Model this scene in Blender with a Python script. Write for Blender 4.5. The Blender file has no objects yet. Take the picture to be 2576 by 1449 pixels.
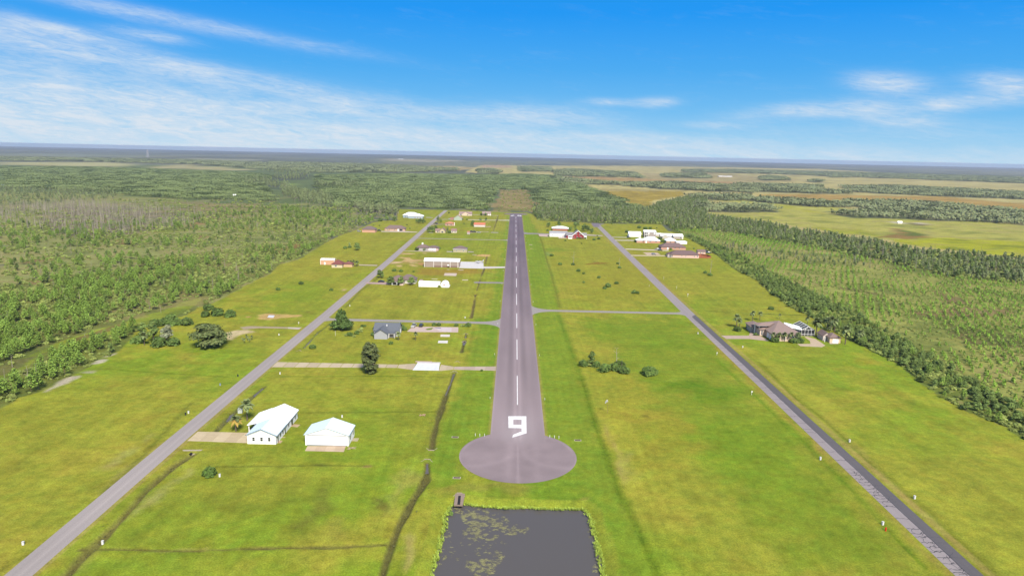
import bpy, bmesh, math, random
import numpy as np
from math import sin, cos, tan, atan, atan2, radians, pi, sqrt
from mathutils import Vector, Matrix

# ------------------------------------------------------------------ camera
H = 96.0                                   # metres above the runway
F = 1717.0                                 # focal length in survey-sheet units (sheet 2576 wide)
ROLL = atan(.02135)
TH = atan(340.6/F)
YAW = atan(1.33/(F/cos(TH)))
def ray(u, v):
    x = u-1288.; y = v-724.5
    c, s = cos(ROLL), sin(ROLL)
    x, y = x*c+y*s, -x*s+y*c
    r0, r1, r2 = x, F*cos(TH)-y*sin(TH), -(F*sin(TH)+y*cos(TH))
    return Vector((r0*cos(YAW)-r1*sin(YAW), r0*sin(YAW)+r1*cos(YAW), r2))
def G(u, v, z=0.0):
    r = ray(u, v); t = (z-H)/r.z
    return (r.x*t, r.y*t)
scene = bpy.context.scene
col = scene.collection
cam_d = bpy.data.cameras.new('camera'); cam = bpy.data.objects.new('camera', cam_d); col.objects.link(cam)
f0 = ray(1288, 724.5); rx = (ray(1289, 724.5)-f0).normalized(); ry = -(ray(1288, 725.5)-f0).normalized(); rz = -f0.normalized()
cam.matrix_world = Matrix(((rx.x, ry.x, rz.x, 0), (rx.y, ry.y, rz.y, 0), (rx.z, ry.z, rz.z, H), (0, 0, 0, 1)))
cam_d.sensor_fit = 'HORIZONTAL'; cam_d.sensor_width = 36; cam_d.lens = 36*F/2576
cam_d.clip_start = .5; cam_d.clip_end = 90000
scene.camera = cam
cam.rotation_mode = 'XYZ'; cam.matrix_world = cam.matrix_world @ Matrix.Rotation(2.6/F, 4, 'X')
CAM_AXES = (rx.copy(), ry.copy(), rz.copy())
def project(x, y, z):
    d = Vector((x, y, z-H)); ax, ay, az_ = CAM_AXES; zc = -d.dot(az_)
    if zc <= 1: return None
    return 1288+F*d.dot(ax)/zc, 724.5-F*d.dot(ay)/zc, zc

# ------------------------------------------------------------------ light
EXPO = 1.35
SUN_EL, SUN_AZ = 45.0, 160.0               # azimuth clockwise from the runway heading (behind, to the right)
scene.view_settings.view_transform = 'Standard'
scene.view_settings.look = 'None'
scene.view_settings.exposure = EXPO
scene.view_settings.gamma = 1.0
scene.view_settings.use_curve_mapping = False
sd = bpy.data.lights.new('sun', 'SUN'); sun = bpy.data.objects.new('sun', sd); col.objects.link(sun)
sd.energy = 3.3; sd.angle = radians(14); sd.color = (1.0, .92, .79)
az, el = radians(SUN_AZ), radians(SUN_EL)
sdir = Vector((sin(az)*cos(el), cos(az)*cos(el), sin(el)))
sun.rotation_euler = sdir.to_track_quat('Z', 'Y').to_euler()

world = bpy.data.worlds.new('World'); scene.world = world; world.use_nodes = True
nt = world.node_tree; nt.nodes.clear(); L = nt.links
def N(t, **k):
    n = nt.nodes.new(t)
    for a, b in k.items(): setattr(n, a, b)
    return n
def mth(op, a, b=None, c=None, clamp=False):
    n = N('ShaderNodeMath', operation=op); n.use_clamp = clamp
    for i, q in enumerate((a, b, c)):
        if q is None: continue
        if isinstance(q, (int, float)): n.inputs[i].default_value = q
        else: L.new(q, n.inputs[i])
    return n.outputs[0]
tc = N('ShaderNodeTexCoord'); sp = N('ShaderNodeSeparateXYZ'); L.new(tc.outputs['Generated'], sp.inputs[0])
dx, dy, dz = sp.outputs
azn = mth('ARCTAN2', dx, dy); eln = mth('ARCSINE', dz)
sky = N('ShaderNodeTexSky', sky_type='NISHITA'); sky.sun_disc = False
sky.sun_elevation = el; sky.sun_rotation = az; sky.altitude = 100; sky.air_density = 1.0; sky.dust_density = .6; sky.ozone_density = 2.0
def lin(c):
    return tuple(((v/255)/12.92 if v/255 <= .04045 else (((v/255)+.055)/1.055)**2.4) for v in c)
ramp = N('ShaderNodeValToRGB')             # clear-sky colour against elevation, horizon to zenith
L.new(mth('MULTIPLY', eln, 1/radians(30), clamp=True), ramp.inputs[0])
SK = [(0.0, (176, 216, 243)), (.05, (144, 204, 243)), (.12, (108, 188, 243)), (.22, (72, 171, 243)), (.36, (24, 152, 245)), (1.0, (14, 120, 225))]
ramp.color_ramp.elements[0].position = 0; ramp.color_ramp.elements[1].position = 1
for p, c in SK[1:-1]: ramp.color_ramp.elements.new(p)
for e, (p, c) in zip(ramp.color_ramp.elements, SK):
    e.position = p; l = lin(c); e.color = (l[0], l[1], l[2], 1)
cv = N('ShaderNodeCombineXYZ'); L.new(mth('MULTIPLY', azn, 6.5), cv.inputs[0]); L.new(mth('ADD', mth('MULTIPLY', eln, 36.0), mth('MULTIPLY', azn, 3.6)), cv.inputs[1])
nz = N('ShaderNodeTexNoise'); nz.inputs['Scale'].default_value = 1.6; nz.inputs['Detail'].default_value = 9; nz.inputs['Roughness'].default_value = .58; nz.inputs['Distortion'].default_value = .5
L.new(cv.outputs[0], nz.inputs['Vector'])
nz2 = N('ShaderNodeTexNoise'); nz2.inputs['Scale'].default_value = 5.5; nz2.inputs['Detail'].default_value = 12; nz2.inputs['Roughness'].default_value = .68; nz2.inputs['Distortion'].default_value = 1.2
L.new(cv.outputs[0], nz2.inputs['Vector'])
n1, n2 = nz.outputs['Fac'], nz2.outputs['Fac']
def azel(u, v):
    r = ray(u, v).normalized(); return atan2(r.x, r.y), math.asin(r.z)
streaks = [(430, 48, 270, 13, .13, .6), (372, 86, 55, 9, .10, .9), (50, 76, 90, 15, .15, .75), (215, 90, 100, 12, .17, .6), (120, 62, 60, 9, .2, .4),
           (500, 182, 290, 18, .13, .95), (80, 140, 230, 34, .1, .45), (230, 236, 420, 30, .10, .85), (240, 318, 560, 46, .05, 1.15), (0, 290, 300, 50, .0, .7),
           (1000, 282, 300, 18, .05, .6), (830, 250, 70, 9, .06, .7), (1350, 288, 120, 20, .04, .75), (1500, 348, 300, 15, .04, .9), (880, 340, 420, 20, .04, .55),
           (2235, 208, 55, 17, .15, 1.3), (2030, 275, 60, 12, .05, .9), (2185, 272, 62, 16, .08, 1.1), (2540, 208, 50, 14, .15, 1.1), (1650, 255, 38, 9, .0, .9),
           (1530, 255, 45, 7, .05, .7), (2500, 246, 80, 14, .0, .6), (2290, 302, 50, 9, .03, .7), (1790, 313, 50, 7, .05, .6), (2380, 262, 45, 12, .0, .7),
           (2200, 392, 500, 18, .02, .35), (1200, 376, 800, 12, .02, .55), (2300, 330, 300, 20, .02, .18), (1900, 285, 60, 12, .02, .35)]
tot = None
for (u, v, hl, ht, sl, st) in streaks:
    a0, e0 = azel(u, v); sl = sl+.0
    da = mth('SUBTRACT', azn, a0); de = mth('SUBTRACT', eln, e0)
    along = mth('DIVIDE', da, hl/F*1.05)
    across = mth('DIVIDE', mth('ADD', de, mth('MULTIPLY', da, sl-.0214)), ht/F)
    q = mth('ADD', mth('MULTIPLY', along, along), mth('MULTIPLY', across, across))
    g = mth('MULTIPLY', mth('EXPONENT', mth('MULTIPLY', q, -.8)), st)
    tot = g if tot is None else mth('ADD', tot, g)
band = mth('MULTIPLY', mth('EXPONENT', mth('MULTIPLY', mth('ABSOLUTE', eln), -1/radians(1.3))), .26)   # pale air near the horizon, all round
tot = mth('ADD', tot, band)
back = mth('MULTIPLY', mth('SUBTRACT', mth('ABSOLUTE', azn), .8, clamp=True), .8)                      # cloud added out of view, sides and behind, to whiten the fill light
high = mth('MULTIPLY', mth('SUBTRACT', eln, radians(15), clamp=True), 1.6)  # unseen cloud added overhead to neutralise the blue ambient and lift the fill
tot = mth('ADD', tot, mth('MAXIMUM', back, mth('MINIMUM', high, .95)))
cov = mth('SUBTRACT', 1.0, mth('EXPONENT', mth('MULTIPLY', tot, -.95)))
det = mth('ADD', mth('MULTIPLY', mth('SUBTRACT', n1, .5), 3.2), mth('MULTIPLY', mth('SUBTRACT', n2, .5), 3.2))
cl = mth('MULTIPLY', cov, mth('ADD', .92, mth('MULTIPLY', det, .62)))
wisp = mth('MULTIPLY', mth('SUBTRACT', mth('ADD', mth('MULTIPLY', n1, .55), mth('MULTIPLY', n2, .45)), .53, clamp=True), .35)
cl = mth('ADD', mth('MAXIMUM', cl, 0.0), wisp, clamp=True)
mx = N('ShaderNodeMix', data_type='RGBA'); L.new(cl, mx.inputs[0]); L.new(ramp.outputs[0], mx.inputs[6])
mx.inputs[7].default_value = (*lin((216, 228, 241)), 1)
# the physical sky gives the light its balance, the graded sky its hue
mx2 = N('ShaderNodeMix', data_type='RGBA'); mx2.inputs[0].default_value = .04
sc_ = N('ShaderNodeMix', data_type='RGBA', blend_type='MULTIPLY'); sc_.inputs[0].default_value = 1; L.new(sky.outputs[0], sc_.inputs[6]); sc_.inputs[7].default_value = (.1, .1, .1, 1)
L.new(mx.outputs[2], mx2.inputs[6]); L.new(sc_.outputs[2], mx2.inputs[7])
bg = N('ShaderNodeBackground'); bg.inputs[1].default_value = 1/2**EXPO; L.new(mx2.outputs[2], bg.inputs[0])
wo = N('ShaderNodeOutputWorld'); L.new(bg.outputs[0], wo.inputs[0])
world.cycles.sampling_method = 'MANUAL'; world.cycles.sample_map_resolution = 512
scene.cycles.max_bounces = 6; scene.cycles.transparent_max_bounces = 8; scene.cycles.volume_bounces = 0
scene.cycles.sample_clamp_indirect = 4

# ------------------------------------------------------------------ helpers
KALB = 2.55                                # what full daylight and the exposure add to an albedo
def alb(c, k=None):
    l = lin(c); k = k or KALB
    return tuple(min(.85, v/k) for v in l)
_m = {}
def mat(name, c, rough=.85, spec=.25, noise=0, nscale=3.0, attr=None, metal=0, raw=False, bump=0, objrand=0):
    if name in _m: return _m[name]
    m = bpy.data.materials.new(name); m.use_nodes = True; t = m.node_tree; b = t.nodes['Principled BSDF']
    rgb = c if raw else alb(c)
    b.inputs['Roughness'].default_value = rough; b.inputs['Specular IOR Level'].default_value = spec; b.inputs['Metallic'].default_value = metal
    b.inputs['Base Color'].default_value = (*rgb, 1)
    src = None
    if attr:
        a = t.nodes.new('ShaderNodeAttribute'); a.attribute_name = attr; src = a.outputs['Color']
    else:
        a = t.nodes.new('ShaderNodeRGB'); a.outputs[0].default_value = (*rgb, 1); src = a.outputs[0]
    fac = None
    if noise:
        tcn = t.nodes.new('ShaderNodeTexCoord'); nn = t.nodes.new('ShaderNodeTexNoise'); nn.inputs['Scale'].default_value = nscale; nn.inputs['Detail'].default_value = 6; nn.inputs['Roughness'].default_value = .65
        t.links.new(tcn.outputs['Object'], nn.inputs['Vector'])
        mr = t.nodes.new('ShaderNodeMapRange'); mr.inputs[1].default_value = .3; mr.inputs[2].default_value = .7; mr.inputs[3].default_value = 1-noise; mr.inputs[4].default_value = 1+noise
        t.links.new(nn.outputs['Fac'], mr.inputs[0]); fac = mr.outputs[0]
    if objrand:
        oi = t.nodes.new('ShaderNodeObjectInfo'); mr = t.nodes.new('ShaderNodeMapRange'); mr.inputs[3].default_value = 1-objrand; mr.inputs[4].default_value = 1+objrand
        t.links.new(oi.outputs['Random'], mr.inputs[0])
        if fac is None: fac = mr.outputs[0]
        else:
            mm = t.nodes.new('ShaderNodeMath'); mm.operation = 'MULTIPLY'; t.links.new(fac, mm.inputs[0]); t.links.new(mr.outputs[0], mm.inputs[1]); fac = mm.outputs[0]
    if fac is not None:
        vm = t.nodes.new('ShaderNodeVectorMath'); vm.operation = 'SCALE'; t.links.new(src, vm.inputs[0]); t.links.new(fac, vm.inputs[3]); src = vm.outputs[0]
    t.links.new(src, b.inputs['Base Color'])
    _m[name] = m
    return m

class MB:
    """collects shapes, builds one mesh"""
    def __init__(s): s.v = []; s.f = []; s.mi = []; s.c = []
    def add(s, vs, fs, mi=0, tint=None):
        o = len(s.v); s.v += [tuple(q) for q in vs]; s.f += [tuple(o+i for i in f) for f in fs]; s.mi += [mi]*len(fs)
        if tint is not None: s.c += [tint]*len(fs)
    def box(s, x0, x1, y0, y1, z0, z1, mi=0):
        s.add([(x0, y0, z0), (x1, y0, z0), (x1, y1, z0), (x0, y1, z0), (x0, y0, z1), (x1, y0, z1), (x1, y1, z1), (x0, y1, z1)],
              [(0, 3, 2, 1), (4, 5, 6, 7), (0, 1, 5, 4), (1, 2, 6, 5), (2, 3, 7, 6), (3, 0, 4, 7)], mi)
    def prism(s, pts, z0, z1, mi=0):
        n = len(pts); vs = [(x, y, z0) for x, y in pts]+[(x, y, z1) for x, y in pts]
        s.add(vs, [tuple(range(n))[::-1], tuple(range(n, 2*n))]+[(i, (i+1) % n, n+(i+1) % n, n+i) for i in range(n)], mi)
    def tube(s, a, b, r0, r1, n=6, mi=0, cap=True):
        a = Vector(a); b = Vector(b); d = (b-a)
        if d.length < 1e-6: return
        q = d.to_track_quat('Z', 'Y'); vs = []
        for p, r in ((a, r0), (b, r1)):
            for i in range(n):
                t = 2*pi*i/n; vs.append(p+q @ Vector((r*cos(t), r*sin(t), 0)))
        fs = [(i, (i+1) % n, n+(i+1) % n, n+i) for i in range(n)]
        if cap: fs += [tuple(range(n))[::-1], tuple(range(n, 2*n))]
        s.add(vs, fs, mi)
    def mesh(s, name, mats, smooth=False):
        me = bpy.data.meshes.new(name); me.from_pydata(s.v, [], s.f)
        for m in (mats if isinstance(mats, (list, tuple)) else [mats]): me.materials.append(m)
        if any(s.mi): me.polygons.foreach_set('material_index', s.mi)
        if s.c and len(s.c) == len(s.f):
            a = me.color_attributes.new('tint', 'FLOAT_COLOR', 'CORNER')
            cc = []
            for p, c in zip(me.polygons, s.c): cc += list(c)*p.loop_total
            a.data.foreach_set('color', cc)
        if smooth: me.polygons.foreach_set('use_smooth', [True]*len(me.polygons))
        me.update(); return me
def link(name, data, parent=None, loc=(0, 0, 0), rz=0, sc=1):
    o = bpy.data.objects.new(name, data); col.objects.link(o); o.parent = parent
    o.location = loc; o.rotation_euler = (0, 0, rz); o.scale = (sc, sc, sc); return o
def tag(o, label=None, cat=None, group=None, kind=None):
    if label: o['label'] = label
    if cat: o['category'] = cat
    if group: o['group'] = group
    if kind: o['kind'] = kind
    return o
def thing(name, label, cat, loc, rz=0, group=None, sc=1):
    return tag(link(name, None, None, loc, rz, sc), label, cat, group)
def sheet(name, pts, z, m, kind='structure', parent=None, label=None, cat=None, thick=0, group=None):
    b = MB()
    if thick: b.prism(pts, z-thick, z)
    else: b.add([(x, y, z) for x, y in pts], [tuple(range(len(pts)))])
    a = sum(pts[i][0]*pts[(i+1) % len(pts)][1]-pts[(i+1) % len(pts)][0]*pts[i][1] for i in range(len(pts)))
    me = b.mesh(name, m)
    o = link(name, me, parent)
    if parent is None: tag(o, label, cat, group, kind)
    return o

# survey sheets: enlargements of the site plan, each with its own origin and scale
def sheetfn(ox, oy, k):
    return lambda x, y, z=0.0: G(ox+x/k, oy+y/k, z)
SA = sheetfn(0, 343.5, 3); SR = sheetfn(1717.3, 343.5, 3); SM = sheetfn(1202.2, 377.8, 3); SN = sheetfn(515.2, 360.6, 3)
SC2 = sheetfn(858.7, 480.9, 5); SC3 = sheetfn(1288, 480.9, 5); S8 = sheetfn(0, 686.9, 3); S85 = sheetfn(1717.3, 729.9, 3)
S7 = sheetfn(601.1, 738.5, 3.75); S5 = sheetfn(429.3, 987.5, 5); S12 = sheetfn(0, 1105.1, 3); S11 = sheetfn(944.5, 987.5, 3.143); S22 = sheetfn(1889.1, 1105.1, 3.75)
S7b = sheetfn(1562.8, 566.7, 10.345); S4 = sheetfn(1846.1, 772.8, 8.571); SE = sheetfn(996, 515.2, 10); S6 = sheetfn(1356.7, 549.5, 15); S3b = sheetfn(961.7, 669.8, 12.5)
SQ = sheetfn(1425.4, 858.7, 10)
SD = lambda x, y, z=0.0: G(x, y, z)
def pl(fn, pts): return [fn(*p) for p in pts]

# ------------------------------------------------------------------ numeric noise and polygon tests
def vnoise(x, y, s, seed):
    x = x/s; y = y/s; ix = np.floor(x).astype(np.int64); iy = np.floor(y).astype(np.int64); fx = x-ix; fy = y-iy
    fx = fx*fx*(3-2*fx); fy = fy*fy*(3-2*fy)
    def h(a, b):
        n = (a*374761393+b*668265263+seed*974711) & 0x7fffffff
        n = ((n ^ (n >> 13))*1274126177) & 0x7fffffff
        n = n ^ (n >> 16)
        return (n & 0xffff)/65535.
    return (h(ix, iy)*(1-fx)+h(ix+1, iy)*fx)*(1-fy)+(h(ix, iy+1)*(1-fx)+h(ix+1, iy+1)*fx)*fy
def fbm(x, y, s, seed, o=4):
    t = 0; a = .5; n = 0
    for i in range(o): t = t+a*vnoise(x, y, s/2**i, seed+i*17); n += a; a *= .55
    return t/n
def inpoly(X, Y, poly):
    P = np.asarray(poly, float); r = np.zeros(X.shape, bool)
    m = (X >= P[:, 0].min()) & (X <= P[:, 0].max()) & (Y >= P[:, 1].min()) & (Y <= P[:, 1].max())
    if not m.any(): return r
    x = X[m]; y = Y[m]; c = np.zeros(x.shape, bool)
    for i in range(len(P)):
        x1, y1 = P[i]; x2, y2 = P[i-1]
        if y1 == y2: continue
        c ^= ((y1 > y) != (y2 > y)) & (x < (x2-x1)*(y-y1)/(y2-y1)+x1)
    r[m] = c; return r
def distline(X, Y, pts, reach):
    P = np.asarray(pts, float); d = np.full(X.shape, 1e9)
    m = (X >= P[:, 0].min()-reach) & (X <= P[:, 0].max()+reach) & (Y >= P[:, 1].min()-reach) & (Y <= P[:, 1].max()+reach)
    if not m.any(): return d
    x = X[m]; y = Y[m]; dd = np.full(x.shape, 1e9)
    for (x1, y1), (x2, y2) in zip(P[:-1], P[1:]):
        l2 = (x2-x1)**2+(y2-y1)**2+1e-9; t = np.clip(((x-x1)*(x2-x1)+(y-y1)*(y2-y1))/l2, 0, 1)
        dd = np.minimum(dd, np.hypot(x-x1-t*(x2-x1), y-y1-t*(y2-y1)))
    d[m] = dd; return d

# ------------------------------------------------------------------ site plan
LAWN = pl(SD, [(0, 1027), (50, 997), (97, 984), (160, 954), (233, 917), (300, 880), (325, 855), (345, 825), (400, 808), (430, 800), (470, 790), (500, 770), (540, 759), (610, 720),
               (680, 687), (703, 663.5), (753, 650), (817, 610), (858.7, 589), (895, 577), (939, 557), (960, 553), (1000, 552), (998.7, 524), (1109, 526), (1199, 528), (1240, 531), (1325, 532),
               (1340, 537), (1356, 552), (1408, 555), (1488, 559), (1538, 560), (1664, 562), (1680, 578), (1728, 593), (1768, 617), (1803, 639), (1850, 677), (1900, 700), (1944, 740),
               (1990, 772), (2055, 803), (2110, 838), (2174, 870), (2264, 917), (2317, 963), (2384, 1007), (2450, 1040), (2517, 1067), (2576, 1100)]) + [(184, 150), (188, -400), (-190, -400), (-190, 150)]
POND = [S11(a_, b_, -1.3) for a_, b_ in [(430, 1449), (490, 1220), (530, 1060), (545, 960), (600, 885), (700, 875), (850, 895), (1000, 905), (1200, 905), (1400, 915), (1560, 915), (1650, 920), (1700, 965), (1730, 1080), (1780, 1250), (1810, 1449)]]
POND = POND + [(27.5, 95), (-22.5, 95)]
DITCH = [  # points, half width, depth, colour of the bed, colour of the sides
    (pl(SD, [(1142.4, 934), (1131.8, 965), (1113, 1016), (1099.8, 1058), (1090, 1095), (1086, 1124)]), 1.5, .9, (105, 92, 72), (128, 128, 60)),
    (pl(SD, [(1075, 1160), (1075, 1180), (1069, 1207), (1040, 1251.6), (1005, 1318), (986, 1363), (971, 1410), (960, 1448.5)])+[(-29, 120), (-29, 60)], 1.35, 1.0, (104, 96, 64), (132, 130, 62)),
    (pl(SD, [(1196, 738.5), (1191, 770), (1185, 797)]), 1.1, .7, (118, 100, 70), (140, 130, 70)),
    (pl(SD, [(1219, 672), (1211, 690), (1199, 729)]), 1.0, .6, (110, 95, 70), (140, 130, 70)),
    (pl(SD, [(1169, 853), (1161, 883)]), 1.1, .7, (100, 90, 60), (120, 120, 55)),
    (pl(SD, [(1172.5, 836), (1171, 846)]), 1.1, .7, (120, 115, 110), (120, 120, 55)),
    (pl(SD, [(1224.7, 643), (1220, 660)]), 1.0, .5, (120, 105, 70), (150, 140, 70)),
    (pl(SD, [(1253, 541), (1240.7, 579)]), 1.5, .5, (130, 125, 65), (150, 145, 70)),
    (pl(SD, [(485, 1139), (433, 1172), (367, 1232), (300, 1308), (250, 1358), (200, 1405), (173, 1438)])+[(-104, 128), (-104, 60)], 1.9, .9, (125, 112, 68), (142, 140, 66)),
    (pl(SD, [(537, 1087.5), (569, 1053.5), (581, 1041.5), (600, 1025), (643, 988), (668, 968)]), 1.1, .6, (120, 118, 90), (135, 140, 60)),
    (pl(SD, [(763, 873), (800, 833), (833, 810)]), 1.0, .7, (125, 120, 112), (120, 132, 55)),
    (pl(SD, [(205, 1378), (310, 1377), (430, 1382), (500, 1381), (620, 1376), (733, 1373), (858, 1371.8), (970, 1366)]), .8, .35, (122, 112, 62), (140, 140, 60)),
    (pl(SD, [(1777, 780), (1870, 784), (1960, 788), (2030, 790), (2060, 792)]), .9, .4, (105, 115, 50), (120, 135, 48)),
]
SWALE = [  # faint mown depressions: points, half width, depth, colour
    (pl(SD, [(246.7, 923.6), (390, 934), (533, 942), (570, 945)]), .7, .12, (128, 148, 42)),
    (pl(SD, [(707.8, 943.8), (840, 944), (974, 942.5), (1120, 945)]), .6, .12, (128, 148, 42)),
    (pl(SD, [(750, 1034), (900, 1034), (1094, 1032)]), .7, .12, (128, 142, 48)),
    (pl(SD, [(541, 1170.5), (705, 1168.5), (809, 1166.5), (930, 1168)]), .5, .15, (120, 128, 50)),
    (pl(SD, [(1907, 906.6), (2000.6, 996.6), (2084, 1060), (2184, 1156.6), (2222, 1185), (2289, 1243.7), (2369, 1313), (2502, 1438)]), .8, .25, (128, 140, 45)),
    (pl(SD, [(2017, 1105), (2129, 1217), (2222, 1313), (2326, 1425)]), .7, .3, (108, 145, 30)),
    (pl(SD, [(1800, 900), (1880, 975), (1960, 1050), (2017, 1105)]), .9, .2, (122, 158, 38)),
    (pl(SD, [(1463, 950), (1490, 1040), (1520, 1130), (1560, 1240), (1610, 1340), (1660, 1449)]), 1.2, .35, (108, 138, 32)),
    (pl(SD, [(1354, 585), (1364, 609), (1369, 627), (1374, 647), (1382, 671), (1388, 693), (1394, 717), (1400, 737), (1408, 770)]), 1.0, .3, (132, 136, 50)),
    (pl(SD, [(1404, 790), (1430, 860), (1463, 950)]), 1.2, .25, (118, 148, 38)),
    (pl(SD, [(480, 1010), (395, 1105), (260, 1240), (150, 1345), (0, 1430)]), 1.0, .2, (134, 140, 52)),
    (pl(SD, [(870, 770), (905, 730), (960, 690)]), .9, .2, (130, 135, 55)),
]
# ground colour regions, in this order: (points, colour, edge softness in metres)
RG = []
def reg(fn, pts, c, j=6): RG.append((pl(fn, pts), c, j))
FIELD = (208, 196, 128); TAN = (196, 178, 122); WOODC = (104, 112, 86); FAR = (124, 130, 106)
# country beyond the airpark: left
reg(SA, [(-300, 205), (3000, 215), (2576, 520), (1500, 560), (-300, 420)], (120, 136, 86), 20)
reg(SA, [(-300, 400), (700, 420), (1500, 480), (2100, 500), (2576, 560), (2576, 1500), (-300, 2800)], (160, 165, 98), 15)
reg(SA, [(800, 500), (1500, 480), (2000, 500), (2100, 560), (1700, 620), (1200, 560)], (158, 150, 100), 10)
reg(SA, [(1000, 500), (1350, 498), (1500, 520), (1050, 530)], (150, 160, 80), 8)
reg(SA, [(450, 520), (1000, 530), (1500, 590), (1200, 690), (900, 750), (560, 740), (300, 660)], (140, 134, 98), 8)
reg(SA, [(0, 185), (700, 187), (900, 190), (1040, 212), (900, 222), (500, 218), (0, 208)], (200, 196, 140), 8)
reg(SA, [(1110, 222), (1400, 200), (1550, 215), (1940, 245), (1750, 250), (1180, 230)], (196, 188, 134), 8)
reg(SA, [(-200, 330), (340, 325), (480, 340), (280, 358), (-200, 362)], (196, 180, 118), 6)
reg(SA, [(1270, 318), (1420, 316), (1420, 324), (1270, 324)], (170, 180, 100), 4)
reg(SA, [(1600, 316), (1740, 316), (1740, 328), (1600, 327)], (170, 185, 100), 4)
reg(SA, [(2100, 345), (2230, 345), (2230, 365), (2100, 362)], (150, 170, 90), 4)
reg(SA, [(0, 120), (700, 128), (1100, 140), (1100, 150), (400, 140), (0, 135)], (150, 158, 130), 15)
reg(SA, [(1330, 150), (1950, 165), (1950, 178), (1500, 172)], (170, 172, 140), 15)
reg(SN, [(1300, 108), (1550, 112), (2000, 125), (1700, 135), (1400, 125)], (190, 182, 150), 15)
reg(SN, [(1450, 160), (1850, 165), (2100, 178), (1900, 198), (1500, 175)], TAN, 10)
reg(SN, [(2080, 158), (2340, 163), (2200, 180), (2080, 178)], (205, 180, 140), 10)
# right-hand fields as one sweep, woods laid over them
reg(SM, [(20, 108), (1200, 112), (2576, 135), (4600, 250), (4600, 1400), (2576, 700), (2000, 560), (1500, 470), (1240, 432), (900, 330), (640, 240), (150, 175), (-100, 160)], FIELD, 8)
reg(SM, [(700, 190), (1250, 205), (2050, 235), (1900, 262), (1200, 225), (1000, 245), (720, 205)], (196, 166, 110), 8)
reg(SM, [(1250, 165), (1760, 165), (2130, 190), (2576, 225), (2100, 240), (1250, 210)], (192, 178, 122), 8)
reg(SM, [(30, 105), (250, 108), (250, 125), (30, 125)], (205, 178, 138), 8)
reg(SM, [(1000, 300), (1560, 305), (1500, 340), (1340, 370), (1290, 420), (1200, 420), (1060, 350), (900, 310)], (186, 165, 72), 6)
reg(SM, [(860, 285), (1600, 290), (1600, 303), (900, 300)], (190, 176, 112), 5)
reg(SR, [(560, 430), (1000, 430), (2000, 450), (2576, 500), (2900, 540), (2900, 580), (2576, 555), (2000, 520), (1000, 480), (560, 455)], (196, 166, 92), 6)
reg(SR, [(220, 475), (510, 480), (1150, 530), (1440, 550), (1100, 570), (1350, 610), (1650, 607), (2900, 670), (2900, 940), (2200, 850), (1500, 765), (830, 665), (450, 610), (170, 570), (700, 560), (690, 530), (500, 500)], (198, 196, 98), 5)
reg(SR, [(700, 500), (1000, 560), (1200, 590), (900, 560)], (196, 196, 70), 5)
reg(SR, [(1500, 770), (2000, 760), (2900, 800), (2900, 960), (2200, 860), (1900, 840)], (190, 194, 48), 6)
reg(SR, [(880, 670), (1300, 690), (1500, 740), (1200, 730)], (180, 184, 66), 5)
reg(SR, [(1560, 690), (1640, 690), (1800, 745), (1950, 755), (1700, 765), (1430, 745), (1600, 735)], (170, 140, 80), 3)
reg(SR, [(1640, 695), (1760, 715), (1830, 740), (1720, 745)], (120, 135, 60), 3)
reg(SR, [(1590, 638), (1680, 645), (1690, 658), (1600, 650)], (220, 212, 190), 2)
reg(SR, [(1770, 642), (1860, 652), (1870, 664), (1790, 655)], (215, 205, 180), 2)
reg(SR, [(1690, 646), (1760, 652), (1820, 664), (1780, 668)], (70, 78, 60), 1)
WOODS = [
    (SM, [(0, 140), (100, 135), (170, 160), (150, 172), (0, 170)]), (SM, [(310, 120), (540, 125), (560, 155), (320, 155)]),
    (SM, [(560, 150), (700, 138), (1180, 165), (1250, 207), (1100, 197), (600, 190)]), (SM, [(560, 200), (720, 212), (1000, 240), (1150, 255), (900, 255), (640, 235)]),
    (SM, [(1080, 245), (1500, 240), (1900, 265), (2090, 317), (1700, 300), (1400, 285), (1100, 265)]), (SM, [(1390, 175), (1700, 170), (1770, 207), (1390, 200)]),
    (SM, [(1950, 250), (2576, 262), (2576, 325), (2150, 300), (1950, 270)]), (SM, [(2060, 358), (2576, 385), (2576, 425), (2060, 380)]),
    (SM, [(1560, 335), (2040, 338), (2045, 372), (1900, 378), (1600, 360)]),
    (SM, [(2130, 200), (2200, 190), (2310, 200), (2340, 222), (2130, 218)]),
    (SR, [(0, 358), (380, 365), (600, 368), (1250, 415), (1240, 430), (600, 412), (0, 400)]), (SR, [(1200, 372), (1600, 370), (2900, 435), (2900, 480), (1800, 440), (1280, 412)]),
    (SR, [(510, 466), (900, 480), (1100, 500), (1300, 480), (1700, 490), (2100, 520), (2900, 590), (2900, 675), (1900, 625), (1480, 607), (1300, 608), (1090, 578), (1150, 566), (1440, 562), (1350, 530), (1000, 525), (510, 480)]),
    (SR, [(120, 510), (600, 518), (700, 550), (640, 567), (160, 567)]),
    (SR, [(430, 245), (1600, 275), (2900, 310), (2900, 360), (1300, 300), (650, 275), (0, 262), (0, 245)]),
    (SR, [(585, 322), (620, 305), (760, 308), (790, 327)]), (SR, [(960, 338), (980, 322), (1050, 325), (1055, 339)]), (SR, [(1110, 300), (1240, 290), (1250, 302), (1110, 304)]),
    (SN, [(1500, 172), (1700, 175), (1700, 205), (1500, 200)]), (SN, [(1730, 180), (1900, 185), (1900, 205), (1730, 205)]), (SN, [(2080, 195), (2220, 200), (2220, 220), (2080, 218)]),
]
WOODP = [pl(f, p) for f, p in WOODS]
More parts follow.
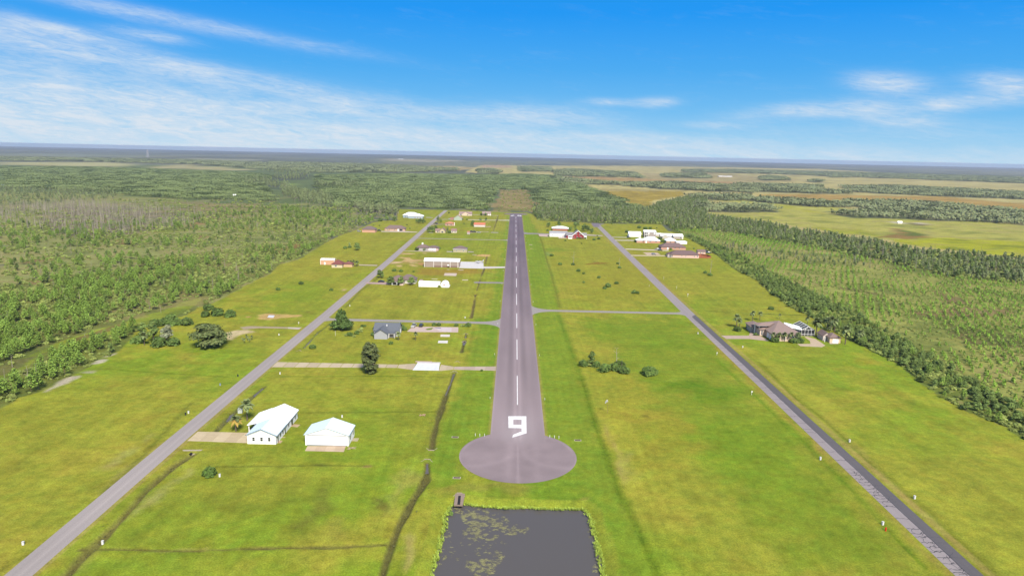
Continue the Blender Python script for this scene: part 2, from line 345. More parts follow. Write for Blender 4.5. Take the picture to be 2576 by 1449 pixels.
# belt of tall mixed trees from the end of the airpark across to the right
BELT = pl(SD, [(1340, 533), (1352, 551), (1408, 554), (1488, 558), (1600, 559), (1670, 562), (1690, 575), (1730, 578), (1767, 576), (1850, 585), (1950, 602), (2050, 620), (2140, 640), (2250, 662), (2384, 694), (2470, 702), (2576, 712), (2900, 770),
               (2900, 700), (2576, 655), (2500, 645), (2337, 632), (2184, 605), (2060, 585), (1994, 577), (1930, 560), (1867, 553), (1780, 541), (1780, 500), (1752, 492), (1719, 496), (1660, 508), (1620, 526), (1560, 524), (1482, 522), (1400, 522), (1342, 515)])
GREY2 = pl(SD, [(1790, 612), (1850, 616), (1950, 632), (2060, 640), (2150, 652), (2230, 668), (2180, 672), (2050, 664), (1950, 652), (1850, 634)])
YOUNG = pl(SD, [(1340, 515), (1400, 522), (1480, 522), (1560, 522), (1615, 524), (1560, 500), (1480, 468), (1400, 440), (1320, 436), (1200, 438), (1100, 440), (900, 470), (780, 505), (860, 515), (950, 523), (1000, 520), (1240, 526), (1262, 474), (1325, 474), (1348, 528)])
CLEAR = pl(SD, [(1243, 529), (1264, 475), (1325, 475), (1350, 529)])
PLANT_R = pl(SD, [(1690, 575), (1767, 576), (1850, 585), (2050, 620), (2250, 662), (2384, 694), (2576, 712), (2900, 770), (2900, 1350), (2576, 1090), (2450, 1030), (2384, 995), (2264, 905), (2174, 860), (2100, 800), (1990, 760), (1900, 690), (1803, 630)])
for w in WOODP: RG.append((w, (124, 130, 92), 6))
RG.append((YOUNG, (116, 136, 78), 8))
reg(SN, [(300, 265), (440, 270), (640, 300), (650, 345), (560, 340), (300, 300)], (100, 112, 84), 8)
reg(SN, [(520, 230), (780, 215), (800, 265), (520, 275)], (100, 110, 84), 8)
reg(SN, [(820, 290), (1200, 285), (1200, 330), (850, 325)], (98, 112, 80), 8)
RG.append((BELT, (116, 126, 74), 5))
RG.append((CLEAR, (168, 152, 98), 5))
reg(SC2, [(1960, 90), (2080, 100), (2020, 220), (1930, 210)], (165, 145, 98), 3)
reg(SC3, [(215, 80), (330, 150), (320, 215), (215, 200)], (165, 145, 98), 3)
RG.append((PLANT_R, (170, 174, 92), 4))
reg(S85, [(1750, 170), (2100, 150), (2400, 130), (2576, 160), (2300, 200), (2000, 210), (1800, 200)], (158, 142, 92), 4)
reg(S85, [(1950, 230), (2300, 300), (2576, 330), (2576, 420), (2200, 380), (2000, 300)], (140, 136, 80), 4)
reg(SR, [(1950, 1160), (2100, 1200), (2200, 1260), (2040, 1280)], (158, 142, 92), 4)
reg(SR, [(2000, 1040), (2350, 1060), (2500, 1100), (2100, 1060)], (156, 150, 88), 4)
reg(SR, [(1250, 1130), (1400, 1150), (1600, 1200), (1300, 1160)], (146, 140, 84), 4)
reg(SR, [(1600, 965), (2000, 1010), (2576, 1070), (2576, 1100), (1900, 1050), (1500, 990)], (140, 148, 76), 3)
reg(SR, [(300, 700), (800, 760), (1100, 810), (700, 800)], (104, 138, 48), 4)
# left wood floor
PINES = pl(SD, [(-200, 860), (-200, 760), (0, 716), (120, 705), (170, 690), (300, 695), (350, 680), (433, 640), (567, 628), (700, 618), (800, 590), (895, 570), (860, 588), (817, 608), (753, 648), (703, 661), (680, 684), (610, 718), (530, 757), (470, 785), (420, 800), (360, 812), (310, 870), (233, 915), (160, 950), (97, 980), (50, 994), (0, 1022), (-200, 1130)])
RG.append((PINES, (136, 142, 76), 6))
PATHL = pl(S8, [(-300, 860), (0, 740), (200, 650), (480, 510), (720, 410), (1000, 330), (1350, 225), (1480, 190), (1520, 200), (1300, 330), (980, 400), (900, 430), (660, 520), (420, 600), (200, 700), (0, 790), (-300, 920)])
RG.append((PATHL, (158, 172, 66), 2.0))
reg(S8, [(-100, 730), (0, 690), (100, 650), (300, 620), (420, 585), (180, 690), (0, 760)], (150, 138, 88), 2)
reg(S8, [(560, 500), (700, 430), (850, 375), (950, 350), (900, 395), (720, 460), (600, 520)], (140, 132, 72), 2)
reg(SA, [(930, 1040), (1000, 990), (1060, 1000), (1030, 1040)], (156, 138, 84), 3)
reg(SA, [(1380, 655), (1600, 620), (1560, 650), (1420, 680)], (168, 140, 92), 3)
reg(SA, [(850, 780), (980, 760), (940, 810), (840, 815)], (164, 140, 90), 3)
reg(SA, [(2080, 850), (2250, 800), (2280, 820), (2150, 880)], (162, 136, 84), 3)
reg(SA, [(1800, 975), (1930, 960), (1880, 990)], (164, 138, 90), 3)
reg(SA, [(100, 950), (400, 890), (500, 880), (400, 930), (150, 970)], (158, 142, 90), 3)
reg(SA, [(200, 1100), (380, 1070), (400, 1090), (250, 1115)], (158, 142, 90), 3)
reg(SA, [(1400, 750), (1500, 740), (1600, 750), (1480, 765)], (160, 142, 92), 3)
reg(SA, [(1650, 690), (2200, 660), (2200, 690), (1800, 710)], (152, 160, 76), 4)
reg(SA, [(1100, 700), (1500, 680), (1560, 690), (1200, 720)], (146, 156, 74), 4)
reg(SD, [(1690, 575), (1730, 590), (1800, 615), (1860, 640), (1950, 690), (2040, 735), (2174, 800), (2280, 860), (2400, 930), (2576, 1040), (2900, 1180), (2900, 1330), (2576, 1120), (2450, 1060), (2317, 985), (2174, 890), (2055, 820), (1944, 755), (1850, 690), (1768, 625), (1690, 590)], (128, 142, 66), 2)
reg(SD, [(0, 960), (160, 900), (300, 830), (345, 815), (440, 795), (440, 810), (350, 860), (310, 890), (233, 930), (160, 968), (97, 995), (0, 1040)], (136, 146, 70), 2)
RG.append((LAWN, None, .8))
# marks on the lawn
LW = []
def lawn(fn, pts, c, j=1.5, a=1.0): LW.append((pl(fn, pts), c, j, a))
lawn(SD, [(1225, 1449), (1225, 800), (1262, 640), (1276, 540), (1330, 540), (1352, 580), (1400, 730), (1410, 790), (1440, 900), (1520, 1130), (1640, 1449)], (128, 166, 46), 2, .62)
lawn(SD, [(1150, 1000), (1200, 800), (1255, 800), (1235, 1090), (1150, 1180), (1100, 1240), (1085, 1150), (1110, 1060)], (126, 166, 46), 2, .62)
lawn(SD, [(1680, 955), (1800, 960), (1860, 990), (1790, 1020), (1680, 985)], (112, 150, 34), 6, .7)
lawn(SD, [(1450, 800), (1720, 800), (1990, 1085), (2300, 1440), (2000, 1440), (1750, 1100), (1480, 830)], (122, 160, 38), 6, .5)
lawn(SD, [(1490, 940), (1560, 940), (1700, 1060), (1740, 1130), (1600, 1180), (1530, 1060)], (178, 170, 58), 8, .4)
lawn(SD, [(1560, 1050), (1740, 1000), (1760, 1100), (1640, 1200)], (176, 164, 62), 8, .25)
lawn(SD, [(1450, 730), (1560, 640), (1640, 620), (1680, 700), (1600, 760)], (176, 170, 60), 8, .5)
lawn(SC3, [(940, 900), (1080, 880), (1220, 885), (1150, 905), (950, 912)], (158, 118, 50), 2, .8)
lawn(SC2, [(980, 960), (1700, 970), (1720, 1010), (1300, 1050), (900, 1040)], (178, 146, 62), 3, .7)
lawn(SC2, [(640, 890), (860, 860), (900, 830), (1040, 850), (1040, 930), (820, 900), (640, 905)], (196, 170, 100), 1.5, .5)
lawn(SC2, [(700, 820), (850, 822), (900, 850), (1040, 855), (870, 880), (740, 870), (820, 845)], (232, 196, 140), 1, .9)
lawn(SC2, [(600, 885), (700, 872), (790, 885), (700, 898), (600, 900)], (238, 208, 160), .8, .9)
lawn(SC2, [(750, 768), (860, 765), (940, 775), (850, 785), (760, 782)], (232, 200, 145), .8, .9)
lawn(SC2, [(1020, 763), (1085, 766), (1080, 775), (1030, 773)], (228, 196, 150), .5, .8)
lawn(SC2, [(680, 915), (760, 912), (750, 940), (700, 938)], (232, 200, 140), .8, .8)
lawn(SC2, [(850, 910), (900, 908), (950, 940), (880, 935)], (232, 200, 140), .8, .8)
lawn(SC2, [(950, 890), (1045, 885), (1045, 935), (990, 920)], (220, 170, 110), .8, .8)
lawn(SC2, [(860, 880), (960, 882), (940, 893), (870, 892)], (236, 206, 160), .6, .8)
lawn(SC2, [(1660, 800), (1760, 785), (1880, 785), (1870, 805), (1800, 812), (1700, 806)], (235, 195, 130), .8, .95)
lawn(SC2, [(0, 1215), (60, 1215), (40, 1240), (0, 1245)], (215, 190, 140), .8, .9)
lawn(S7, [(170, 195), (270, 180), (330, 182), (590, 195), (600, 212), (420, 220), (300, 240), (180, 235)], (222, 190, 120), 1, .95)
lawn(S7, [(65, 205), (100, 203), (105, 215), (70, 217)], (214, 180, 120), .4, .9)
lawn(S7, [(610, 165), (700, 155), (730, 160), (650, 190)], (150, 138, 66), 2, .6)
lawn(S8, [(1690, 440), (1780, 425), (1900, 420), (1910, 435), (1800, 460), (1730, 500), (1690, 480)], (226, 208, 160), 1.2, 1)
lawn(S8, [(690, 680), (720, 655), (800, 640), (790, 660), (740, 678)], (216, 208, 182), .7, 1)
lawn(S8, [(790, 625), (890, 592), (880, 605), (810, 630)], (216, 208, 182), .6, 1)
lawn(S8, [(290, 900), (370, 850), (520, 775), (600, 765), (600, 790), (500, 830), (400, 860), (330, 890)], (214, 204, 176), 1.0, 1)
lawn(S8, [(610, 745), (640, 730), (715, 730), (700, 745)], (196, 190, 160), .8, .8)
lawn(S8, [(1040, 1280), (1100, 1220), (1180, 1180), (1160, 1210), (1080, 1275)], (186, 186, 110), 1.5, .5)
lawn(S12, [(760, 240), (880, 110), (980, 60), (1000, 80), (900, 190), (820, 230)], (186, 184, 112), 2, .55)
lawn(S12, [(740, 380), (900, 240), (1100, 110), (1250, 0), (1270, 20), (1000, 240), (760, 420)], (182, 172, 98), 1.2, .65)
lawn(S12, [(950, 640), (1100, 450), (1280, 350), (1400, 200), (1440, 215), (1300, 370), (1100, 530)], (188, 184, 112), 1.6, .6)
lawn(S12, [(560, 1000), (640, 850), (800, 760), (780, 800), (620, 1000)], (165, 166, 88), 1.5, .4)
lawn(S12, [(2170, 700), (2400, 400), (2500, 330), (2480, 450), (2300, 720)], (130, 128, 56), 2, .6)
lawn(S12, [(2400, 760), (2480, 600), (2576, 560), (2576, 760)], (168, 158, 74), 2.5, .5)
lawn(S12, [(60, 190), (150, 180), (160, 215), (80, 220)], (150, 140, 58), 2, .6)
lawn(S12, [(940, 815), (1060, 812), (1160, 822), (1000, 822)], (108, 100, 48), .6, .8)
lawn(S12, [(1150, 830), (1560, 826), (1570, 834), (1160, 836)], (206, 188, 120), .6, .6)
lawn(S5, [(1750, 895), (1850, 885), (2000, 895), (1850, 912)], (112, 104, 56), .7, .8)
lawn(S5, [(2390, 925), (2440, 905), (2510, 910), (2480, 945), (2400, 945)], (182, 150, 100), .7, .8)
lawn(S11, [(1800, 220), (1840, 290), (1900, 440), (1970, 620), (1985, 740), (1960, 700), (1900, 500), (1820, 300)], (198, 180, 104), .9, .65)
lawn(S11, [(1920, 440), (1990, 500), (2030, 640), (1980, 720), (1940, 560)], (186, 178, 100), 2, .6)
lawn(S11, [(200, 600), (330, 560), (340, 640), (280, 760), (80, 960), (140, 800)], (180, 174, 90), 2, .55)
lawn(S11, [(230, 1130), (300, 1100), (290, 1220), (240, 1380), (190, 1449), (180, 1380)], (196, 184, 104), 1.0, .8)
lawn(S11, [(0, 820), (60, 830), (100, 880), (60, 940), (0, 930)], (122, 108, 56), 2, .8)
lawn(S11, [(420, 770), (520, 740), (680, 680), (1000, 700), (1290, 740), (1250, 780), (900, 740), (700, 760), (560, 780)], (168, 160, 72), 1.5, .6)
lawn(S11, [(1600, 820), (1700, 815), (1690, 850), (1600, 850)], (176, 156, 80), .8, .5)
lawn(S11, [(2090, 160), (2150, 165), (2159, 185), (2100, 185)], (132, 122, 48), .5, .7)
lawn(S22, [(570, 0), (640, 0), (800, 220), (1060, 440), (1000, 420), (760, 190)], (192, 166, 92), .8, .75)
lawn(S22, [(1060, 440), (1400, 800), (1900, 1280), (1830, 1288), (1300, 760)], (176, 158, 78), .8, .6)
lawn(S22, [(860, 0), (930, 30), (1100, 160), (1500, 540), (1800, 800), (1700, 740), (1300, 400), (1000, 130)], (196, 182, 100), 1, .6)
lawn(S85, [(0, 80), (300, 430), (700, 850), (1150, 1288), (1080, 1250), (640, 830), (250, 430)], (184, 162, 70), .8, .55)
lawn(S85, [(1000, 860), (1300, 1150), (1420, 1288), (1360, 1270), (1200, 1100)], (190, 180, 84), 1, .5)
lawn(S85, [(1000, 700), (1200, 720), (1250, 750), (1050, 730)], (140, 140, 50), 2, .5)
lawn(S85, [(0, 680), (200, 690), (240, 760), (0, 740)], (108, 146, 34), 4, .6)
lawn(S85, [(1780, 840), (2000, 900), (2000, 980), (1830, 940)], (134, 168, 44), 5, .6)
lawn(S85, [(1300, 530), (1450, 530), (1400, 560), (1280, 550)], (182, 168, 52), 3, .6)
lawn(SC3, [(500, 690), (660, 730), (600, 760), (420, 720)], (112, 158, 44), 5, .4)
lawn(SC3, [(1550, 820), (1700, 930), (2080, 1288), (1950, 1230)], (182, 166, 78), 1.2, .5)
lawn(SC3, [(400, 730), (470, 770), (470, 800), (410, 800)], (150, 172, 92), 1, .7)
lawn(SC3, [(430, 830), (480, 930), (580, 1288), (530, 1180)], (150, 176, 70), 1, .6)
lawn(SE, [(2560, 260), (2500, 380), (2440, 640), (2480, 640), (2520, 500)], (168, 158, 84), 1.5, .6)

# ------------------------------------------------------------------ ground
def axis(lo_seg):
    out = []
    for a, b, st in lo_seg:
        n = max(1, int(round((b-a)/st))); out += list(np.linspace(a, b, n, endpoint=False))
    return out
gx = list(np.arange(-232, -114, 1.15))+list(np.arange(-114, -86, .5))+list(np.arange(-86, -46, 1.15))+list(np.arange(-46, -16, .42))+list(np.arange(-16, 232.1, 1.15)); s = 1.2; x = gx[-1]
pos = []
while x < 18500:
    s *= 1.042; x += s; pos.append(x)
neg = [-p-.3 for p in pos]
gx = np.array(neg[::-1]+gx+pos)
gy = list(np.linspace(-18500, -1000, 14, endpoint=False))+list(np.linspace(-1000, 60, 20, endpoint=False))+list(np.linspace(60, 134, 40, endpoint=False))
y = 134.
while y < 18500:
    gy.append(y); y += max(.75, y*y/170000.)
gy.append(18500.); gy = np.array(gy)
X, Y = np.meshgrid(gx, gy); nx, ny = len(gx), len(gy)
X = X.ravel(); Y = Y.ravel(); Z = np.zeros_like(X)
D = np.hypot(X, Y)
C = np.zeros((len(X), 3)); C[:] = alb(FAR)
def paint(m, c, a=1.0):
    C[m] = C[m]*(1-a)+np.array(alb(c))*a
# far bands of forest and clearing towards the horizon
big = fbm(X+Y*.15, Y*.28, 1100, 5); big2 = fbm(X, Y*.35, 420, 9)
C *= (1+(big2-.5)*.9)[:, None]
m = (big > .60) & (D > 2600) & (D < 15000); paint(m, (150, 152, 120), .7)
J1 = fbm(X, Y, 40, 21)-.5; J2 = fbm(X, Y, 40, 33)-.5; K1 = vnoise(X, Y, 9, 3)-.5; K2 = vnoise(X, Y, 9, 4)-.5
lawn_mask = None
for poly, c, j in RG:
    big_j = j*6
    m = inpoly(X+J1*big_j+K1*j, Y+J2*big_j*np.clip(D/500, 1, 6)+K2*j, poly) if j > .9 else inpoly(X+K1*j, Y+K2*j, poly)
    if c is None: lawn_mask = m; continue
    paint(m, c)
# mottling of the wild ground
v1 = fbm(X, Y, 28, 41, 5); v2 = fbm(X, Y, 7, 47, 3)
wild = ~lawn_mask
C[wild] *= (1+(v1[wild]-.5)*.8+(v2[wild]-.5)*.5)[:, None]
m = wild & (v1 > .60) & (D < 1500); paint(m, (172, 158, 104), .5)
m = wild & (v1 < .38) & (D < 1500); paint(m, (118, 140, 66), .4)
# mown grass
l1 = fbm(X, Y, 75, 61, 4); l2 = fbm(X, Y, 22, 71, 4); l3 = fbm(X+Y*.1, Y, 5, 77, 3)
lm = lawn_mask
base = np.array(alb((171, 176, 62))); gr = np.array(alb((144, 175, 48))); og = np.array(alb((186, 178, 68))); dk = np.array(alb((150, 156, 54)))
w = np.clip((l1-.47)*5, 0, 1)[:, None]; w2 = np.clip((l2-.54)*5, 0, 1)[:, None]*.7; w3 = np.clip((.42-l2)*5, 0, 1)[:, None]*.45
cc = base*(1-w*.75)+gr*w*.75; cc = cc*(1-w2)+og*w2; cc = cc*(1-w3)+dk*w3
gold = np.array(alb((176, 172, 60))); gk = (np.clip((Y-330)/250, 0, 1)*.35)[:, None]; cc = cc*(1-gk)+gold*gk
cc = cc*(1+(l3-.5)*.35+(vnoise(X, Y*.045, 1.5, 91)-.5)*.13+(vnoise(X, Y*.02, 4.2, 93)-.5)*.12)[:, None]
C[lm] = cc[lm]
for poly, c, j, a in LW:
    P = np.asarray(poly)
    sel = (X > P[:, 0].min()-12) & (X < P[:, 0].max()+12) & (Y > P[:, 1].min()-12) & (Y < P[:, 1].max()+12)
    idx = np.nonzero(sel)[0]
    if not len(idx): continue
    acc = np.zeros(len(idx))
    for k, (ox, oy) in enumerate(((0, 0), (.5, .3), (-.5, .2), (.1, -.5), (-.25, -.35))):
        acc += inpoly(X[idx]+K1[idx]*j*2.5+ox*j*1.6+(v2[idx]-.5)*j*3, Y[idx]+K2[idx]*j*2.5+oy*j*1.6+(l3[idx]-.5)*j*3, poly)
    acc = acc/5*a
    C[idx] = C[idx]*(1-acc[:, None])+np.array(alb(c))*acc[:, None]
# mowing stripes beside the runway, along its length
st = (np.sin((X-2.9)*1.9+np.sin(Y*.01)*.6) > 0)*.07
C[lm] *= (1+np.where(np.abs(X-2.9) < 42, st, st*.35))[lm][:, None]
# dry edge of the pavements
for xc, hw, y0, y1 in ((2.9, 9.5, 215, 1106), (-110, 2.9, -400, 1150), (112, 3.6, -400, 985)):
    d = np.abs(np.abs(X-xc)-hw); mm = (d < 1.1) & (Y > y0) & (Y < y1) & lm
    paint(mm, (192, 174, 100), .6)
for pts, hw, dep, c in SWALE:
    d = distline(X, Y, pts, 8)
    m = d < hw*3
    a = np.exp(-(d[m]/hw)**2)
    Z[m] -= dep*a; C[m] = C[m]*(1-a[:, None]*.75)+np.array(alb(c))*a[:, None]*.75
for pts, hw, dep, c, cs in DITCH:
    hw *= .47; dep *= .9; d = distline(X, Y, pts, 14)+(K1*.6+(v2-.5)*.8+(v1-.5)*1.4); c = ((c[0]+116)/2, (c[1]+118)/2, (c[2]+58)/2); cs = tuple(min(255, q+10) for q in cs)
    m = d < hw*3
    t = np.clip(1-(d[m]-hw*.45)/(hw*1.3), 0, 1); t = t*t*(3-2*t)
    Z[m] = np.minimum(Z[m], -dep*t)
    a = np.clip(1.6-d[m]/hw*.75, 0, 1)[:, None]; C[m] = C[m]*(1-a)+np.array(alb(cs))*a
    a = np.clip(1.9-d[m]/hw*1.7, 0, 1)[:, None]*(.5+.35*(v2[m][:, None])).clip(0, 1); C[m] = C[m]*(1-a)+np.array(alb(c))*a
# pond basin
dp = distline(X, Y, POND+[POND[0]], 30); ip = inpoly(X+K1*1.1, Y+K2*1.1, POND)
sd_ = np.where(ip, -dp, dp)
m = (sd_ < 5) & (Y < 190) & (Y > 70)
Z[m] = np.minimum(Z[m], -1.3+(sd_[m]+.1)*.42); Z[m] = np.clip(Z[m], -3.2, 0)
mm = (sd_ < 3.4) & (sd_ > -2) & (Y < 195); paint(mm, (166, 178, 62), .8)
mm = (sd_ <= -.6) & (Y < 190); paint(mm, (70, 70, 40), .9)
me = bpy.data.meshes.new('ground')
ii = np.arange((nx-1)*(ny-1)); r = ii//(nx-1); c_ = ii % (nx-1); a0 = r*nx+c_
quads = np.stack([a0, a0+1, a0+nx+1, a0+nx], 1).astype(np.int32)
me.vertices.add(len(X)); me.vertices.foreach_set('co', np.stack([X, Y, Z], 1).astype(np.float32).ravel())
me.loops.add(quads.size); me.loops.foreach_set('vertex_index', quads.ravel())
me.polygons.add(len(quads)); me.polygons.foreach_set('loop_start', np.arange(0, quads.size, 4, dtype=np.int32))
me.polygons.foreach_set('loop_total', np.full(len(quads), 4, np.int32))
me.update(); me.validate()
ca = me.color_attributes.new('Col', 'FLOAT_COLOR', 'POINT')
ca.data.foreach_set('color', np.concatenate([np.clip(C, .002, .8), np.ones((len(X), 1))], 1).astype(np.float32).ravel())
me.polygons.foreach_set('use_smooth', np.ones(len(quads), bool))
mg = mat('ground_cover', (0, 0, 0), rough=1, spec=.05, attr='Col')
t = mg.node_tree; b = t.nodes['Principled BSDF']; src = b.inputs['Base Color'].links[0].from_socket
tcn = t.nodes.new('ShaderNodeTexCoord'); fac = None
for sc1, am in ((.09, .14), (.45, .20), (2.2, .30)):
    nn = t.nodes.new('ShaderNodeTexNoise'); nn.inputs['Scale'].default_value = sc1; nn.inputs['Detail'].default_value = 5; nn.inputs['Roughness'].default_value = .62; t.links.new(tcn.outputs['Object'], nn.inputs['Vector'])
    mr = t.nodes.new('ShaderNodeMapRange'); mr.inputs[1].default_value = .3; mr.inputs[2].default_value = .7; mr.inputs[3].default_value = 1-am; mr.inputs[4].default_value = 1+am; t.links.new(nn.outputs['Fac'], mr.inputs[0])
    if fac is None: fac = mr.outputs[0]
    else:
        q = t.nodes.new('ShaderNodeMath'); q.operation = 'MULTIPLY'; t.links.new(fac, q.inputs[0]); t.links.new(mr.outputs[0], q.inputs[1]); fac = q.outputs[0]
vm = t.nodes.new('ShaderNodeVectorMath'); vm.operation = 'SCALE'; t.links.new(src, vm.inputs[0]); t.links.new(fac, vm.inputs[3])
hs = t.nodes.new('ShaderNodeHueSaturation'); nn = t.nodes.new('ShaderNodeTexNoise'); nn.inputs['Scale'].default_value = .22; nn.inputs['Detail'].default_value = 4; t.links.new(tcn.outputs['Object'], nn.inputs['Vector'])
mr = t.nodes.new('ShaderNodeMapRange'); mr.inputs[1].default_value = .3; mr.inputs[2].default_value = .7; mr.inputs[3].default_value = .485; mr.inputs[4].default_value = .515; t.links.new(nn.outputs['Fac'], mr.inputs[0]); t.links.new(mr.outputs[0], hs.inputs['Hue'])
t.links.new(vm.outputs[0], hs.inputs['Color']); t.links.new(hs.outputs[0], b.inputs['Base Color'])
me.materials.append(mg)
tag(link('ground', me), kind='structure')

# ------------------------------------------------------------------ pavements
RX = 2.9
def vgrid(name, pts_fn, nu, nv, z, colfn, m, kind='structure', clip=None):
    """a flat sheet on a (u,v) grid with wear painted per vertex"""
    u, v = np.meshgrid(np.linspace(0, 1, nu), np.linspace(0, 1, nv)); x, y = pts_fn(u.ravel(), v.ravel())
    rgb = colfn(x, y); me = bpy.data.meshes.new(name)
    i = np.arange((nu-1)*(nv-1)); r = i//(nu-1); c = i % (nu-1); a = r*nu+c
    q = np.stack([a, a+1, a+nu+1, a+nu], 1)
    me.from_pydata(np.stack([x, y, np.full_like(x, z)], 1).tolist(), [], q.tolist())
    ca = me.color_attributes.new('Col', 'FLOAT_COLOR', 'POINT'); ca.data.foreach_set('color', np.concatenate([np.clip(rgb, .01, .8), np.ones((len(x), 1))], 1).astype(np.float32).ravel())
    me.materials.append(m); return tag(link(name, me), kind=kind)
asph = mat('worn_asphalt', (0, 0, 0), rough=.9, spec=.2, attr='Col', noise=.10, nscale=2.5)
YJ = 217.5
def rw_col(x, y):
    n = fbm(x*2, y*.3, 18, 5, 4); n2 = fbm(x*3, y*.12, 30, 8, 3); c = np.array(alb((174, 157, 160)))[None, :]*(np.ones((len(x), 1)))
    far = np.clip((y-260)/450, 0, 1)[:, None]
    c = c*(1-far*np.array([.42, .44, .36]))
    c = c*(1+(n-.5)*.40+(n2-.5)*.34)[:, None]
    d = np.abs(x-RX)
    c *= (1+.26*np.exp(-((d-.9)/.8)**2)+.05*np.exp(-((d-5)/1.2)**2))[:, None]
    c *= (1-.13*np.exp(-((d-3.2)/1.2)**2)*np.clip((y-260)/40, 0, 1))[:, None]
    c *= (1+.22*np.exp(-((d-9.4)/.3)**2))[:, None]
    nr = np.exp(-((y-228)/16)**2)*np.exp(-((x-RX)/6)**2); c = c+nr[:, None]*.05
    return c
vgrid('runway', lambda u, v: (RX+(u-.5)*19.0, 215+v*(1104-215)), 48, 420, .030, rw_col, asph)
def ta_col(x, y):
    c = np.array(alb((174, 157, 160)))[None, :]*np.ones((len(x), 1)); n = fbm(x, y, 9, 15, 4); n2 = fbm(x, y, 3, 25, 3)
    dx = x-RX; r = np.hypot(dx, y-205.5)
    c *= (1+(n-.5)*.3+(n2-.5)*.15)[:, None]
    for k in (1, -1): c *= (1+.10*np.exp(-((np.hypot(dx-k*15, y-212)-13.5)/1.3)**2)*(r < 19))[:, None]
    c *= (1+.22*np.exp(-(dx/.35)**2)*(y < 222))[:, None]
    c *= (1+.15*np.exp(-((dx+3)/1.5)**2)+.10*np.exp(-((dx-6)/1.5)**2))[:, None]
    c *= (1+.25*np.exp(-((r-18.8)/.3)**2))[:, None]
    w_ = np.clip((y-213)/8, 0, 1)[:, None]*np.clip((9.6-np.abs(dx))/.6, 0, 1)[:, None]
    c = c*(1-w_)+rw_col(x, y)*w_
    return c
RT = 19.0
YC = 206.8
vgrid('runway_turnaround', lambda u, v: (RX+RT*v*np.cos(u*2*pi), YC+RT*v*np.sin(u*2*pi)), 97, 26, .038, ta_col, asph)
YF = 1108.
vgrid('runway_turnaround', lambda u, v: (RX+19.5*v*np.cos(u*2*pi), YF+16*v*np.sin(u*2*pi)), 49, 8, .038, lambda x, y: np.array(alb((150, 136, 142)))[None, :]*(1+(fbm(x, y, 9, 3)-.5)*.3)[:, None], asph)
def road_col(base, dark=None, far=0):
    def f(x, y):
        n = fbm(x*2, y*.5, 12, 35, 4); c = np.array(alb(base))[None, :]*(1+(n-.5)*.22)[:, None]
        return c
    return f
LX = [(-104, 60), (-110.5, 137.9), (-111, 212.7), (-110.6, 300), (-110.0, 392.6), (-110.5, 600), (-112, 800), (-114, 1000), (-114.5, 1150)]
LX[0] = (-109.5, 60)
def road_pts(cl, hw):
    ys = np.array([p[1] for p in cl]); xs = np.array([p[0] for p in cl])
    def f(u, v):
        y = ys[0]+v*(ys[-1]-ys[0]); xc = np.interp(y, ys, xs); w = np.full_like(y, hw) if not callable(hw) else hw(y)
        return xc+(u-.5)*2*w, y
    return f
def lroad_c(x, y):
    c = road_col((198, 188, 184))(x, y); xc = np.interp(y, [p[1] for p in LX], [p[0] for p in LX]); d = x-xc
    c *= (1+.14*np.exp(-((d-.25)/.18)**2)*(.4+fbm(x*0, y, 9, 4)))[:, None]
    c *= (1-.06*np.exp(-((np.abs(d)-1.3)/.4)**2))[:, None]
    return c
vgrid('road', road_pts(LX, 3.15), 22, 300, .022, lroad_c, asph)
RRX = [(108.5, 60), (110.0, 145.7), (110.3, 300), (110.6, 424), (112.5, 600), (115, 800), (118, 985)]
def rroad_c(x, y):
    xc = np.interp(y, [p[1] for p in RRX], [p[0] for p in RRX]); d = x-xc+(fbm(x*0, y, 6, 31)-.5)*.25
    c = road_col((188, 178, 178))(x, y); near = (y < 409+d*1.6)
    dark = road_col((124, 120, 124))(x, y)
    m = near & (d > .1); c[m] = dark[m]
    c *= (1-.05*np.exp(-((np.abs(d)-1.2)/.4)**2))[:, None]
    return c
vgrid('road', road_pts(RRX, 3.5), 40, 700, .022, rroad_c, asph)
# cross taxiways with flared throats
def strip(name, pts, z, colr, n=0, kind='structure'):
    m = mat('pavement_%d_%d_%d' % colr, colr, rough=.9, spec=.2, noise=.12, nscale=.8)
    return sheet(name, pts, z, m, kind)
TW = (190, 182, 176)
def flare(x0, x1, yc, hw, f0, f1, name='taxiway', c=TW):
    pts = []
    def curve(x, sx, sgn, f):
        return [(x+sx*f*(1-cos(t)), yc+sgn*(hw+f*(1-sin(t)))) for t in [i*pi/2/6 for i in range(7)]]
    b0 = curve(x0, 1, -1, f0); b0 = [(x0+f0*(1-cos(t)), yc-hw-f0*(1-sin(t))) for t in [i*pi/12 for i in range(7)]]
    b1 = [(x1-f1*(1-cos(t)), yc-hw-f1*(1-sin(t))) for t in [i*pi/12 for i in range(6, -1, -1)]]
    t1 = [(x, 2*yc-y) for x, y in b1[::-1]]; t0 = [(x, 2*yc-y) for x, y in b0[::-1]]
    strip(name, b0+b1+t1+t0, .012, c)
flare(-107.6, -6.2, 382.2, 2.6, 5, 12)
flare(12, 107.8, 417.0, 2.5, 14, 6)
flare(-111, -6.2, 766, 2.2, 4, 8)
strip('taxiway', pl(SC3, [(140, 528), (140, 500), (200, 512), (470, 522), (470, 532), (200, 530)]), .012, (172, 164, 162))
strip('taxiway', pl(SC2, [(1665, 1130), (1700, 1126), (2040, 1132), (2040, 1150), (1700, 1145), (1670, 1142)]), .012, (178, 170, 166))
strip('road', pl(SC3, [(1000, 388), (1165, 400), (1130, 410), (1095, 415), (1105, 440), (1030, 440), (1000, 400)]), .030, (152, 142, 152))
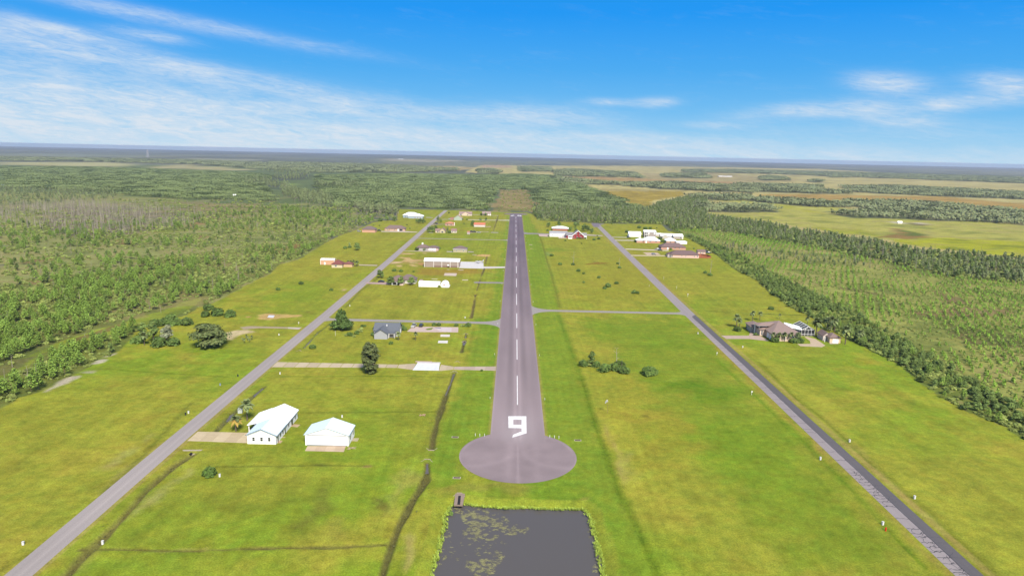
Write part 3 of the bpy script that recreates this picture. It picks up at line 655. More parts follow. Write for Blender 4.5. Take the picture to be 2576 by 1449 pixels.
# painted markings, worn by weather
white = mat('white_paint', (0, 0, 0), rough=.6, raw=False)
white.node_tree.nodes['Principled BSDF'].inputs['Base Color'].default_value = (.60, .60, .59, 1)
for l in list(white.node_tree.links):
    if l.to_socket.name == 'Base Color': white.node_tree.links.remove(l)
tw = white.node_tree; nn = tw.nodes.new('ShaderNodeTexNoise'); nn.inputs['Scale'].default_value = 2.2; nn.inputs['Detail'].default_value = 7; nn.inputs['Roughness'].default_value = .7
tcn = tw.nodes.new('ShaderNodeTexCoord'); tw.links.new(tcn.outputs['Object'], nn.inputs['Vector']); cr_ = tw.nodes.new('ShaderNodeValToRGB'); tw.links.new(nn.outputs['Fac'], cr_.inputs[0])
cr_.color_ramp.elements[0].position = .36; cr_.color_ramp.elements[0].color = (.30, .28, .29, 1); cr_.color_ramp.elements[1].position = .50; cr_.color_ramp.elements[1].color = (.58, .57, .56, 1)
tw.links.new(cr_.outputs[0], tw.nodes['Principled BSDF'].inputs['Base Color'])
mk = MB(); y0 = 252.4; k = 0
while y0 < 1075:
    mk.add([(RX-.18, y0, .045), (RX+.18, y0, .045), (RX+.18, y0+35.5, .045), (RX-.18, y0+35.5, .045)], [(0, 1, 2, 3)]); y0 += 59.7
tag(link('centreline_dashes', mk.mesh('centreline_dashes', white)), kind='structure')
mk = MB()
o = [(1050, 178), (1193, 178), (1195, 205), (1050, 205)]
for poly in ([(1050, 178), (1193, 178), (1193, 205), (1051, 205)], [(1051, 205), (1090, 205), (1090, 271), (1052, 270)], [(1155, 205), (1193, 205), (1195, 312), (1155, 300)], [(1090, 245), (1155, 245), (1155, 273), (1090, 271)], [(1155, 297), (1195, 312), (1081, 347), (1089, 324)]):
    p = pl(S11, poly); mk.add([(x, y, .046) for x, y in p][::-1], [tuple(range(len(p)))])
tag(link('runway_number', mk.mesh('runway_number', white)), kind='structure')
mk = MB()                                   # 27, read from the far end
def blk(x0, x1, y0, y1): mk.add([(x0, y0, .046), (x1, y0, .046), (x1, y1, .046), (x0, y1, .046)], [(0, 1, 2, 3)])
ya, yb = 1069, 1088
for (a, c) in (((RX+2.4), (RX+8.6)),):      # the 2, turned about
    blk(a, c, ya, ya+3.4); blk(a, c, ya+7.6, ya+11); blk(a, c, yb-3.4, yb); blk(c-2, c, ya+3.4, ya+7.6) ; blk(a, a+2, ya+11, yb-3.4)
a, c = RX-8.4, RX-2.2                       # the 7, turned about
blk(a, c, ya, ya+3.6)
mk.add([(a, ya+3.6, .046), (a+2.2, ya+3.6, .046), (c, yb, .046), (c-2.2, yb, .046)], [(0, 1, 2, 3)])
tag(link('runway_number', mk.mesh('runway_number', white)), kind='structure')
# tar seals across the old lane of the right-hand road
rng = random.Random(4)
tar = mat('tar_seal', (84, 82, 90), rough=.7)
tb = MB()
def tarline(pts, w):
    for (x1, y1), (x2, y2) in zip(pts[:-1], pts[1:]):
        d = Vector((x2-x1, y2-y1)); 
        if d.length < .05: continue
        n = Vector((-d.y, d.x)).normalized()*w/2; e = d.normalized()*w*.3
        tb.add([(x1-n.x-e.x, y1-n.y-e.y, .030), (x2-n.x+e.x, y2-n.y+e.y, .030), (x2+n.x+e.x, y2+n.y+e.y, .030), (x1+n.x-e.x, y1+n.y-e.y, .030)], [(0, 1, 2, 3)])
def xr(y): return float(np.interp(y, [p[1] for p in RRX], [p[0] for p in RRX]))
yy = 140.
while yy < 405:
    dense = (yy < 165) or (178 < yy < 200) or rng.random() < .12
    x = xr(yy); pts = [(x-3.4, yy)]; n = 5
    for i in range(1, n+1): pts.append((x-3.4+3.6*i/n, yy+rng.uniform(-.35, .35)))
    tarline(pts, rng.uniform(.14, .24))
    if rng.random() < .5: tarline([(x+.2, yy+rng.uniform(-.3, .3)), (x+1.8, yy+rng.uniform(-.3, .3)), (x+3.3, yy)], .10)
    if dense and yy < 210:
        q = rng.uniform(.2, 2.6); p = [(x-q, yy)]
        for i in range(4): p.append((p[-1][0]+rng.uniform(-.5, .8), p[-1][1]+rng.uniform(.4, .9)))
        tarline(p, .13)
        p = [(x-.3, yy+.5)]
        for i in range(4): p.append((p[-1][0]+rng.uniform(-.9, .1), p[-1][1]+rng.uniform(-.6, .2)))
        tarline(p, .14)
    yy += rng.uniform(1.3, 2.8) if dense and yy < 210 else rng.uniform(3.2, 8.5)
p = [(xr(y)+.1+rng.uniform(-.12, .12), y) for y in np.arange(139, 408, 1.6)]; tarline(p, .22)
tag(link('tar_seal', tb.mesh('tar_seal', tar)), kind='structure')

# concrete drives, built slab by slab
def conc(c, n=.1): return mat('concrete_%d_%d_%d' % c, tuple(v*1.12 for v in alb(c)), rough=.9, noise=n, nscale=.5, raw=True)
def drive(pa, pb, wid0, n, c, name='driveway', z=.028, wid1=None, label=None):
    """slabs between the left ends pa=(near,far) and right ends pb=(near,far)"""
    root = link(name, None); tag(root, kind='structure')
    cs = [c, tuple(max(0, v-8) for v in c), tuple(min(255, v+5) for v in c)]
    for i in range(n):
        a, b_ = i/n+.0008*n/4, (i+1)/n-.0008*n/4
        q = []
        for t, k in ((a, 0), (b_, 0), (b_, 1), (a, 1)):
            q.append((pa[k][0]+(pb[k][0]-pa[k][0])*t, pa[k][1]+(pb[k][1]-pa[k][1])*t))
        mb = MB(); mb.prism(q, z-.12, z); link('slab', mb.mesh('slab', conc(cs[(i*7+i//3) % 3])), root)
    return root
# long drive past the tall tree
BE = (222, 204, 172)
drive([(-107.3, 292.5), (-107.3, 300.2)], [(-51.5, 295.5), (-51.5, 300.3)], 0, 11, BE)
drive([(-51.3, 295.5), (-51.3, 300.3)], [(-43.8, 292.8), (-43.8, 302.5)], 0, 2, BE)
drive([(-32.2, 292.2), (-32.2, 301.5)], [(-26.0, 294.6), (-26.0, 299.0)], 0, 2, BE)
drive([(-25.8, 294.6), (-25.8, 299.0)], [(-6.8, 294.4), (-6.8, 300.6)], 0, 4, (214, 194, 176))
slab = MB(); slab.prism(pl(S7, [(1640, 712), (1885, 716), (1897, 640), (1690, 638)]), -.1, .16); o = link('foundation_slab', slab.mesh('foundation_slab', mat('painted_slab', (.46, .47, .50), noise=.10, nscale=.6, rough=.6, raw=True)))
tag(o, 'bare pale foundation slab laid across the long concrete drive', 'slab')
slab = MB(); slab.box(-43.2, -32.6, 302.2, 303.4, .16, .55); link('kerb', slab.mesh('kerb', conc((236, 232, 232))), o)
slab = MB(); slab.box(-44.5, -36.8, 304.6, 305.8, 0, .22); link('footing', slab.mesh('footing', conc((220, 190, 168))), o)
# white house drive
drive([(-107.2, 212.6), (-107.2, 220.3)], [(-86.75, 211.9), (-86.75, 220.3)], 0, 5, (230, 210, 172))
drive(pl(S5, [(1690, 718), (1722, 656)]), pl(S5, [(2180, 730), (2205, 657)]), 0, 4, (226, 202, 174))
P2 = [(S5, [(1510, 410), (1595, 422), (1632, 388), (1550, 382)], (216, 190, 150)), (S5, [(1340, 618), (1385, 622), (1412, 590), (1370, 585)], (212, 186, 150)), (S5, [(1395, 555), (1440, 553), (1448, 543), (1405, 543)], (208, 190, 150)),
      (S7, [(1876, 456), (1968, 458), (1971, 434), (1882, 434)], (250, 246, 240)), (S7, [(1900, 397), (1988, 398), (1991, 377), (1903, 376)], (250, 240, 230)),
      (S7, [(268, 216), (325, 218), (338, 196), (283, 194)], (240, 240, 248)),
      (SC2, [(1290, 1050), (1445, 1055), (1453, 1020), (1300, 1018)], (232, 212, 192)), (SC2, [(1130, 1096), (1205, 1098), (1212, 1089), (1140, 1088)], (214, 210, 180)), (SC2, [(1518, 1109), (1592, 1110), (1594, 1100), (1524, 1100)], (222, 212, 190)),
      (SC2, [(1465, 981), (1535, 983), (1540, 975), (1475, 973)], (216, 204, 180)), (SC2, [(1325, 976), (1360, 977), (1360, 971), (1328, 970)], (210, 196, 170)), (SC2, [(1645, 790), (1700, 793), (1700, 786), (1650, 784)], (196, 186, 160)),
      (SC3, [(215, 665), (255, 668), (255, 660), (220, 658)], (196, 186, 150)), (SC3, [(230, 712), (255, 714), (255, 708), (232, 706)], (210, 180, 140))]
for fn, p, c in P2:
    sheet('concrete_pad', pl(fn, p), .05, conc(c), 'structure', thick=.15)
# aprons, drives and paths as single slabs
for fn, p, c, nm in [
    (SC2, [(1480, 955), (1790, 963), (1787, 880), (1503, 874)], (244, 240, 238), 'hangar_apron'), (SC2, [(1791, 962), (2058, 955), (2060, 936), (1790, 936)], (236, 228, 220), 'driveway'),
    (SC2, [(290, 1150), (590, 1165), (660, 1160), (600, 1130), (440, 1135), (330, 1130)], (206, 176, 166), 'driveway'),
    (SC2, [(780, 742), (1195, 754), (1200, 738), (800, 737)], (206, 190, 170), 'driveway'), (SC2, [(1320, 752), (1405, 756), (1403, 744), (1330, 743)], (212, 204, 196), 'driveway'), (SC2, [(1590, 757), (1660, 757), (1670, 748), (1592, 744)], (196, 188, 186), 'driveway'),
    (SC2, [(500, 500), (945, 508), (960, 500), (810, 492), (795, 488), (500, 490)], (224, 208, 190), 'driveway'), (SC2, [(220, 922), (450, 928), (455, 916), (225, 910)], (214, 196, 180), 'driveway'),
    (SE, [(755, 302), (930, 306), (938, 294), (755, 286)], (196, 190, 180), 'driveway'), (SE, [(1810, 358), (2576, 372), (2576, 360), (1815, 346)], (232, 224, 206), 'driveway'), (SC2, [(1950, 357), (2115, 360), (2115, 350), (1950, 350)], (226, 216, 200), 'driveway'),
    (SE, [(1860, 680), (2050, 672), (2200, 660), (2340, 668), (2340, 655), (1880, 648)], (206, 184, 170), 'driveway'), (SE, [(2380, 680), (2576, 690), (2576, 668), (2400, 660)], (186, 178, 160), 'driveway'), (SE, [(2380, 245), (2576, 256), (2576, 244), (2390, 234)], (180, 182, 150), 'driveway'),
    (SE, [(1920, 232), (2130, 235), (2130, 226), (1920, 222)], (190, 188, 160), 'driveway'), (SE, [(1160, 350), (1450, 352), (1450, 340), (1170, 336)], (176, 176, 150), 'driveway'),
    (SE, [(830, 490), (1000, 480), (1190, 470), (1240, 480), (1235, 462), (1000, 460), (900, 470)], (178, 166, 150), 'driveway'), (SE, [(2240, 418), (2360, 420), (2360, 412), (2240, 410)], (206, 172, 140), 'driveway'), (SE, [(2255, 534), (2395, 536), (2390, 520), (2260, 518)], (214, 184, 164), 'driveway'),
    (SE, [(820, 683), (935, 684), (930, 672), (830, 672)], (206, 202, 178), 'driveway'),
    (SC3, [(345, 556), (460, 562), (462, 530), (332, 528)], (224, 200, 186), 'hangar_apron'), (SC3, [(930, 545), (1125, 553), (1150, 545), (920, 530)], (206, 190, 186), 'driveway'), (SC3, [(590, 582), (700, 582), (690, 565), (582, 565)], (236, 214, 204), 'driveway'),
    (SC3, [(1255, 570), (1465, 576), (1465, 567), (1255, 563)], (206, 196, 180), 'driveway'), (SC3, [(1295, 610), (1540, 613), (1540, 603), (1300, 601)], (230, 220, 204), 'driveway'), (SC3, [(1425, 722), (1860, 738), (1970, 742), (1970, 730), (1430, 710)], (232, 218, 190), 'driveway'),
    (SC3, [(1500, 802), (1960, 808), (1960, 796), (1500, 790)], (232, 214, 176), 'driveway'), (SC3, [(1700, 792), (1870, 790), (1830, 762), (1645, 758)], (226, 200, 172), 'driveway'),
    (SC3, [(1955, 823), (2350, 834), (2355, 824), (1965, 812)], (226, 206, 184), 'driveway'),
    (S85, [(290, 335), (330, 360), (500, 360), (640, 376), (650, 372), (600, 345), (540, 325), (510, 308), (500, 335)], (214, 190, 172), 'driveway'),
    (S85, [(865, 398), (890, 415), (1050, 422), (1078, 410), (1040, 385), (1000, 360), (940, 343), (918, 345), (960, 375), (965, 397)], (222, 200, 170), 'driveway'), (S85, [(1110, 398), (1175, 398), (1175, 390), (1110, 390)], (220, 206, 196), 'driveway'),
    (S8, [(1810, 402), (1840, 418), (1960, 408), (2170, 412), (2170, 400), (1880, 392)], (190, 172, 142), 'driveway'), (S8, [(2172, 412), (2255, 418), (2280, 403), (2172, 400)], (216, 202, 186), 'driveway'),
    (S7, [(1585, 348), (1640, 302), (2070, 308), (2068, 356), (1640, 352)], (228, 204, 192), 'patio')]:
    if nm == 'patio': sheet('patio', pl(fn, p), .06, conc(c), 'structure', thick=.18)
    else: sheet(nm, pl(fn, p), .034, conc(c), 'structure')
sheet('patio_lawn', pl(S7, [(1760, 325), (1790, 318), (1820, 314), (1835, 312), (1815, 333), (1775, 335)]), .072, mat('patio_grass', (140, 160, 50), noise=.2), 'structure')
sheet('painted_court', pl(S7, [(1838, 318), (1870, 306), (2005, 312), (2005, 352), (1900, 350), (1870, 330)]), .076, conc((238, 220, 220)), 'structure')
sheet('painted_court', pl(S7, [(1845, 316), (1855, 309), (1910, 312), (1905, 320)]), .082, conc((158, 146, 160)), 'structure')

# ------------------------------------------------------------------ water
mw = bpy.data.materials.new('pond_water'); mw.use_nodes = True; b = mw.node_tree.nodes['Principled BSDF']
b.inputs['Base Color'].default_value = (.068, .063, .060, 1); b.inputs['Roughness'].default_value = .12; b.inputs['IOR'].default_value = 1.33; b.inputs['Specular IOR Level'].default_value = .28
nn = mw.node_tree.nodes.new('ShaderNodeTexNoise'); nn.inputs['Scale'].default_value = 1.4; nn.inputs['Detail'].default_value = 4
bp = mw.node_tree.nodes.new('ShaderNodeBump'); bp.inputs['Strength'].default_value = .12; bp.inputs['Distance'].default_value = .05
tcn = mw.node_tree.nodes.new('ShaderNodeTexCoord'); mw.node_tree.links.new(tcn.outputs['Object'], nn.inputs['Vector']); mw.node_tree.links.new(nn.outputs['Fac'], bp.inputs['Height']); mw.node_tree.links.new(bp.outputs[0], b.inputs['Normal'])
cx = sum(p[0] for p in POND)/len(POND); cy = sum(p[1] for p in POND)/len(POND)
sheet('pond_water', [(-34, 80), (38, 80), (34, 177.5), (-24, 178.5)], -1.30, mw)
for p, z in ((pl(SD, [(1137, 936), (1146, 934), (1140, 950), (1128, 975), (1122, 990), (1120, 988), (1127, 965)]), -.62), (pl(SD, [(1069, 1156), (1080, 1156), (1080, 1184), (1069, 1184)]), -.62), (pl(SD, [(760, 874), (797, 834), (804, 834), (767, 875)]), -.45),
             (pl(SD, [(637, 994), (641, 984), (660, 972), (664, 974), (648, 992)]), -.33), (pl(SD, [(568, 1056), (578, 1040), (588, 1036), (580, 1050), (572, 1058)]), -.33), (pl(SD, [(1166, 838), (1177, 838), (1175, 846), (1167, 846)]), -.4),
             (pl(SD, [(1164, 856), (1172, 856), (1170, 864), (1164, 864)]), -.42)):
    sheet('ditch_water', p, z, mat('ditch_water', (128, 122, 118), rough=.35, spec=.12), 'structure')
sheet('far_pond_water', pl(SA, [(-300, 352), (100, 350), (125, 356), (100, 366), (-300, 368)]), .3, mat('far_water', (160, 186, 206), rough=.3), 'structure')

# ------------------------------------------------------------------ foliage meshes
def leafmat(name, c, rnd=.24):
    if name in _m: return _m[name]
    if max(c) > 1: c = tuple(v*1.3 for v in alb(c))
    m = mat(name, c, rough=.9, spec=.12, objrand=rnd, raw=True); t = m.node_tree; b = t.nodes['Principled BSDF']
    src = b.inputs['Base Color'].links[0].from_socket
    a = t.nodes.new('ShaderNodeAttribute'); a.attribute_name = 'tint'
    mm = t.nodes.new('ShaderNodeMix'); mm.data_type = 'RGBA'; mm.blend_type = 'MULTIPLY'; mm.inputs[0].default_value = 1
    tl = t.nodes.new('ShaderNodeBsdfTranslucent'); ms = t.nodes.new('ShaderNodeMixShader'); ms.inputs[0].default_value = .22; out = [n for n in t.nodes if n.type == 'OUTPUT_MATERIAL'][0]
    t.links.new(mm.outputs[2], tl.inputs[0]); t.links.new(b.outputs[0], ms.inputs[1]); t.links.new(tl.outputs[0], ms.inputs[2]); t.links.new(ms.outputs[0], out.inputs[0])
    t.links.new(src, mm.inputs[6]); t.links.new(a.outputs['Color'], mm.inputs[7]); t.links.new(mm.outputs[2], b.inputs['Base Color'])
    return m
FK = 1.0
M_PINE = leafmat('pine_needles', (0.175, 0.27, 0.052)); M_PINED = leafmat('far_pine_needles', (0.165, 0.215, 0.082), .05); M_GREYP = leafmat('far_mossy_leaves', (0.20, 0.235, 0.115), .06); M_OAK = leafmat('oak_leaves', (0.135, 0.195, 0.055)); M_GREY = leafmat('mossy_leaves', (0.205, 0.25, 0.112)); M_BUSH = leafmat('bush_leaves', (0.095, 0.15, 0.038)); M_SAP = leafmat('sapling_needles', (0.2, 0.33, 0.05))
M_BARK = mat('grey_bark', (140, 126, 110), noise=.2); M_SNAG = mat('weathered_wood', (196, 186, 168), noise=.2, objrand=.3); M_PALM = leafmat('palm_fronds', (0.165, 0.205, 0.085)); M_REED = leafmat('reed_blades', (0.32, 0.42, 0.075)); M_SCRUB = leafmat('scrub_leaves', (0.205, 0.255, 0.07)); M_DEADP = leafmat('dry_fronds', (0.5, 0.3, 0.1)); M_SILV = leafmat('silver_leaves', (0.27, 0.3, 0.19))
def quad_at(mb, c, n, s, rnd, mi, tint, asp=1.0):
    n = Vector(n).normalized(); up = Vector((rnd.uniform(-1, 1), rnd.uniform(-1, 1), rnd.uniform(-1, 1)))
    u = n.cross(up)
    if u.length < 1e-3: u = Vector((1, 0, 0))
    u.normalize(); w = n.cross(u); u = u*s; w = w*s*asp; c = Vector(c)
    k = rnd.random()
    if k < .5: mb.add([c-u-w*.6, c+u*.9-w, c+u*.2+w], [(0, 1, 2)], mi, tint)
    else: mb.add([c-u-w*.5, c+u*.2-w, c+u+w*.4, c-u*.3+w], [(0, 1, 2, 3)], mi, tint)
def tintof(rnd, v=.25):
    k = 1+rnd.uniform(-v, v); return (k*(1+rnd.uniform(-.06, .1)), k, k*(1+rnd.uniform(-.12, .05)), 1)
def blob(mb, c, r, n, s, rnd, mi=1, v=.25, core=True, asp=1.0):
    c = Vector(c); base = rnd.uniform(-.12, .12)
    for i in range(n):
        d = Vector((rnd.gauss(0, 1), rnd.gauss(0, 1), rnd.gauss(0, 1))).normalized()
        if d.z < -.35 and rnd.random() < .6: d.z = -d.z
        q = rnd.uniform(.72, 1.08); p = c+Vector((d.x*r[0]*q, d.y*r[1]*q, d.z*r[2]*q))
        nn = (d+Vector((rnd.gauss(0, .35), rnd.gauss(0, .35)-.15, rnd.gauss(0, .35)+.55)))
        t = tintof(rnd, v); t = tuple(x*(1+base) for x in t[:3])+(1,)
        quad_at(mb, p, nn, s*rnd.uniform(.7, 1.3), rnd, mi, t, asp)
    if core:
        vs = []; fs = []; n_, k_ = 6, 3
        for j in range(1, k_):
            for i in range(n_):
                ph = pi*j/k_; th = 2*pi*i/n_+j*.5; vs.append((c.x+r[0]*.72*sin(ph)*cos(th), c.y+r[1]*.72*sin(ph)*sin(th), c.z+r[2]*.72*cos(ph)))
        vs += [(c.x, c.y, c.z+r[2]*.72), (c.x, c.y, c.z-r[2]*.72)]; T = len(vs)-2
        for j in range(k_-2):
            for i in range(n_): fs.append((j*n_+i, (j+1)*n_+i, (j+1)*n_+(i+1) % n_, j*n_+(i+1) % n_))
        for i in range(n_): fs.append((T, i, (i+1) % n_)); fs.append((T+1, (k_-2)*n_+(i+1) % n_, (k_-2)*n_+i))
        tt = (.95+base, .95+base, .95+base, 1); mb.add(vs, fs, mi, tt)
def mk_pine(seed, h=10., low=False):
    r = random.Random(seed); tr = MB(); cr = MB()
    lean = Vector((r.uniform(-.4, .4), r.uniform(-.4, .4), 0)); top = Vector((0, 0, h))+lean
    tr.tube((0, 0, -.3), (lean.x*.5, lean.y*.5, h*.5), .14, .10, 5, cap=False); tr.tube((lean.x*.5, lean.y*.5, h*.5), top, .10, .03, 5, cap=False)
    z0 = h*r.uniform(.28, .42); nwh = 7
    for k in range(nwh):
        f = k/(nwh-1); z = z0+(h*1.0-z0)*f; R = (2.3*(1-f)**.7+.5)*r.uniform(.8, 1.15)*(h/10)
        nb = 5 if f < .8 else 2
        for i in range(nb):
            a = 2*pi*(i/nb)+k*1.1+r.uniform(-.3, .3); rr = R*r.uniform(.75, 1.15); ax = lean*(z/h)
            e = Vector((ax.x+rr*cos(a), ax.y+rr*sin(a), z+rr*.18))
            if f < .8: tr.tube((ax.x, ax.y, z-.2), e, .035, .015, 3, cap=False)
            blob(cr, e, (.85*h/10, .85*h/10, .5*h/10), 11, .38*h/10, r, 0, .34, core=False)
            if rr > 1: blob(cr, e*.5+Vector((ax.x, ax.y, z))*.5, (.5, .5, .3), 5, .3, r, 0, .28, core=False)
    return tr, cr
def mk_broad(seed, h=9., w=3.2, n=9, leaf=.42, q=46, trunk=True, flat=.75, gap=.0):
    r = random.Random(seed); tr = MB(); cr = MB()
    if trunk: tr.tube((0, 0, -.3), (0, 0, h*.35), .28*h/9, .2*h/9, 7, cap=False)
    for i in range(n):
        a = 2*pi*i/n*1.9+r.uniform(-.4, .4); f = (i+.5)/n; z = h*(.28+.60*f)*r.uniform(.92, 1.05); R = w*sqrt(max(.05, 1-(abs(f-.35)/.8)**2))*r.uniform(.35, .75)*(1-.5*f)
        c = Vector((R*cos(a), R*sin(a), z)); br = w*r.uniform(.34, .5)*(1-.25*f)
        if trunk: tr.tube((0, 0, h*.25), c*.9, .1*h/9, .04, 4, cap=False)
        blob(cr, c, (br, br, br*flat), q, leaf, r, 0)
    blob(cr, (0, 0, h*.62), (w*.55, w*.55, h*.26), q, leaf, r, 0)
    return tr, cr
def mk_snag(seed, h=9., wig=1.):
    r = random.Random(seed); tr = MB(); p = Vector((0, 0, -.3)); n = 4; rad = .24
    for i in range(n):
        q = Vector((p.x+r.uniform(-.25, .25)*wig, p.y+r.uniform(-.25, .25)*wig, h*(i+1)/n)); tr.tube(p, q, rad, rad*.72, 5, cap=False); rad *= .72
        if i > 0:
            for k in range(r.randint(1, 3)):
                a = r.uniform(0, 2*pi); l = r.uniform(.7, 2.2)*(1.2-i*.2); e = q+Vector((l*cos(a), l*sin(a), l*r.uniform(.2, .9))); tr.tube(q, e, rad*.6, .02, 4, cap=False)
                for kk in range(2):
                    a2 = a+r.uniform(-.9, .9); l2 = l*.5; m_ = q.lerp(e, r.uniform(.4, .9)); tr.tube(m_, m_+Vector((l2*cos(a2), l2*sin(a2), l2*.6)), .03, .012, 3, cap=False)
        p = q
    return tr, None
def mk_bush(seed, w=1.6, h=1.6, n=6, leaf=.26, q=44):
    r = random.Random(seed); cr = MB()
    for i in range(n):
        a = 2*pi*i/n+r.uniform(-.5, .5); R = w*.55*r.uniform(.5, 1.); br = w*r.uniform(.35, .55)
        blob(cr, (R*cos(a), R*sin(a), h*r.uniform(.25, .5)), (br, br, h*.5), q, leaf, r, 0)
    blob(cr, (0, 0, h*.6), (w*.5, w*.5, h*.5), q, leaf, r, 0)
    return None, cr
def mk_palm(seed, h=5., dry=False, R=2.3):
    r = random.Random(seed); tr = MB(); cr = MB()
    tr.tube((0, 0, -.2), (.1, 0, h*.55), .21, .17, 7, cap=False); tr.tube((.1, 0, h*.55), (0, 0, h), .17, .2, 7, cap=True)
    for k in range(42):
        a = r.uniform(0, 2*pi); e = r.uniform(-.75, 1.4); L_ = R*r.uniform(.8, 1.1); d = Vector((cos(a)*cos(e), sin(a)*cos(e), sin(e))); side = Vector((-sin(a), cos(a), 0))
        p = Vector((0, 0, h)); pv = None; t = tintof(r, .25)
        if dry and e < .1: t = (2.0, 1.15, .7, 1)
        for i in range(4):
            w_ = [.1, .42, .40, .05][i]*R/1.9; f = i/3; c = p+d*L_*f+Vector((0, 0, -.75*f*f*R/1.9))
            cur = (c-side*w_, c+side*w_)
            if pv: cr.add([pv[0], pv[1], cur[1], cur[0]], [(0, 1, 2, 3)], 0, t)
            pv = cur
    return tr, cr
def lowtree(mb, x, y, h, w, r, kind):
    """one far tree of a patch: a thin trunk and a small open crown (0 bark, 1 leaves)"""
    mb.add([(x-.15, y, 0), (x+.15, y, 0), (x, y, h*.8)], [(0, 1, 2)], 0, (1, 1, 1, 1))
    base = r.uniform(-.09, .09)
    if kind == 'pine': lays = [(.45, 1.), (.7, .75), (.93, .4)]
    else: lays = [(.5, .9), (.72, 1.), (.9, .65)]
    for f, ww in lays:
        for i in range(3 if f > .9 else 5):
            a = r.uniform(0, 2*pi); R = w*ww*r.uniform(.3, .95); t = tintof(r, .22); t = tuple(q*(1+base) for q in t[:3])+(1,)
            quad_at(mb, (x+R*cos(a), y+R*sin(a), h*f+r.uniform(-.4, .4)), (cos(a)*.5, sin(a)*.5-.3, .9), w*.55*r.uniform(.7, 1.3), r, 1, t)
def mk_patch(seed, size, n, h0, h1, w0, w1, kind, dead=0.):
    r = random.Random(seed); mb = MB()
    for i in range(n):
        x, y = r.uniform(-size/2, size/2), r.uniform(-size/2, size/2); h = r.uniform(h0, h1)
        if r.random() < dead:
            mb.add([(x-.14, y, 0), (x+.14, y, 0), (x+r.uniform(-.6, .6), y+r.uniform(-.6, .6), h*1.05)], [(0, 1, 2)], 0, (1, 1, 1, 1))
            mb.add([(x, y-.12, 0), (x, y+.12, 0), (x+r.uniform(-.6, .6), y+r.uniform(-.6, .6), h*1.0)], [(0, 1, 2)], 0, (1, 1, 1, 1))
            for k in range(3): a = r.uniform(0, 6.28); mb.add([(x, y, h*.6), (x+.1, y, h*.66), (x+1.4*cos(a), y+1.4*sin(a), h*(.75+.2*r.random()))], [(0, 1, 2)], 0, (1, 1, 1, 1))
        else: lowtree(mb, x, y, h, r.uniform(w0, w1), r, kind)
    return mb

hidden = {}
def source_collection(name, datas):
    c = bpy.data.collections.new(name)
    for i, me in enumerate(datas):
        o = bpy.data.objects.new('%s_%02d' % (name, i), me); c.objects.link(o)
    return c
def scatter(name, label, cat, pts, coll, nvar):
    """pts: (x,y,z,scale,rot,variant) -> ONE object whose geometry nodes instance the sources"""
    if not len(pts): return None
    P = np.asarray(pts, float); me = bpy.data.meshes.new(name); me.vertices.add(len(P)); me.vertices.foreach_set('co', P[:, :3].astype(np.float32).ravel())
    for nm, ty, k in (('scl', 'FLOAT', 3), ('rot', 'FLOAT', 4), ('idx', 'INT', 5)):
        a = me.attributes.new(nm, ty, 'POINT'); a.data.foreach_set('value', P[:, k].astype(np.int32 if ty == 'INT' else np.float32))
    o = link(name, me); tag(o, label, cat, None, 'stuff')
    g = bpy.data.node_groups.new(name, 'GeometryNodeTree'); g.interface.new_socket('Geometry', in_out='INPUT', socket_type='NodeSocketGeometry'); g.interface.new_socket('Geometry', in_out='OUTPUT', socket_type='NodeSocketGeometry')
    gi = g.nodes.new('NodeGroupInput'); go = g.nodes.new('NodeGroupOutput'); ins = g.nodes.new('GeometryNodeInstanceOnPoints'); ci = g.nodes.new('GeometryNodeCollectionInfo')
    ci.inputs['Collection'].default_value = coll; ci.inputs['Separate Children'].default_value = True; ci.inputs['Reset Children'].default_value = True
    def na(nm, ty):
        n = g.nodes.new('GeometryNodeInputNamedAttribute'); n.data_type = ty; n.inputs['Name'].default_value = nm; return n.outputs['Attribute']
    cx = g.nodes.new('ShaderNodeCombineXYZ'); g.links.new(na('rot', 'FLOAT'), cx.inputs[2])
    g.links.new(gi.outputs[0], ins.inputs['Points']); g.links.new(ci.outputs[0], ins.inputs['Instance']); ins.inputs['Pick Instance'].default_value = True
    g.links.new(na('idx', 'INT'), ins.inputs['Instance Index']); g.links.new(cx.outputs[0], ins.inputs['Rotation'])
    g.links.new(na('scl', 'FLOAT'), ins.inputs['Scale']); g.links.new(ins.outputs[0], go.inputs[0])
    o.modifiers.new('scatter', 'NODES').node_group = g
    return o
class Kind:
    """a kind of plant: variants with a trunk and a crown mesh, plus joined ones for the masses"""
    def __init__(s, name, vs, mt, mc):
        s.name = name; s.v = []; js = []
        for i, (tr, cr) in enumerate(vs):
            a = tr.mesh('trunk', mt) if tr else None; b = cr.mesh('crown', mc, False) if cr else None; s.v.append((a, b))
            j = MB()
            if tr: j.add(tr.v, tr.f, 0); j.c = [(1, 1, 1, 1)]*len(tr.f)
            if cr:
                o = len(j.v); j.v += cr.v; j.f += [tuple(o+q for q in f) for f in cr.f]; j.mi += [1]*len(cr.f); j.c += cr.c
            if not tr: j.c = list(cr.c)
            js.append(j.mesh(name+'_mass', [mt, mc]))
        s.coll = source_collection(name+'_source', js); s.n = len(vs)
    def one(s, x, y, sc, rot, var, label, cat, group=None, name=None, z=0):
        a, b = s.v[var % s.n]
        if a is None or b is None:
            o = link(name or s.name, a or b, None, (x, y, z), rot, sc); return tag(o, label, cat, group)
        r = thing(name or s.name, label, cat, (x, y, z), rot, group, sc); link('trunk', a, r); link('crown', b, r); return r
def on_screen(x, y, h):
    p = project(x, y, h*.5)
    if p is None or p[0] < -20 or p[0] > 2596 or p[1] > 1470: return 0
    return h*F/p[2]
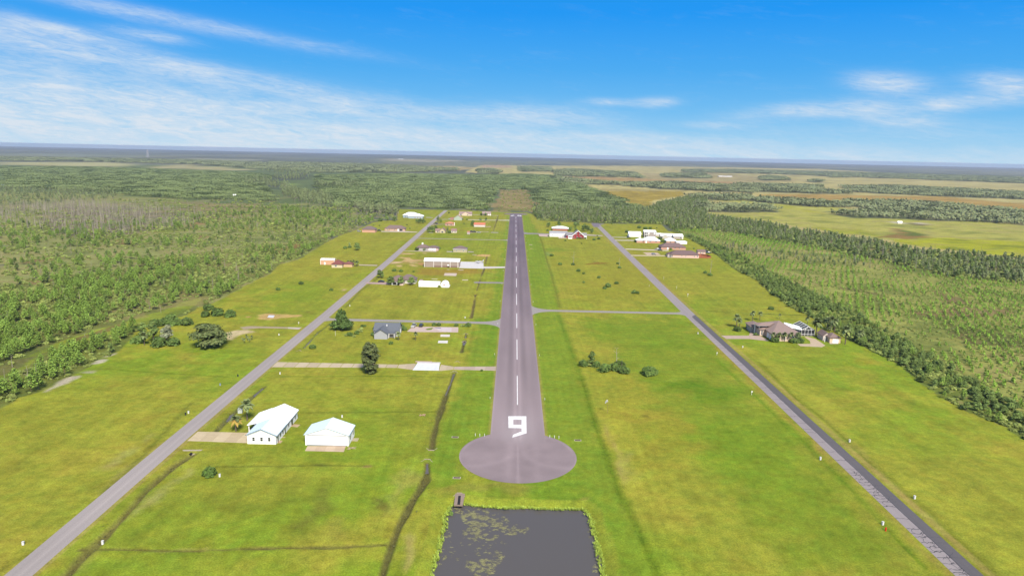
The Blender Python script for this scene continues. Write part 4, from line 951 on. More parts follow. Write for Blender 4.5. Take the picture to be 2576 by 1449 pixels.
def populate(K, cat, items, labeller, stufflabel, hgt, limit=300, name=None, stuffname=None):
    """items: (x,y,scale,rot,var). The ones that show largest are things, the rest one mass"""
    sz = [(on_screen(x, y, hgt*s), i) for i, (x, y, s, r, v) in enumerate(items)]
    sz.sort(reverse=True); top = set(i for z, i in sz[:limit] if z > 0)
    for i in top:
        x, y, s, r, v = items[i]; lab, grp = labeller(x, y); K.one(x, y, s, r, v, lab, cat, grp, name)
    rest = [(x, y, 0, s, r, v % K.n) for i, (x, y, s, r, v) in enumerate(items) if i not in top]
    if rest: scatter(stuffname or K.name+'_mass', stufflabel, cat, rest, K.coll, K.n)
def spots(poly, step, seed, keep=None, jit=.9):
    P = np.asarray(poly); x0, y0 = P.min(0); x1, y1 = P.max(0); r = np.random.RandomState(seed)
    xs, ys = np.meshgrid(np.arange(x0, x1, step), np.arange(y0, y1, step)); xs = xs.ravel(); ys = ys.ravel()
    xs = xs+(r.rand(len(xs))-.5)*step*jit*2*.7; ys = ys+(r.rand(len(ys))-.5)*step*jit*2*.7
    m = inpoly(xs, ys, poly)
    if keep is not None: m &= keep(xs, ys)
    return xs[m], ys[m]
# ------------------------------------------------------------------ buildings
def wm(c, **k): return mat('wall_%d_%d_%d' % c, tuple(min(.72, v*1.45) for v in alb(c)), rough=k.pop('rough', .8), noise=.05, nscale=.7, raw=True, **k)
def rm(c, rough=.8): return mat('roof_%d_%d_%d' % c, tuple(min(.72, v*1.12) for v in alb(c)), rough=rough, noise=.10, nscale=1.3, raw=True)
M_WHITE = mat('white_siding', (0, 0, 0), rough=.6, raw=True); M_WHITE.node_tree.nodes['Principled BSDF'].inputs['Base Color'].default_value = (.68, .68, .68, 1)
for l in list(M_WHITE.node_tree.links):
    if l.to_socket.name == 'Base Color': M_WHITE.node_tree.links.remove(l)
M_METAL = mat('white_metal_roof', (.76, .78, .80), rough=.5, spec=.4, noise=.02, nscale=.5, raw=True); M_SHADED = mat('shade_tinted_metal_roof', (.50, .60, .66), rough=.45, spec=.4, noise=.04, nscale=.6, raw=True)  # second roof: white metal with its bluish, less-lit look put into the colour
M_TRIM = mat('white_trim', (.72, .72, .72), rough=.6, raw=True); M_GLASS = mat('window_glass', (70, 78, 86), rough=.12, spec=.7); M_DARK = mat('dark_opening', (52, 50, 50), rough=.9); M_BLUET = mat('blue_grey_trim', (130, 150, 178), rough=.6)
def roof_mass(mb, wb, d, ov, th=.18):
    x0, x1, y0, y1, h, rise, kind = d['x0'], d['x1'], d['y0'], d['y1'], d['h'], d['rise'], d['roof']
    X0, X1, Y0, Y1 = x0-ov, x1+ov, y0-ov, y1+ov; zb = h-.12; zt = h+.08; cx = (x0+x1)/2; cy = (y0+y1)/2
    if kind == 'hip':
        w = min(X1-X0, Y1-Y0)/2
        if X1-X0 >= Y1-Y0: a, b = (X0+w, cy), (X1-w, cy)
        else: a, b = (cx, Y0+w), (cx, Y1-w)
        if 'apex' in d: a = b = d['apex']
        T = h+rise
        vs = [(X0, Y0, zb), (X1, Y0, zb), (X1, Y1, zb), (X0, Y1, zb), (X0, Y0, zt), (X1, Y0, zt), (X1, Y1, zt), (X0, Y1, zt), (a[0], a[1], T), (b[0]+.01, b[1]+.01, T)]
        fs = [(0, 3, 2, 1), (0, 1, 5, 4), (1, 2, 6, 5), (2, 3, 7, 6), (3, 0, 4, 7)]
        if X1-X0 >= Y1-Y0: fs += [(4, 5, 9, 8), (5, 6, 9), (6, 7, 8, 9), (7, 4, 8)]
        else: fs += [(4, 5, 8), (5, 6, 9, 8), (6, 7, 9), (7, 4, 8, 9)]
        mb.add(vs, fs); wb.box(x0, x1, y0, y1, -.3, h)
    elif kind in ('gx', 'gy'):
        # two slabs over a gabled box; 'gy' turns the gable to the viewer
        def P(u, v, z): return (u, v, z) if kind == 'gy' else (v, u, z)
        U0, U1, V0, V1 = (X0, X1, Y0, Y1) if kind == 'gy' else (Y0, Y1, X0, X1)
        u0, u1, v0, v1 = (x0, x1, y0, y1) if kind == 'gy' else (y0, y1, x0, x1)
        c = (u0+u1)/2+d.get('off', 0); sl0 = rise/(c-u0); sl1 = rise/(u1-c); T = h+rise
        for (ue, s) in ((U0, sl0), (U1, sl1)):
            ze = T-abs(c-ue)*s
            vs = [P(ue, V0, ze+.02), P(c, V0, T+.02), P(c, V1, T+.02), P(ue, V1, ze+.02), P(ue, V0, ze+.02+th), P(c, V0, T+.02+th), P(c, V1, T+.02+th), P(ue, V1, ze+.02+th)]
            mb.add(vs, [(0, 3, 2, 1), (4, 5, 6, 7), (0, 1, 5, 4), (1, 2, 6, 5), (2, 3, 7, 6), (3, 0, 4, 7)])
        vs = [P(u0, v0, -.3), P(u1, v0, -.3), P(u1, v0, h), P(c, v0, T), P(u0, v0, h), P(u0, v1, -.3), P(u1, v1, -.3), P(u1, v1, h), P(c, v1, T), P(u0, v1, h)]
        wb.add(vs, [(0, 1, 2, 3, 4), (9, 8, 7, 6, 5), (0, 5, 6, 1), (1, 6, 7, 2), (2, 7, 8, 3), (3, 8, 9, 4), (4, 9, 5, 0)])
    elif kind == 'shed':
        r0, r1 = h, h+rise
        vs = [(X0, Y0, r0-.05), (X1, Y0, r0-.05), (X1, Y1, r1-.05), (X0, Y1, r1-.05), (X0, Y0, r0+.12), (X1, Y0, r0+.12), (X1, Y1, r1+.12), (X0, Y1, r1+.12)]
        mb.add(vs, [(0, 3, 2, 1), (4, 5, 6, 7), (0, 1, 5, 4), (1, 2, 6, 5), (2, 3, 7, 6), (3, 0, 4, 7)]); wb.box(x0, x1, y0, y1, -.3, h-.06)
def opening(parent, side, at, z, w, h, plane, kind='window', rx_=0, ry_=0, frame=None, pane=None):
    """a frame 6 cm proud of the wall plane, its pane 3 cm prouder; side is f(ront), r(ight) or l(eft)"""
    frame = frame or M_TRIM; pane = pane or M_GLASS
    def bx(mb, a0, a1, z0, z1, d0, d1):
        if side == 'f': mb.box(a0-rx_, a1-rx_, plane-d1-ry_, plane-d0-ry_, z0, z1)
        elif side == 'r': mb.box(plane+d0-rx_, plane+d1-rx_, a0-ry_, a1-ry_, z0, z1)
        else: mb.box(plane-d1-rx_, plane-d0-rx_, a0-ry_, a1-ry_, z0, z1)
    f = MB(); bx(f, at-w/2-.1, at+w/2+.1, z-h/2-.1, z+h/2+.1, -.05, .05); fo = link(kind, f.mesh(kind, frame), parent)
    p = MB()
    if kind == 'window' and h > .9:
        bx(p, at-w/2, at+w/2, z-h/2, z-.04, .04, .08); bx(p, at-w/2, at+w/2, z+.04, z+h/2, .04, .08)
    else: bx(p, at-w/2, at+w/2, z-h/2, z+h/2, .04, .08)
    link('pane' if kind == 'window' else 'panel', p.mesh('pane', pane), fo)
def building(name, label, cat, masses, group=None, ov=.5):
    x0 = masses[0]['x0']; y0 = masses[0]['y0']; cx = (masses[0]['x0']+masses[0]['x1'])/2
    root = thing(name, label, cat, (cx, y0, 0), 0, group)
    for d in masses:
        rb, wb = MB(), MB(); roof_mass(rb, wb, d, d.get('ov', ov))
        for mb in (rb, wb): mb.v = [(x-cx, y-y0, z) for x, y, z in mb.v]
        if not d.get('open'): link('wall', wb.mesh('wall', d['wm']), root)
        link('roof', rb.mesh('roof', d['rm']), root)
        if d.get('seams'):
            pass
    root['_cx'] = cx; root['_y0'] = y0
    return root
def op(root, side, at, z, w, h, plane, kind='window', **k): opening(root, side, at, z, w, h, plane, kind, root['_cx'], root['_y0'], **k)
def part_box(root, name, x0, x1, y0, y1, z0, z1, m, label=None):
    mb = MB(); cx, cy = root['_cx'], root['_y0']; mb.box(x0-cx, x1-cx, y0-cy, y1-cy, z0, z1); o = link(name, mb.mesh(name, m), root)
    if label: o['label'] = label
    return o
def ms(x0, x1, y0, y1, h, rise, roof, w, r, **k): return dict(x0=x0, x1=x1, y0=y0, y1=y1, h=h, rise=rise, roof=roof, wm=w, rm=r, **k)
WALLW = M_WHITE
# 1 long white house with the porch
b = building('white_house', 'long white house with a gabled metal roof and three front windows beside the left road', 'house',
             [ms(-86.6, -77.1, 211.3, 222.0, 3.1, 2.0, 'gy', WALLW, M_SHADED, ov=.35), ms(-86.62, -77.12, 221.6, 234.1, 3.12, 2.08, 'gy', WALLW, M_METAL, ov=.38)])
mb = MB(); cx, cy = b['_cx'], b['_y0']
vs = [(-90.2-cx, 220.4-cy, 2.55), (-86.3-cx, 220.4-cy, 3.52), (-86.3-cx, 234.3-cy, 3.52), (-90.2-cx, 232-cy, 2.55)]
mb.add(vs+[(a, c, z+.16) for a, c, z in vs], [(0, 3, 2, 1), (4, 5, 6, 7), (0, 1, 5, 4), (1, 2, 6, 5), (2, 3, 7, 6), (3, 0, 4, 7)]); link('porch_roof', mb.mesh('porch_roof', M_METAL), b)
mb = MB(); vs = [(-86.8-cx, 220.6-cy, 3.35), (-86.8-cx, 220.6-cy, 3.75), (-82.2-cx, 220.6-cy, 5.35), (-82.0-cx, 220.6-cy, 5.1), (-86.8-cx, 233-cy, 3.4)]
for y in (221.0, 226.0, 231.2): part_box(b, 'post', -89.9, -89.65, y, y+.25, -.1, 2.62, M_TRIM)
part_box(b, 'porch_floor', -90.1, -86.72, 220.8, 231.8, -.1, .12, conc((206, 196, 184)))
for x in (-84.5, -81.85, -79.3): op(b, 'f', x, 1.75, .75, 1.25, 211.3)
for y, z, w, h, k in ((213.0, 1.1, 1.0, 2.1, 'door'), (215.6, 1.6, .9, 1.2, 'window'), (218.0, 1.6, .9, 1.2, 'window'), (220.2, 1.1, 1.0, 2.1, 'door'), (224.0, 1.6, .8, 1.2, 'window'), (227.6, 1.1, 1.7, 2.1, 'door'), (231.2, 1.6, .9, 1.3, 'window')):
    op(b, 'r', y, z, w, h, -77.1, k, pane=M_GLASS)
for s in (1, -1):
    mb = MB(); a = (-81.85-cx, 210.93-cy, 5.34); e = (-81.85+s*5.15-cx, 210.93-cy, 5.34-5.15*2.0/4.75); mb.tube(a, e, .10, .10, 4); link('rake_trim', mb.mesh('rake_trim', M_BLUET), b)
part_box(b, 'gutter', -76.78, -76.62, 211.2, 234.3, 2.86, 3.0, mat('trim_grey', (190, 194, 204)))
part_box(b, 'corner_trim', -77.12, -77.04, 211.22, 211.36, 0, 3.0, mat('dark_grey_trim', (120, 116, 116)))  # darker grey strip down one front corner
# 2 white hangar
b = building('white_hangar', 'white metal hangar with a blank gable wall and shade-tinted blue roof over a stained apron', 'hangar', [ms(-67.4, -53.1, 211.2, 219.6, 3.75, 2.45, 'gy', WALLW, M_SHADED, ov=.3)])
for y in (213.6, 217.6): op(b, 'r', y, 2.0, .9, 1.3, -53.1)
mb = MB(); cx, cy = b['_cx'], b['_y0']; mb.box(-66.9-cx, -53.6-cx, -.07, -.02, 0, .25); link('sill_trim', mb.mesh('sill_trim', mat('trim_grey', (214, 216, 220))), b)
part_box(b, 'door_track', -66.6, -53.9, 211.1, 211.17, 3.55, 3.7, mat('trim_grey', (214, 216, 220)))
part_box(b, 'ridge_cap', -60.4, -60.1, 210.95, 219.9, 6.36, 6.44, M_TRIM)
for x in (-67.85, -52.8): part_box(b, 'gutter', x-.09, x+.09, 211.0, 219.8, 3.52, 3.68, mat('trim_grey', (214, 216, 220)))
# 3 grey gabled house
GW, GR = wm((184, 186, 190)), rm((122, 128, 138))
b = building('grey_house', 'grey sided house with slate grey crossed gables behind the tall dark tree', 'house',
             [ms(-71.3, -64.5, 342.6, 354, 2.9, 2.2, 'gy', GW, GR, ov=.4), ms(-72.6, -59.6, 348.4, 358.2, 3.1, 3.0, 'gx', GW, GR, ov=.4), ms(-64.4, -61.2, 345.6, 348.6, 2.5, .5, 'shed', M_DARK, GR, ov=.2)])
op(b, 'r', 350.6, 1.7, .6, 1.4, -59.6); op(b, 'r', 354.6, 1.5, 1.6, 2.0, -59.6, 'door', pane=M_TRIM); op(b, 'r', 346, 1.5, .8, 1.6, -64.5); op(b, 'f', -62.8, 1.3, 2.2, 1.7, 345.6, pane=M_DARK)
part_box(b, 'vent_pipe', -66.2, -65.9, 350.2, 350.5, 5.0, 6.0, M_TRIM)
for x in (-61.1, -64.2): part_box(b, 'porch_post', x-.1, x+.1, 345.0, 345.2, 0, 2.45, M_TRIM)
# 4 long beige warehouse hangar
b = building('beige_hangar', 'long beige metal hangar with white roof and four wall bays beside a white aircraft apron', 'hangar', [ms(-75.4, -45.6, 571.8, 583.5, 5.2, 1.6, 'gx', wm((178, 162, 152)), M_METAL, ov=.35)])
for x in (-75.3, -67.3, -60.4, -53.3, -46.8): part_box(b, 'bay_trim', x-.14, x+.14, 571.68, 571.83, 0, 5.1, M_TRIM)
part_box(b, 'eave_trim', -75.6, -45.4, 571.5, 571.66, 4.95, 5.2, M_TRIM)
part_box(b, 'wainscot', -67.1, -46.95, 571.72, 571.83, 0, 1.4, wm((148, 122, 112)))
op(b, 'f', -55.0, 1.2, 1.2, 2.2, 571.8, 'door', pane=M_TRIM)
# 5 brown-roofed house with the dark car
BR = rm((150, 128, 122)); BR2 = rm((142, 124, 120))
b = building('brown_roofed_house', 'brown hip-roofed house with grey carport behind palms and a dark car', 'house',
             [ms(-90.2, -79.5, 492.0, 503, 3.0, 3.2, 'hip', wm((222, 216, 196)), BR), ms(-83.0, -71.9, 496.0, 504.5, 2.9, 3.4, 'hip', wm((236, 232, 224)), BR2), ms(-88.5, -84.0, 489.5, 492.2, 2.6, .9, 'hip', wm((188, 194, 190)), BR, ov=.3)])
op(b, 'f', -86.2, 1.1, 2.6, 2.0, 489.5, 'garage_door', pane=M_DARK); op(b, 'r', 499, 1.6, 1.2, 1.6, -71.9)
part_box(b, 'entry_wall', -82.4, -79.8, 488.2, 491.9, 0, 1.5, wm((232, 206, 192)))
# 6 white container-like shed and the white dome
def corr(x0, x1, y0, y1, h):
    mb = MB(); n = 24; 
    for i in range(n): mb.box(x0+(x1-x0)*i/n+.02, x0+(x1-x0)*(i+1)/n-.02, y0, y1, 0, h-(i % 2)*.03)
    return mb
b = building('white_long_shed', 'long low white panelled shed on the grass beside the white domed shelter', 'shed', [ms(-68.0, -52.6, 484.8, 488.6, 3.3, .25, 'shed', M_WHITE, M_METAL, ov=.1)])
for i in range(7): part_box(b, 'wall_rib', -67.2+i*2.2, -67.12+i*2.2, 484.72, 484.78, 0, 3.2, mat('rib_grey', (205, 205, 210)))
b = building('brown_garden_shed', 'small brown pointed shed standing behind the long white shed', 'shed', [ms(-68.2, -65.9, 491.2, 493.8, 2.6, 1.2, 'gx', wm((206, 186, 176)), rm((186, 164, 158)), ov=.15)])
rt = thing('domed_shelter', 'white rounded fabric shelter at the end of the long white shed', 'shelter', (-49.2, 484.2, 0))
mb = MB(); nU, nV = 10, 6; vs = []
for j in range(nV+1):
    yy = j/nV*9
    for i in range(nU+1):
        a = pi*i/nU; sq = sqrt(max(.0, 1-max(0, (j-nV*.55)/(nV*.55))**2)); vs.append((-3.1*cos(a)*sq, yy, .6+3.6*sin(a)**.7*(.6+.4*sq)))
fs = [(j*(nU+1)+i, j*(nU+1)+i+1, (j+1)*(nU+1)+i+1, (j+1)*(nU+1)+i) for j in range(nV) for i in range(nU)]
mb.add(vs, fs); link('canopy', mb.mesh('canopy', M_WHITE), rt)
mb = MB(); mb.add([(-3.05, .05, 0)]+[(x*.985, .05, z-.02) for x, y, z in vs[:nU+1]]+[(3.05, .05, 0)], [tuple(range(nU+3))]); link('end_wall', mb.mesh('end_wall', M_WHITE), rt)
mb = MB(); mb.box(-.9, .5, -.02, .04, 1.4, 2.2); link('vent', mb.mesh('vent', wm((206, 170, 160))), rt)
mb = MB(); mb.box(-3.4, 3.3, 0, 9, 0, .35); link('base', mb.mesh('base', M_WHITE), rt)
# 7 brown house with white double garage
b = building('white_garage_house', 'brown hip-roofed house with a white double garage and clipped dark bushes', 'house',
             [ms(-95.4, -84.0, 668.8, 678, 3.0, 2.9, 'hip', wm((196, 190, 190)), BR), ms(-84.8, -74.3, 670.0, 678.5, 2.9, 1.9, 'hip', wm((226, 196, 190)), BR2)])
for x in (-82.2, -78.4): op(b, 'f', x, 1.25, 3.1, 2.2, 670.0, 'garage_door', pane=M_TRIM)
part_box(b, 'chimney', -91.0, -89.6, 673, 674.2, 4.5, 7.2, M_TRIM)
# 8 tan garage
b = building('tan_garage', 'square tan garage with brown hip roof and two small windows near the beige hangar', 'garage', [ms(-58.8, -45.5, 661.8, 672, 3.2, 2.7, 'hip', wm((204, 192, 160)), BR2, ov=.4)])
for x in (-55.6, -48.6): op(b, 'f', x, 1.7, .8, 1.2, 661.8)
part_box(b, 'fascia', -59.2, -45.1, 661.3, 661.39, 2.95, 3.25, M_TRIM)
# 9, 10 brick pair at the wood edge
b = building('brick_garage', 'peach brick garage with brown hip roof at the edge of the left wood', 'garage', [ms(-181.0, -165.2, 811, 822, 3.7, 3.6, 'hip', wm((224, 176, 150)), BR2)])
b = building('brick_ranch_house', 'low peach brick house with brown hip roof and an open garage beside the left road', 'house', [ms(-158.2, -133.6, 834, 845, 2.9, 3.6, 'hip', wm((222, 184, 158)), BR), ms(-152, -148, 832.6, 834.4, 2.7, 1.2, 'hip', wm((224, 190, 166)), BR, ov=.3)])
op(b, 'f', -141.6, 1.2, 1.6, 2.2, 834, 'door', pane=M_TRIM); op(b, 'f', -138.2, 1.15, 4, 2.1, 834, 'garage_door', pane=M_DARK); op(b, 'f', -155, 1.6, 1.2, 1.2, 834); op(b, 'f', -146, 1.6, 1.2, 1.2, 834)
# 11 white-roofed blue house
b = building('pale_blue_house', 'pale blue house under broad white hip roofs at the far end of the left road', 'house', [ms(-163.5, -141, 1006, 1020, 3.8, 3.8, 'hip', wm((176, 196, 214)), M_METAL, ov=.8), ms(-154.5, -133.5, 997, 1010, 3.2, 3.4, 'hip', wm((188, 206, 222)), M_METAL, ov=.8)])
for x in (-144.5, -140.5, -137): op(b, 'f', x, 1.3, 1.3, 2.1, 997, pane=wm((150, 128, 120)))
for x in (-160, -157.5): op(b, 'f', x, 1.5, 1.1, 2.0, 1006)
# 12-17 far left group
b = building('tan_gabled_house', 'tan house with brown crossed roofs half hidden behind hedges by the left road', 'house', [ms(-95, -88.5, 824, 832, 2.5, 2.0, 'gx', wm((226, 208, 184)), rm((176, 146, 138)), ov=.3), ms(-89.5, -82.8, 822, 832, 2.8, 3.0, 'gy', wm((222, 206, 170)), rm((172, 144, 136)), ov=.4)])
op(b, 'f', -86.2, 1.3, 2.2, 1.8, 822); op(b, 'f', -92, 1.3, 1.4, 1.5, 824)
b = building('tan_cottage', 'small cream cottage with two windows and pinkish brown roof', 'cottage', [ms(-76, -69.4, 826.3, 832, 2.7, 1.9, 'gx', wm((236, 222, 208)), rm((178, 144, 138)), ov=.3)])
for x in (-74.2, -71.2): op(b, 'f', x, 1.4, 1.0, 1.3, 826.3)
b = building('orange_roofed_house', 'pinkish house with a low orange hip roof near the tall forked tree', 'house', [ms(-91.4, -79.6, 907, 917, 2.9, 2.2, 'hip', wm((216, 176, 158)), rm((226, 158, 122)), ov=.5)])
op(b, 'f', -88.5, 1.4, 1.2, 1.6, 907, pane=M_DARK); op(b, 'f', -83.5, 1.4, 1.4, 1.5, 907, pane=M_DARK); part_box(b, 'chimney', -79.5, -78.8, 908, 909, 0, 4.2, M_TRIM)
b = building('orange_roofed_hangar', 'white walled hangar with a plain orange roof near the runway', 'hangar', [ms(-52.8, -38.0, 900.4, 909, 2.9, 2.3, 'gx', wm((238, 226, 222)), rm((232, 144, 110)), ov=.3)])
b = building('green_barn', 'pale green gabled barn with pinkish roof among the far left houses', 'barn', [ms(-86.6, -75.0, 982.5, 994, 3.2, 4.2, 'gy', wm((190, 204, 186)), rm((214, 176, 160)), ov=.3), ms(-92, -86.7, 986, 991, 2.4, .9, 'shed', wm((196, 156, 140)), rm((196, 140, 124)), ov=.2)])
b = building('peach_gabled_house', 'wide peach house with a front gable and pinkish brown roof at the far left', 'house', [ms(-85.2, -65.6, 1060, 1070, 2.8, 3.0, 'gx', wm((240, 226, 214)), rm((184, 158, 152)), ov=.4), ms(-80.5, -69.5, 1057, 1062, 2.9, 3.3, 'gy', wm((244, 220, 196)), rm((186, 160, 152)), ov=.4)])
for x in (-82.8, -72): op(b, 'f', x, 1.4, 1.8, 1.5, 1056.95 if x > -80 else 1060)
b = building('far_brown_house', 'small brown-roofed house behind dark trees near the far runway end', 'house', [ms(-50, -36.5, 1070, 1078, 2.8, 2.9, 'gx', wm((206, 186, 176)), rm((186, 164, 158)), ov=.3)])
op(b, 'f', -39.5, 1.4, 1.4, 1.6, 1070, pane=M_TRIM); part_box(b, 'side_wall', -37.6, -36.3, 1069.8, 1069.95, 0, 3.0, M_TRIM)
b = building('rusty_shed', 'small pale shed with an orange top beside the parked cars near the taxiway', 'shed', [ms(-55.8, -52.4, 813.6, 816.5, 3.0, .7, 'gx', wm((200, 186, 184)), rm((222, 150, 120)), ov=.15)])
# 18 cream house with red roof, and its shed
b = building('red_roofed_house', 'cream house with a dark red hip roof beside low palms', 'house', [ms(-150.5, -141.8, 558.5, 567, 2.9, 3.4, 'hip', wm((236, 220, 184)), rm((150, 92, 88)), ov=.5), ms(-141.6, -134.5, 563, 570, 2.6, 1.6, 'hip', wm((226, 192, 150)), rm((156, 104, 96)), ov=.4)])
op(b, 'f', -147, 1.5, 1.6, 1.2, 558.5)
b = building('peach_shed', 'peach metal shed with a white roof beside the red-roofed house', 'shed', [ms(-163.5, -152.0, 572.5, 579, 4.1, .8, 'gx', wm((232, 184, 148)), M_METAL, ov=.2)])
op(b, 'f', -160, 1.1, 1.0, 2.0, 572.5, 'door', pane=M_TRIM)
for x in (-163.6, -151.9): part_box(b, 'corner_trim', x-.15, x+.15, 572.38, 572.53, 0, 4.0, M_TRIM)
# right side
b = building('brick_white_roof_house', 'red brick house with a flat white hip roof behind the red barn-like house', 'house', [ms(50, 70.3, 877.5, 890, 2.7, 2.4, 'hip', wm((206, 128, 108)), M_METAL, ov=.9)])
b = building('white_block_hangar', 'white walled hangar with grey roof joined up to the red house', 'hangar', [ms(42.7, 63.8, 808.5, 817, 4.5, 1.7, 'gx', M_WHITE, rm((196, 196, 206)), ov=.3)])
for x in (46.0, 52.4): op(b, 'f', x, 1.9, .9, 1.0, 808.5)
part_box(b, 'side_door', 57.5, 60.5, 808.38, 808.53, 0, 3.0, wm((226, 226, 230)))
RED = wm((168, 62, 66))
b = building('red_house', 'red gabled house with white trim and dark hedge beside the white hangar', 'house', [ms(68.3, 82.0, 793.2, 806, 3.6, 5.6, 'gy', RED, rm((162, 162, 166)), ov=.5), ms(62.0, 70.0, 799.5, 809.5, 3.0, 3.2, 'gx', RED, rm((166, 164, 168)), ov=.4), ms(81.0, 86.0, 800, 809, 3.2, 2.6, 'gx', M_WHITE, rm((170, 170, 172)), ov=.3)])
for s in (1, -1):
    mb = MB(); cx, cy = b['_cx'], b['_y0']; a = Vector((75.15-cx, 792.65-cy, 9.2)); e = Vector((75.15+s*7.6-cx, 792.65-cy, 9.2-7.6*5.6/6.85)); mb.tube(a, e, .42, .42, 4); link('rake_trim', mb.mesh('rake_trim', M_TRIM), b)
for x in (73.2, 77.2): op(b, 'f', x, 5.2, 1.2, 1.5, 793.2)
for x in (69.8, 73.8, 78.2): op(b, 'f', x, 1.7, 1.4, 1.4, 793.2)
part_box(b, 'sun_room', 63.6, 68.2, 790.6, 795.0, 0, 3.2, M_WHITE); part_box(b, 'sun_room_glazing', 64.0, 67.8, 790.5, 790.58, 1.8, 2.8, M_GLASS)
part_box(b, 'side_porch', 82.2, 85.4, 794.4, 799, 0, 2.6, M_WHITE); part_box(b, 'porch_glazing', 82.5, 85.1, 794.3, 794.38, 1.0, 2.0, M_GLASS)
b = building('white_shed_house', 'white walled building with a white gabled roof, nearest the right road', 'shed', [ms(139.6, 154.2, 824, 834, 3.3, 2.6, 'gx', M_WHITE, M_METAL, ov=.3)])
b = building('two_storey_house', 'two-storey grey house with white roof and stacked balconies', 'house', [ms(158.0, 172.0, 824, 833, 6.2, 1.9, 'gx', wm((184, 172, 168)), M_METAL, ov=.5)])
for z in (1.5, 4.8): op(b, 'f', 160.3, z, 2.4, 1.8, 824, pane=M_DARK)
for x in (163.6, 170.3): op(b, 'f', x, 4.6, 1.2, 1.8, 824, pane=M_TRIM)
part_box(b, 'balcony', 158.0, 163.0, 822.4, 823.9, 3.1, 3.4, M_TRIM)
for x in (158.1, 160.5, 162.8): part_box(b, 'balcony_post', x-.12, x+.12, 822.4, 822.64, 0, 6.1, M_TRIM)
b = building('white_carport', 'small white-roofed carport between the two-storey and the long white buildings', 'carport', [ms(173.4, 181, 832, 840, 2.6, 1.2, 'gx', wm((214, 206, 196)), M_METAL, ov=.2)])
b = building('long_white_roof_hangar', 'long white-roofed building with a grey end bay, rearmost of the right group', 'hangar', [ms(190.6, 202, 811, 821, 3.3, 2.2, 'gx', wm((190, 180, 168)), M_METAL, ov=.4), ms(176.5, 190.5, 816, 824, 2.9, 2.4, 'gx', wm((206, 200, 190)), M_METAL, ov=.4), ms(177.8, 184.5, 812.5, 818, 2.9, 1.9, 'gy', wm((214, 208, 198)), M_METAL, ov=.3)])
op(b, 'f', 198.9, 1.7, 1.3, 1.5, 811); part_box(b, 'end_panel', 201.2, 202.1, 810.9, 810.98, 0, 3.1, M_TRIM)
b = building('pink_brick_house', 'pink brick house under a broad bright white hip roof', 'house', [ms(147.0, 165.4, 767.5, 779, 2.9, 3.9, 'hip', wm((222, 168, 146)), M_METAL, ov=.6), ms(139.4, 148.0, 768.5, 777, 2.6, 2.7, 'hip', wm((220, 172, 150)), M_METAL, ov=.6)])
op(b, 'f', 149.9, 1.15, 1.4, 2.2, 767.5, 'door', pane=M_TRIM)
for x in (154.4, 160.9): op(b, 'f', x, 1.9, 2.0, .8, 767.5)
b = building('white_roof_cottage', 'cottage with a steep bright white roof behind the larger brown-roofed house', 'cottage', [ms(173.4, 184.5, 770.5, 781, 2.8, 3.4, 'hip', wm((224, 182, 162)), M_METAL, ov=.6)])
op(b, 'f', 178, 1.5, .8, 1.8, 770.5, pane=M_DARK)
b = building('low_white_canopy', 'low white rounded pool canopy beside the white-roofed cottage', 'canopy', [ms(183.4, 195.2, 764.2, 772, 2.6, .9, 'hip', M_WHITE, M_METAL, ov=.2)])
b = building('brown_hip_house', 'long brick house with broad brown hip roof behind the pink house', 'house', [ms(156, 181.8, 715.5, 728, 2.8, 3.8, 'hip', wm((222, 172, 154)), rm((146, 122, 120)), ov=.6)])
op(b, 'f', 162.8, 1.15, 1.4, 2.1, 715.5, 'door', pane=M_TRIM); op(b, 'f', 170.5, 1.9, 1.4, .8, 715.5); op(b, 'f', 175.2, 1.7, .9, 1.2, 715.5)
b = building('pink_ranch_house', 'long pink house with brown hip roof and paired white-framed windows', 'house', [ms(153.0, 180.8, 658.5, 670, 3.0, 3.5, 'hip', wm((240, 202, 188)), rm((138, 114, 114)), ov=.5), ms(150.8, 155, 661, 667, 2.8, 1.2, 'hip', wm((226, 206, 196)), rm((140, 116, 116)), ov=.3)])
for x in (164.1, 168.0, 176.2, 179.2): op(b, 'f', x, 1.6, .7, 1.3, 658.5)
for x in (153.4, 154.6): op(b, 'f', x, 1.5, .8, 2.2, 658.5, pane=M_GLASS)
for x in (150.9, 152.1): part_box(b, 'porch_post', x-.1, x+.1, 658.2, 658.4, 0, 2.9, M_TRIM)
b = building('pink_outbuilding', 'small pink outbuilding with brown roof and arched white windows', 'outbuilding', [ms(186.6, 194.4, 685, 691, 2.7, 1.7, 'gx', wm((240, 206, 190)), rm((150, 126, 124)), ov=.3)])
for x in (189.3, 191.7): op(b, 'f', x, 1.4, .7, 1.3, 685)
rt = thing('wooden_fence', 'low reddish wooden fence around the pool deck beside the pink house', 'fence', (187, 662, 0)); RB = wm((172, 98, 72))
cornr = [(181.2, 659.5), (189.5, 658.9), (193.5, 662), (192.8, 672), (188, 677), (181.4, 677)]
for (xa, ya_), (xb, yb_) in zip(cornr[:-1], cornr[1:]):
    L_ = Vector((xb-xa, yb_-ya_)).length; n = max(2, int(L_/1.6)); mb = None
    for i in range(n):
        t = (i+.5)/n; mb = MB(); w_ = L_/n/2-.03; mb.box(-w_, w_, -.03, .03, 0, 1.7); o = link('fence_panel', mb.mesh('fence_panel', RB), rt, (xa+(xb-xa)*t-187, ya_+(yb_-ya_)*t-662, 0), atan2(yb_-ya_, xb-xa))
sheet('pool_deck', [(181.5, 660.5), (189.3, 660), (192.8, 663), (192, 671), (188, 676), (181.6, 676)], .05, conc((210, 122, 88)), 'structure', thick=.1)
sheet('pool_water', [(182, 664), (187.5, 663.5), (190, 666), (187.5, 670), (182, 670)], .06, mat('pool_cover', (232, 238, 246), rough=.4), 'structure')

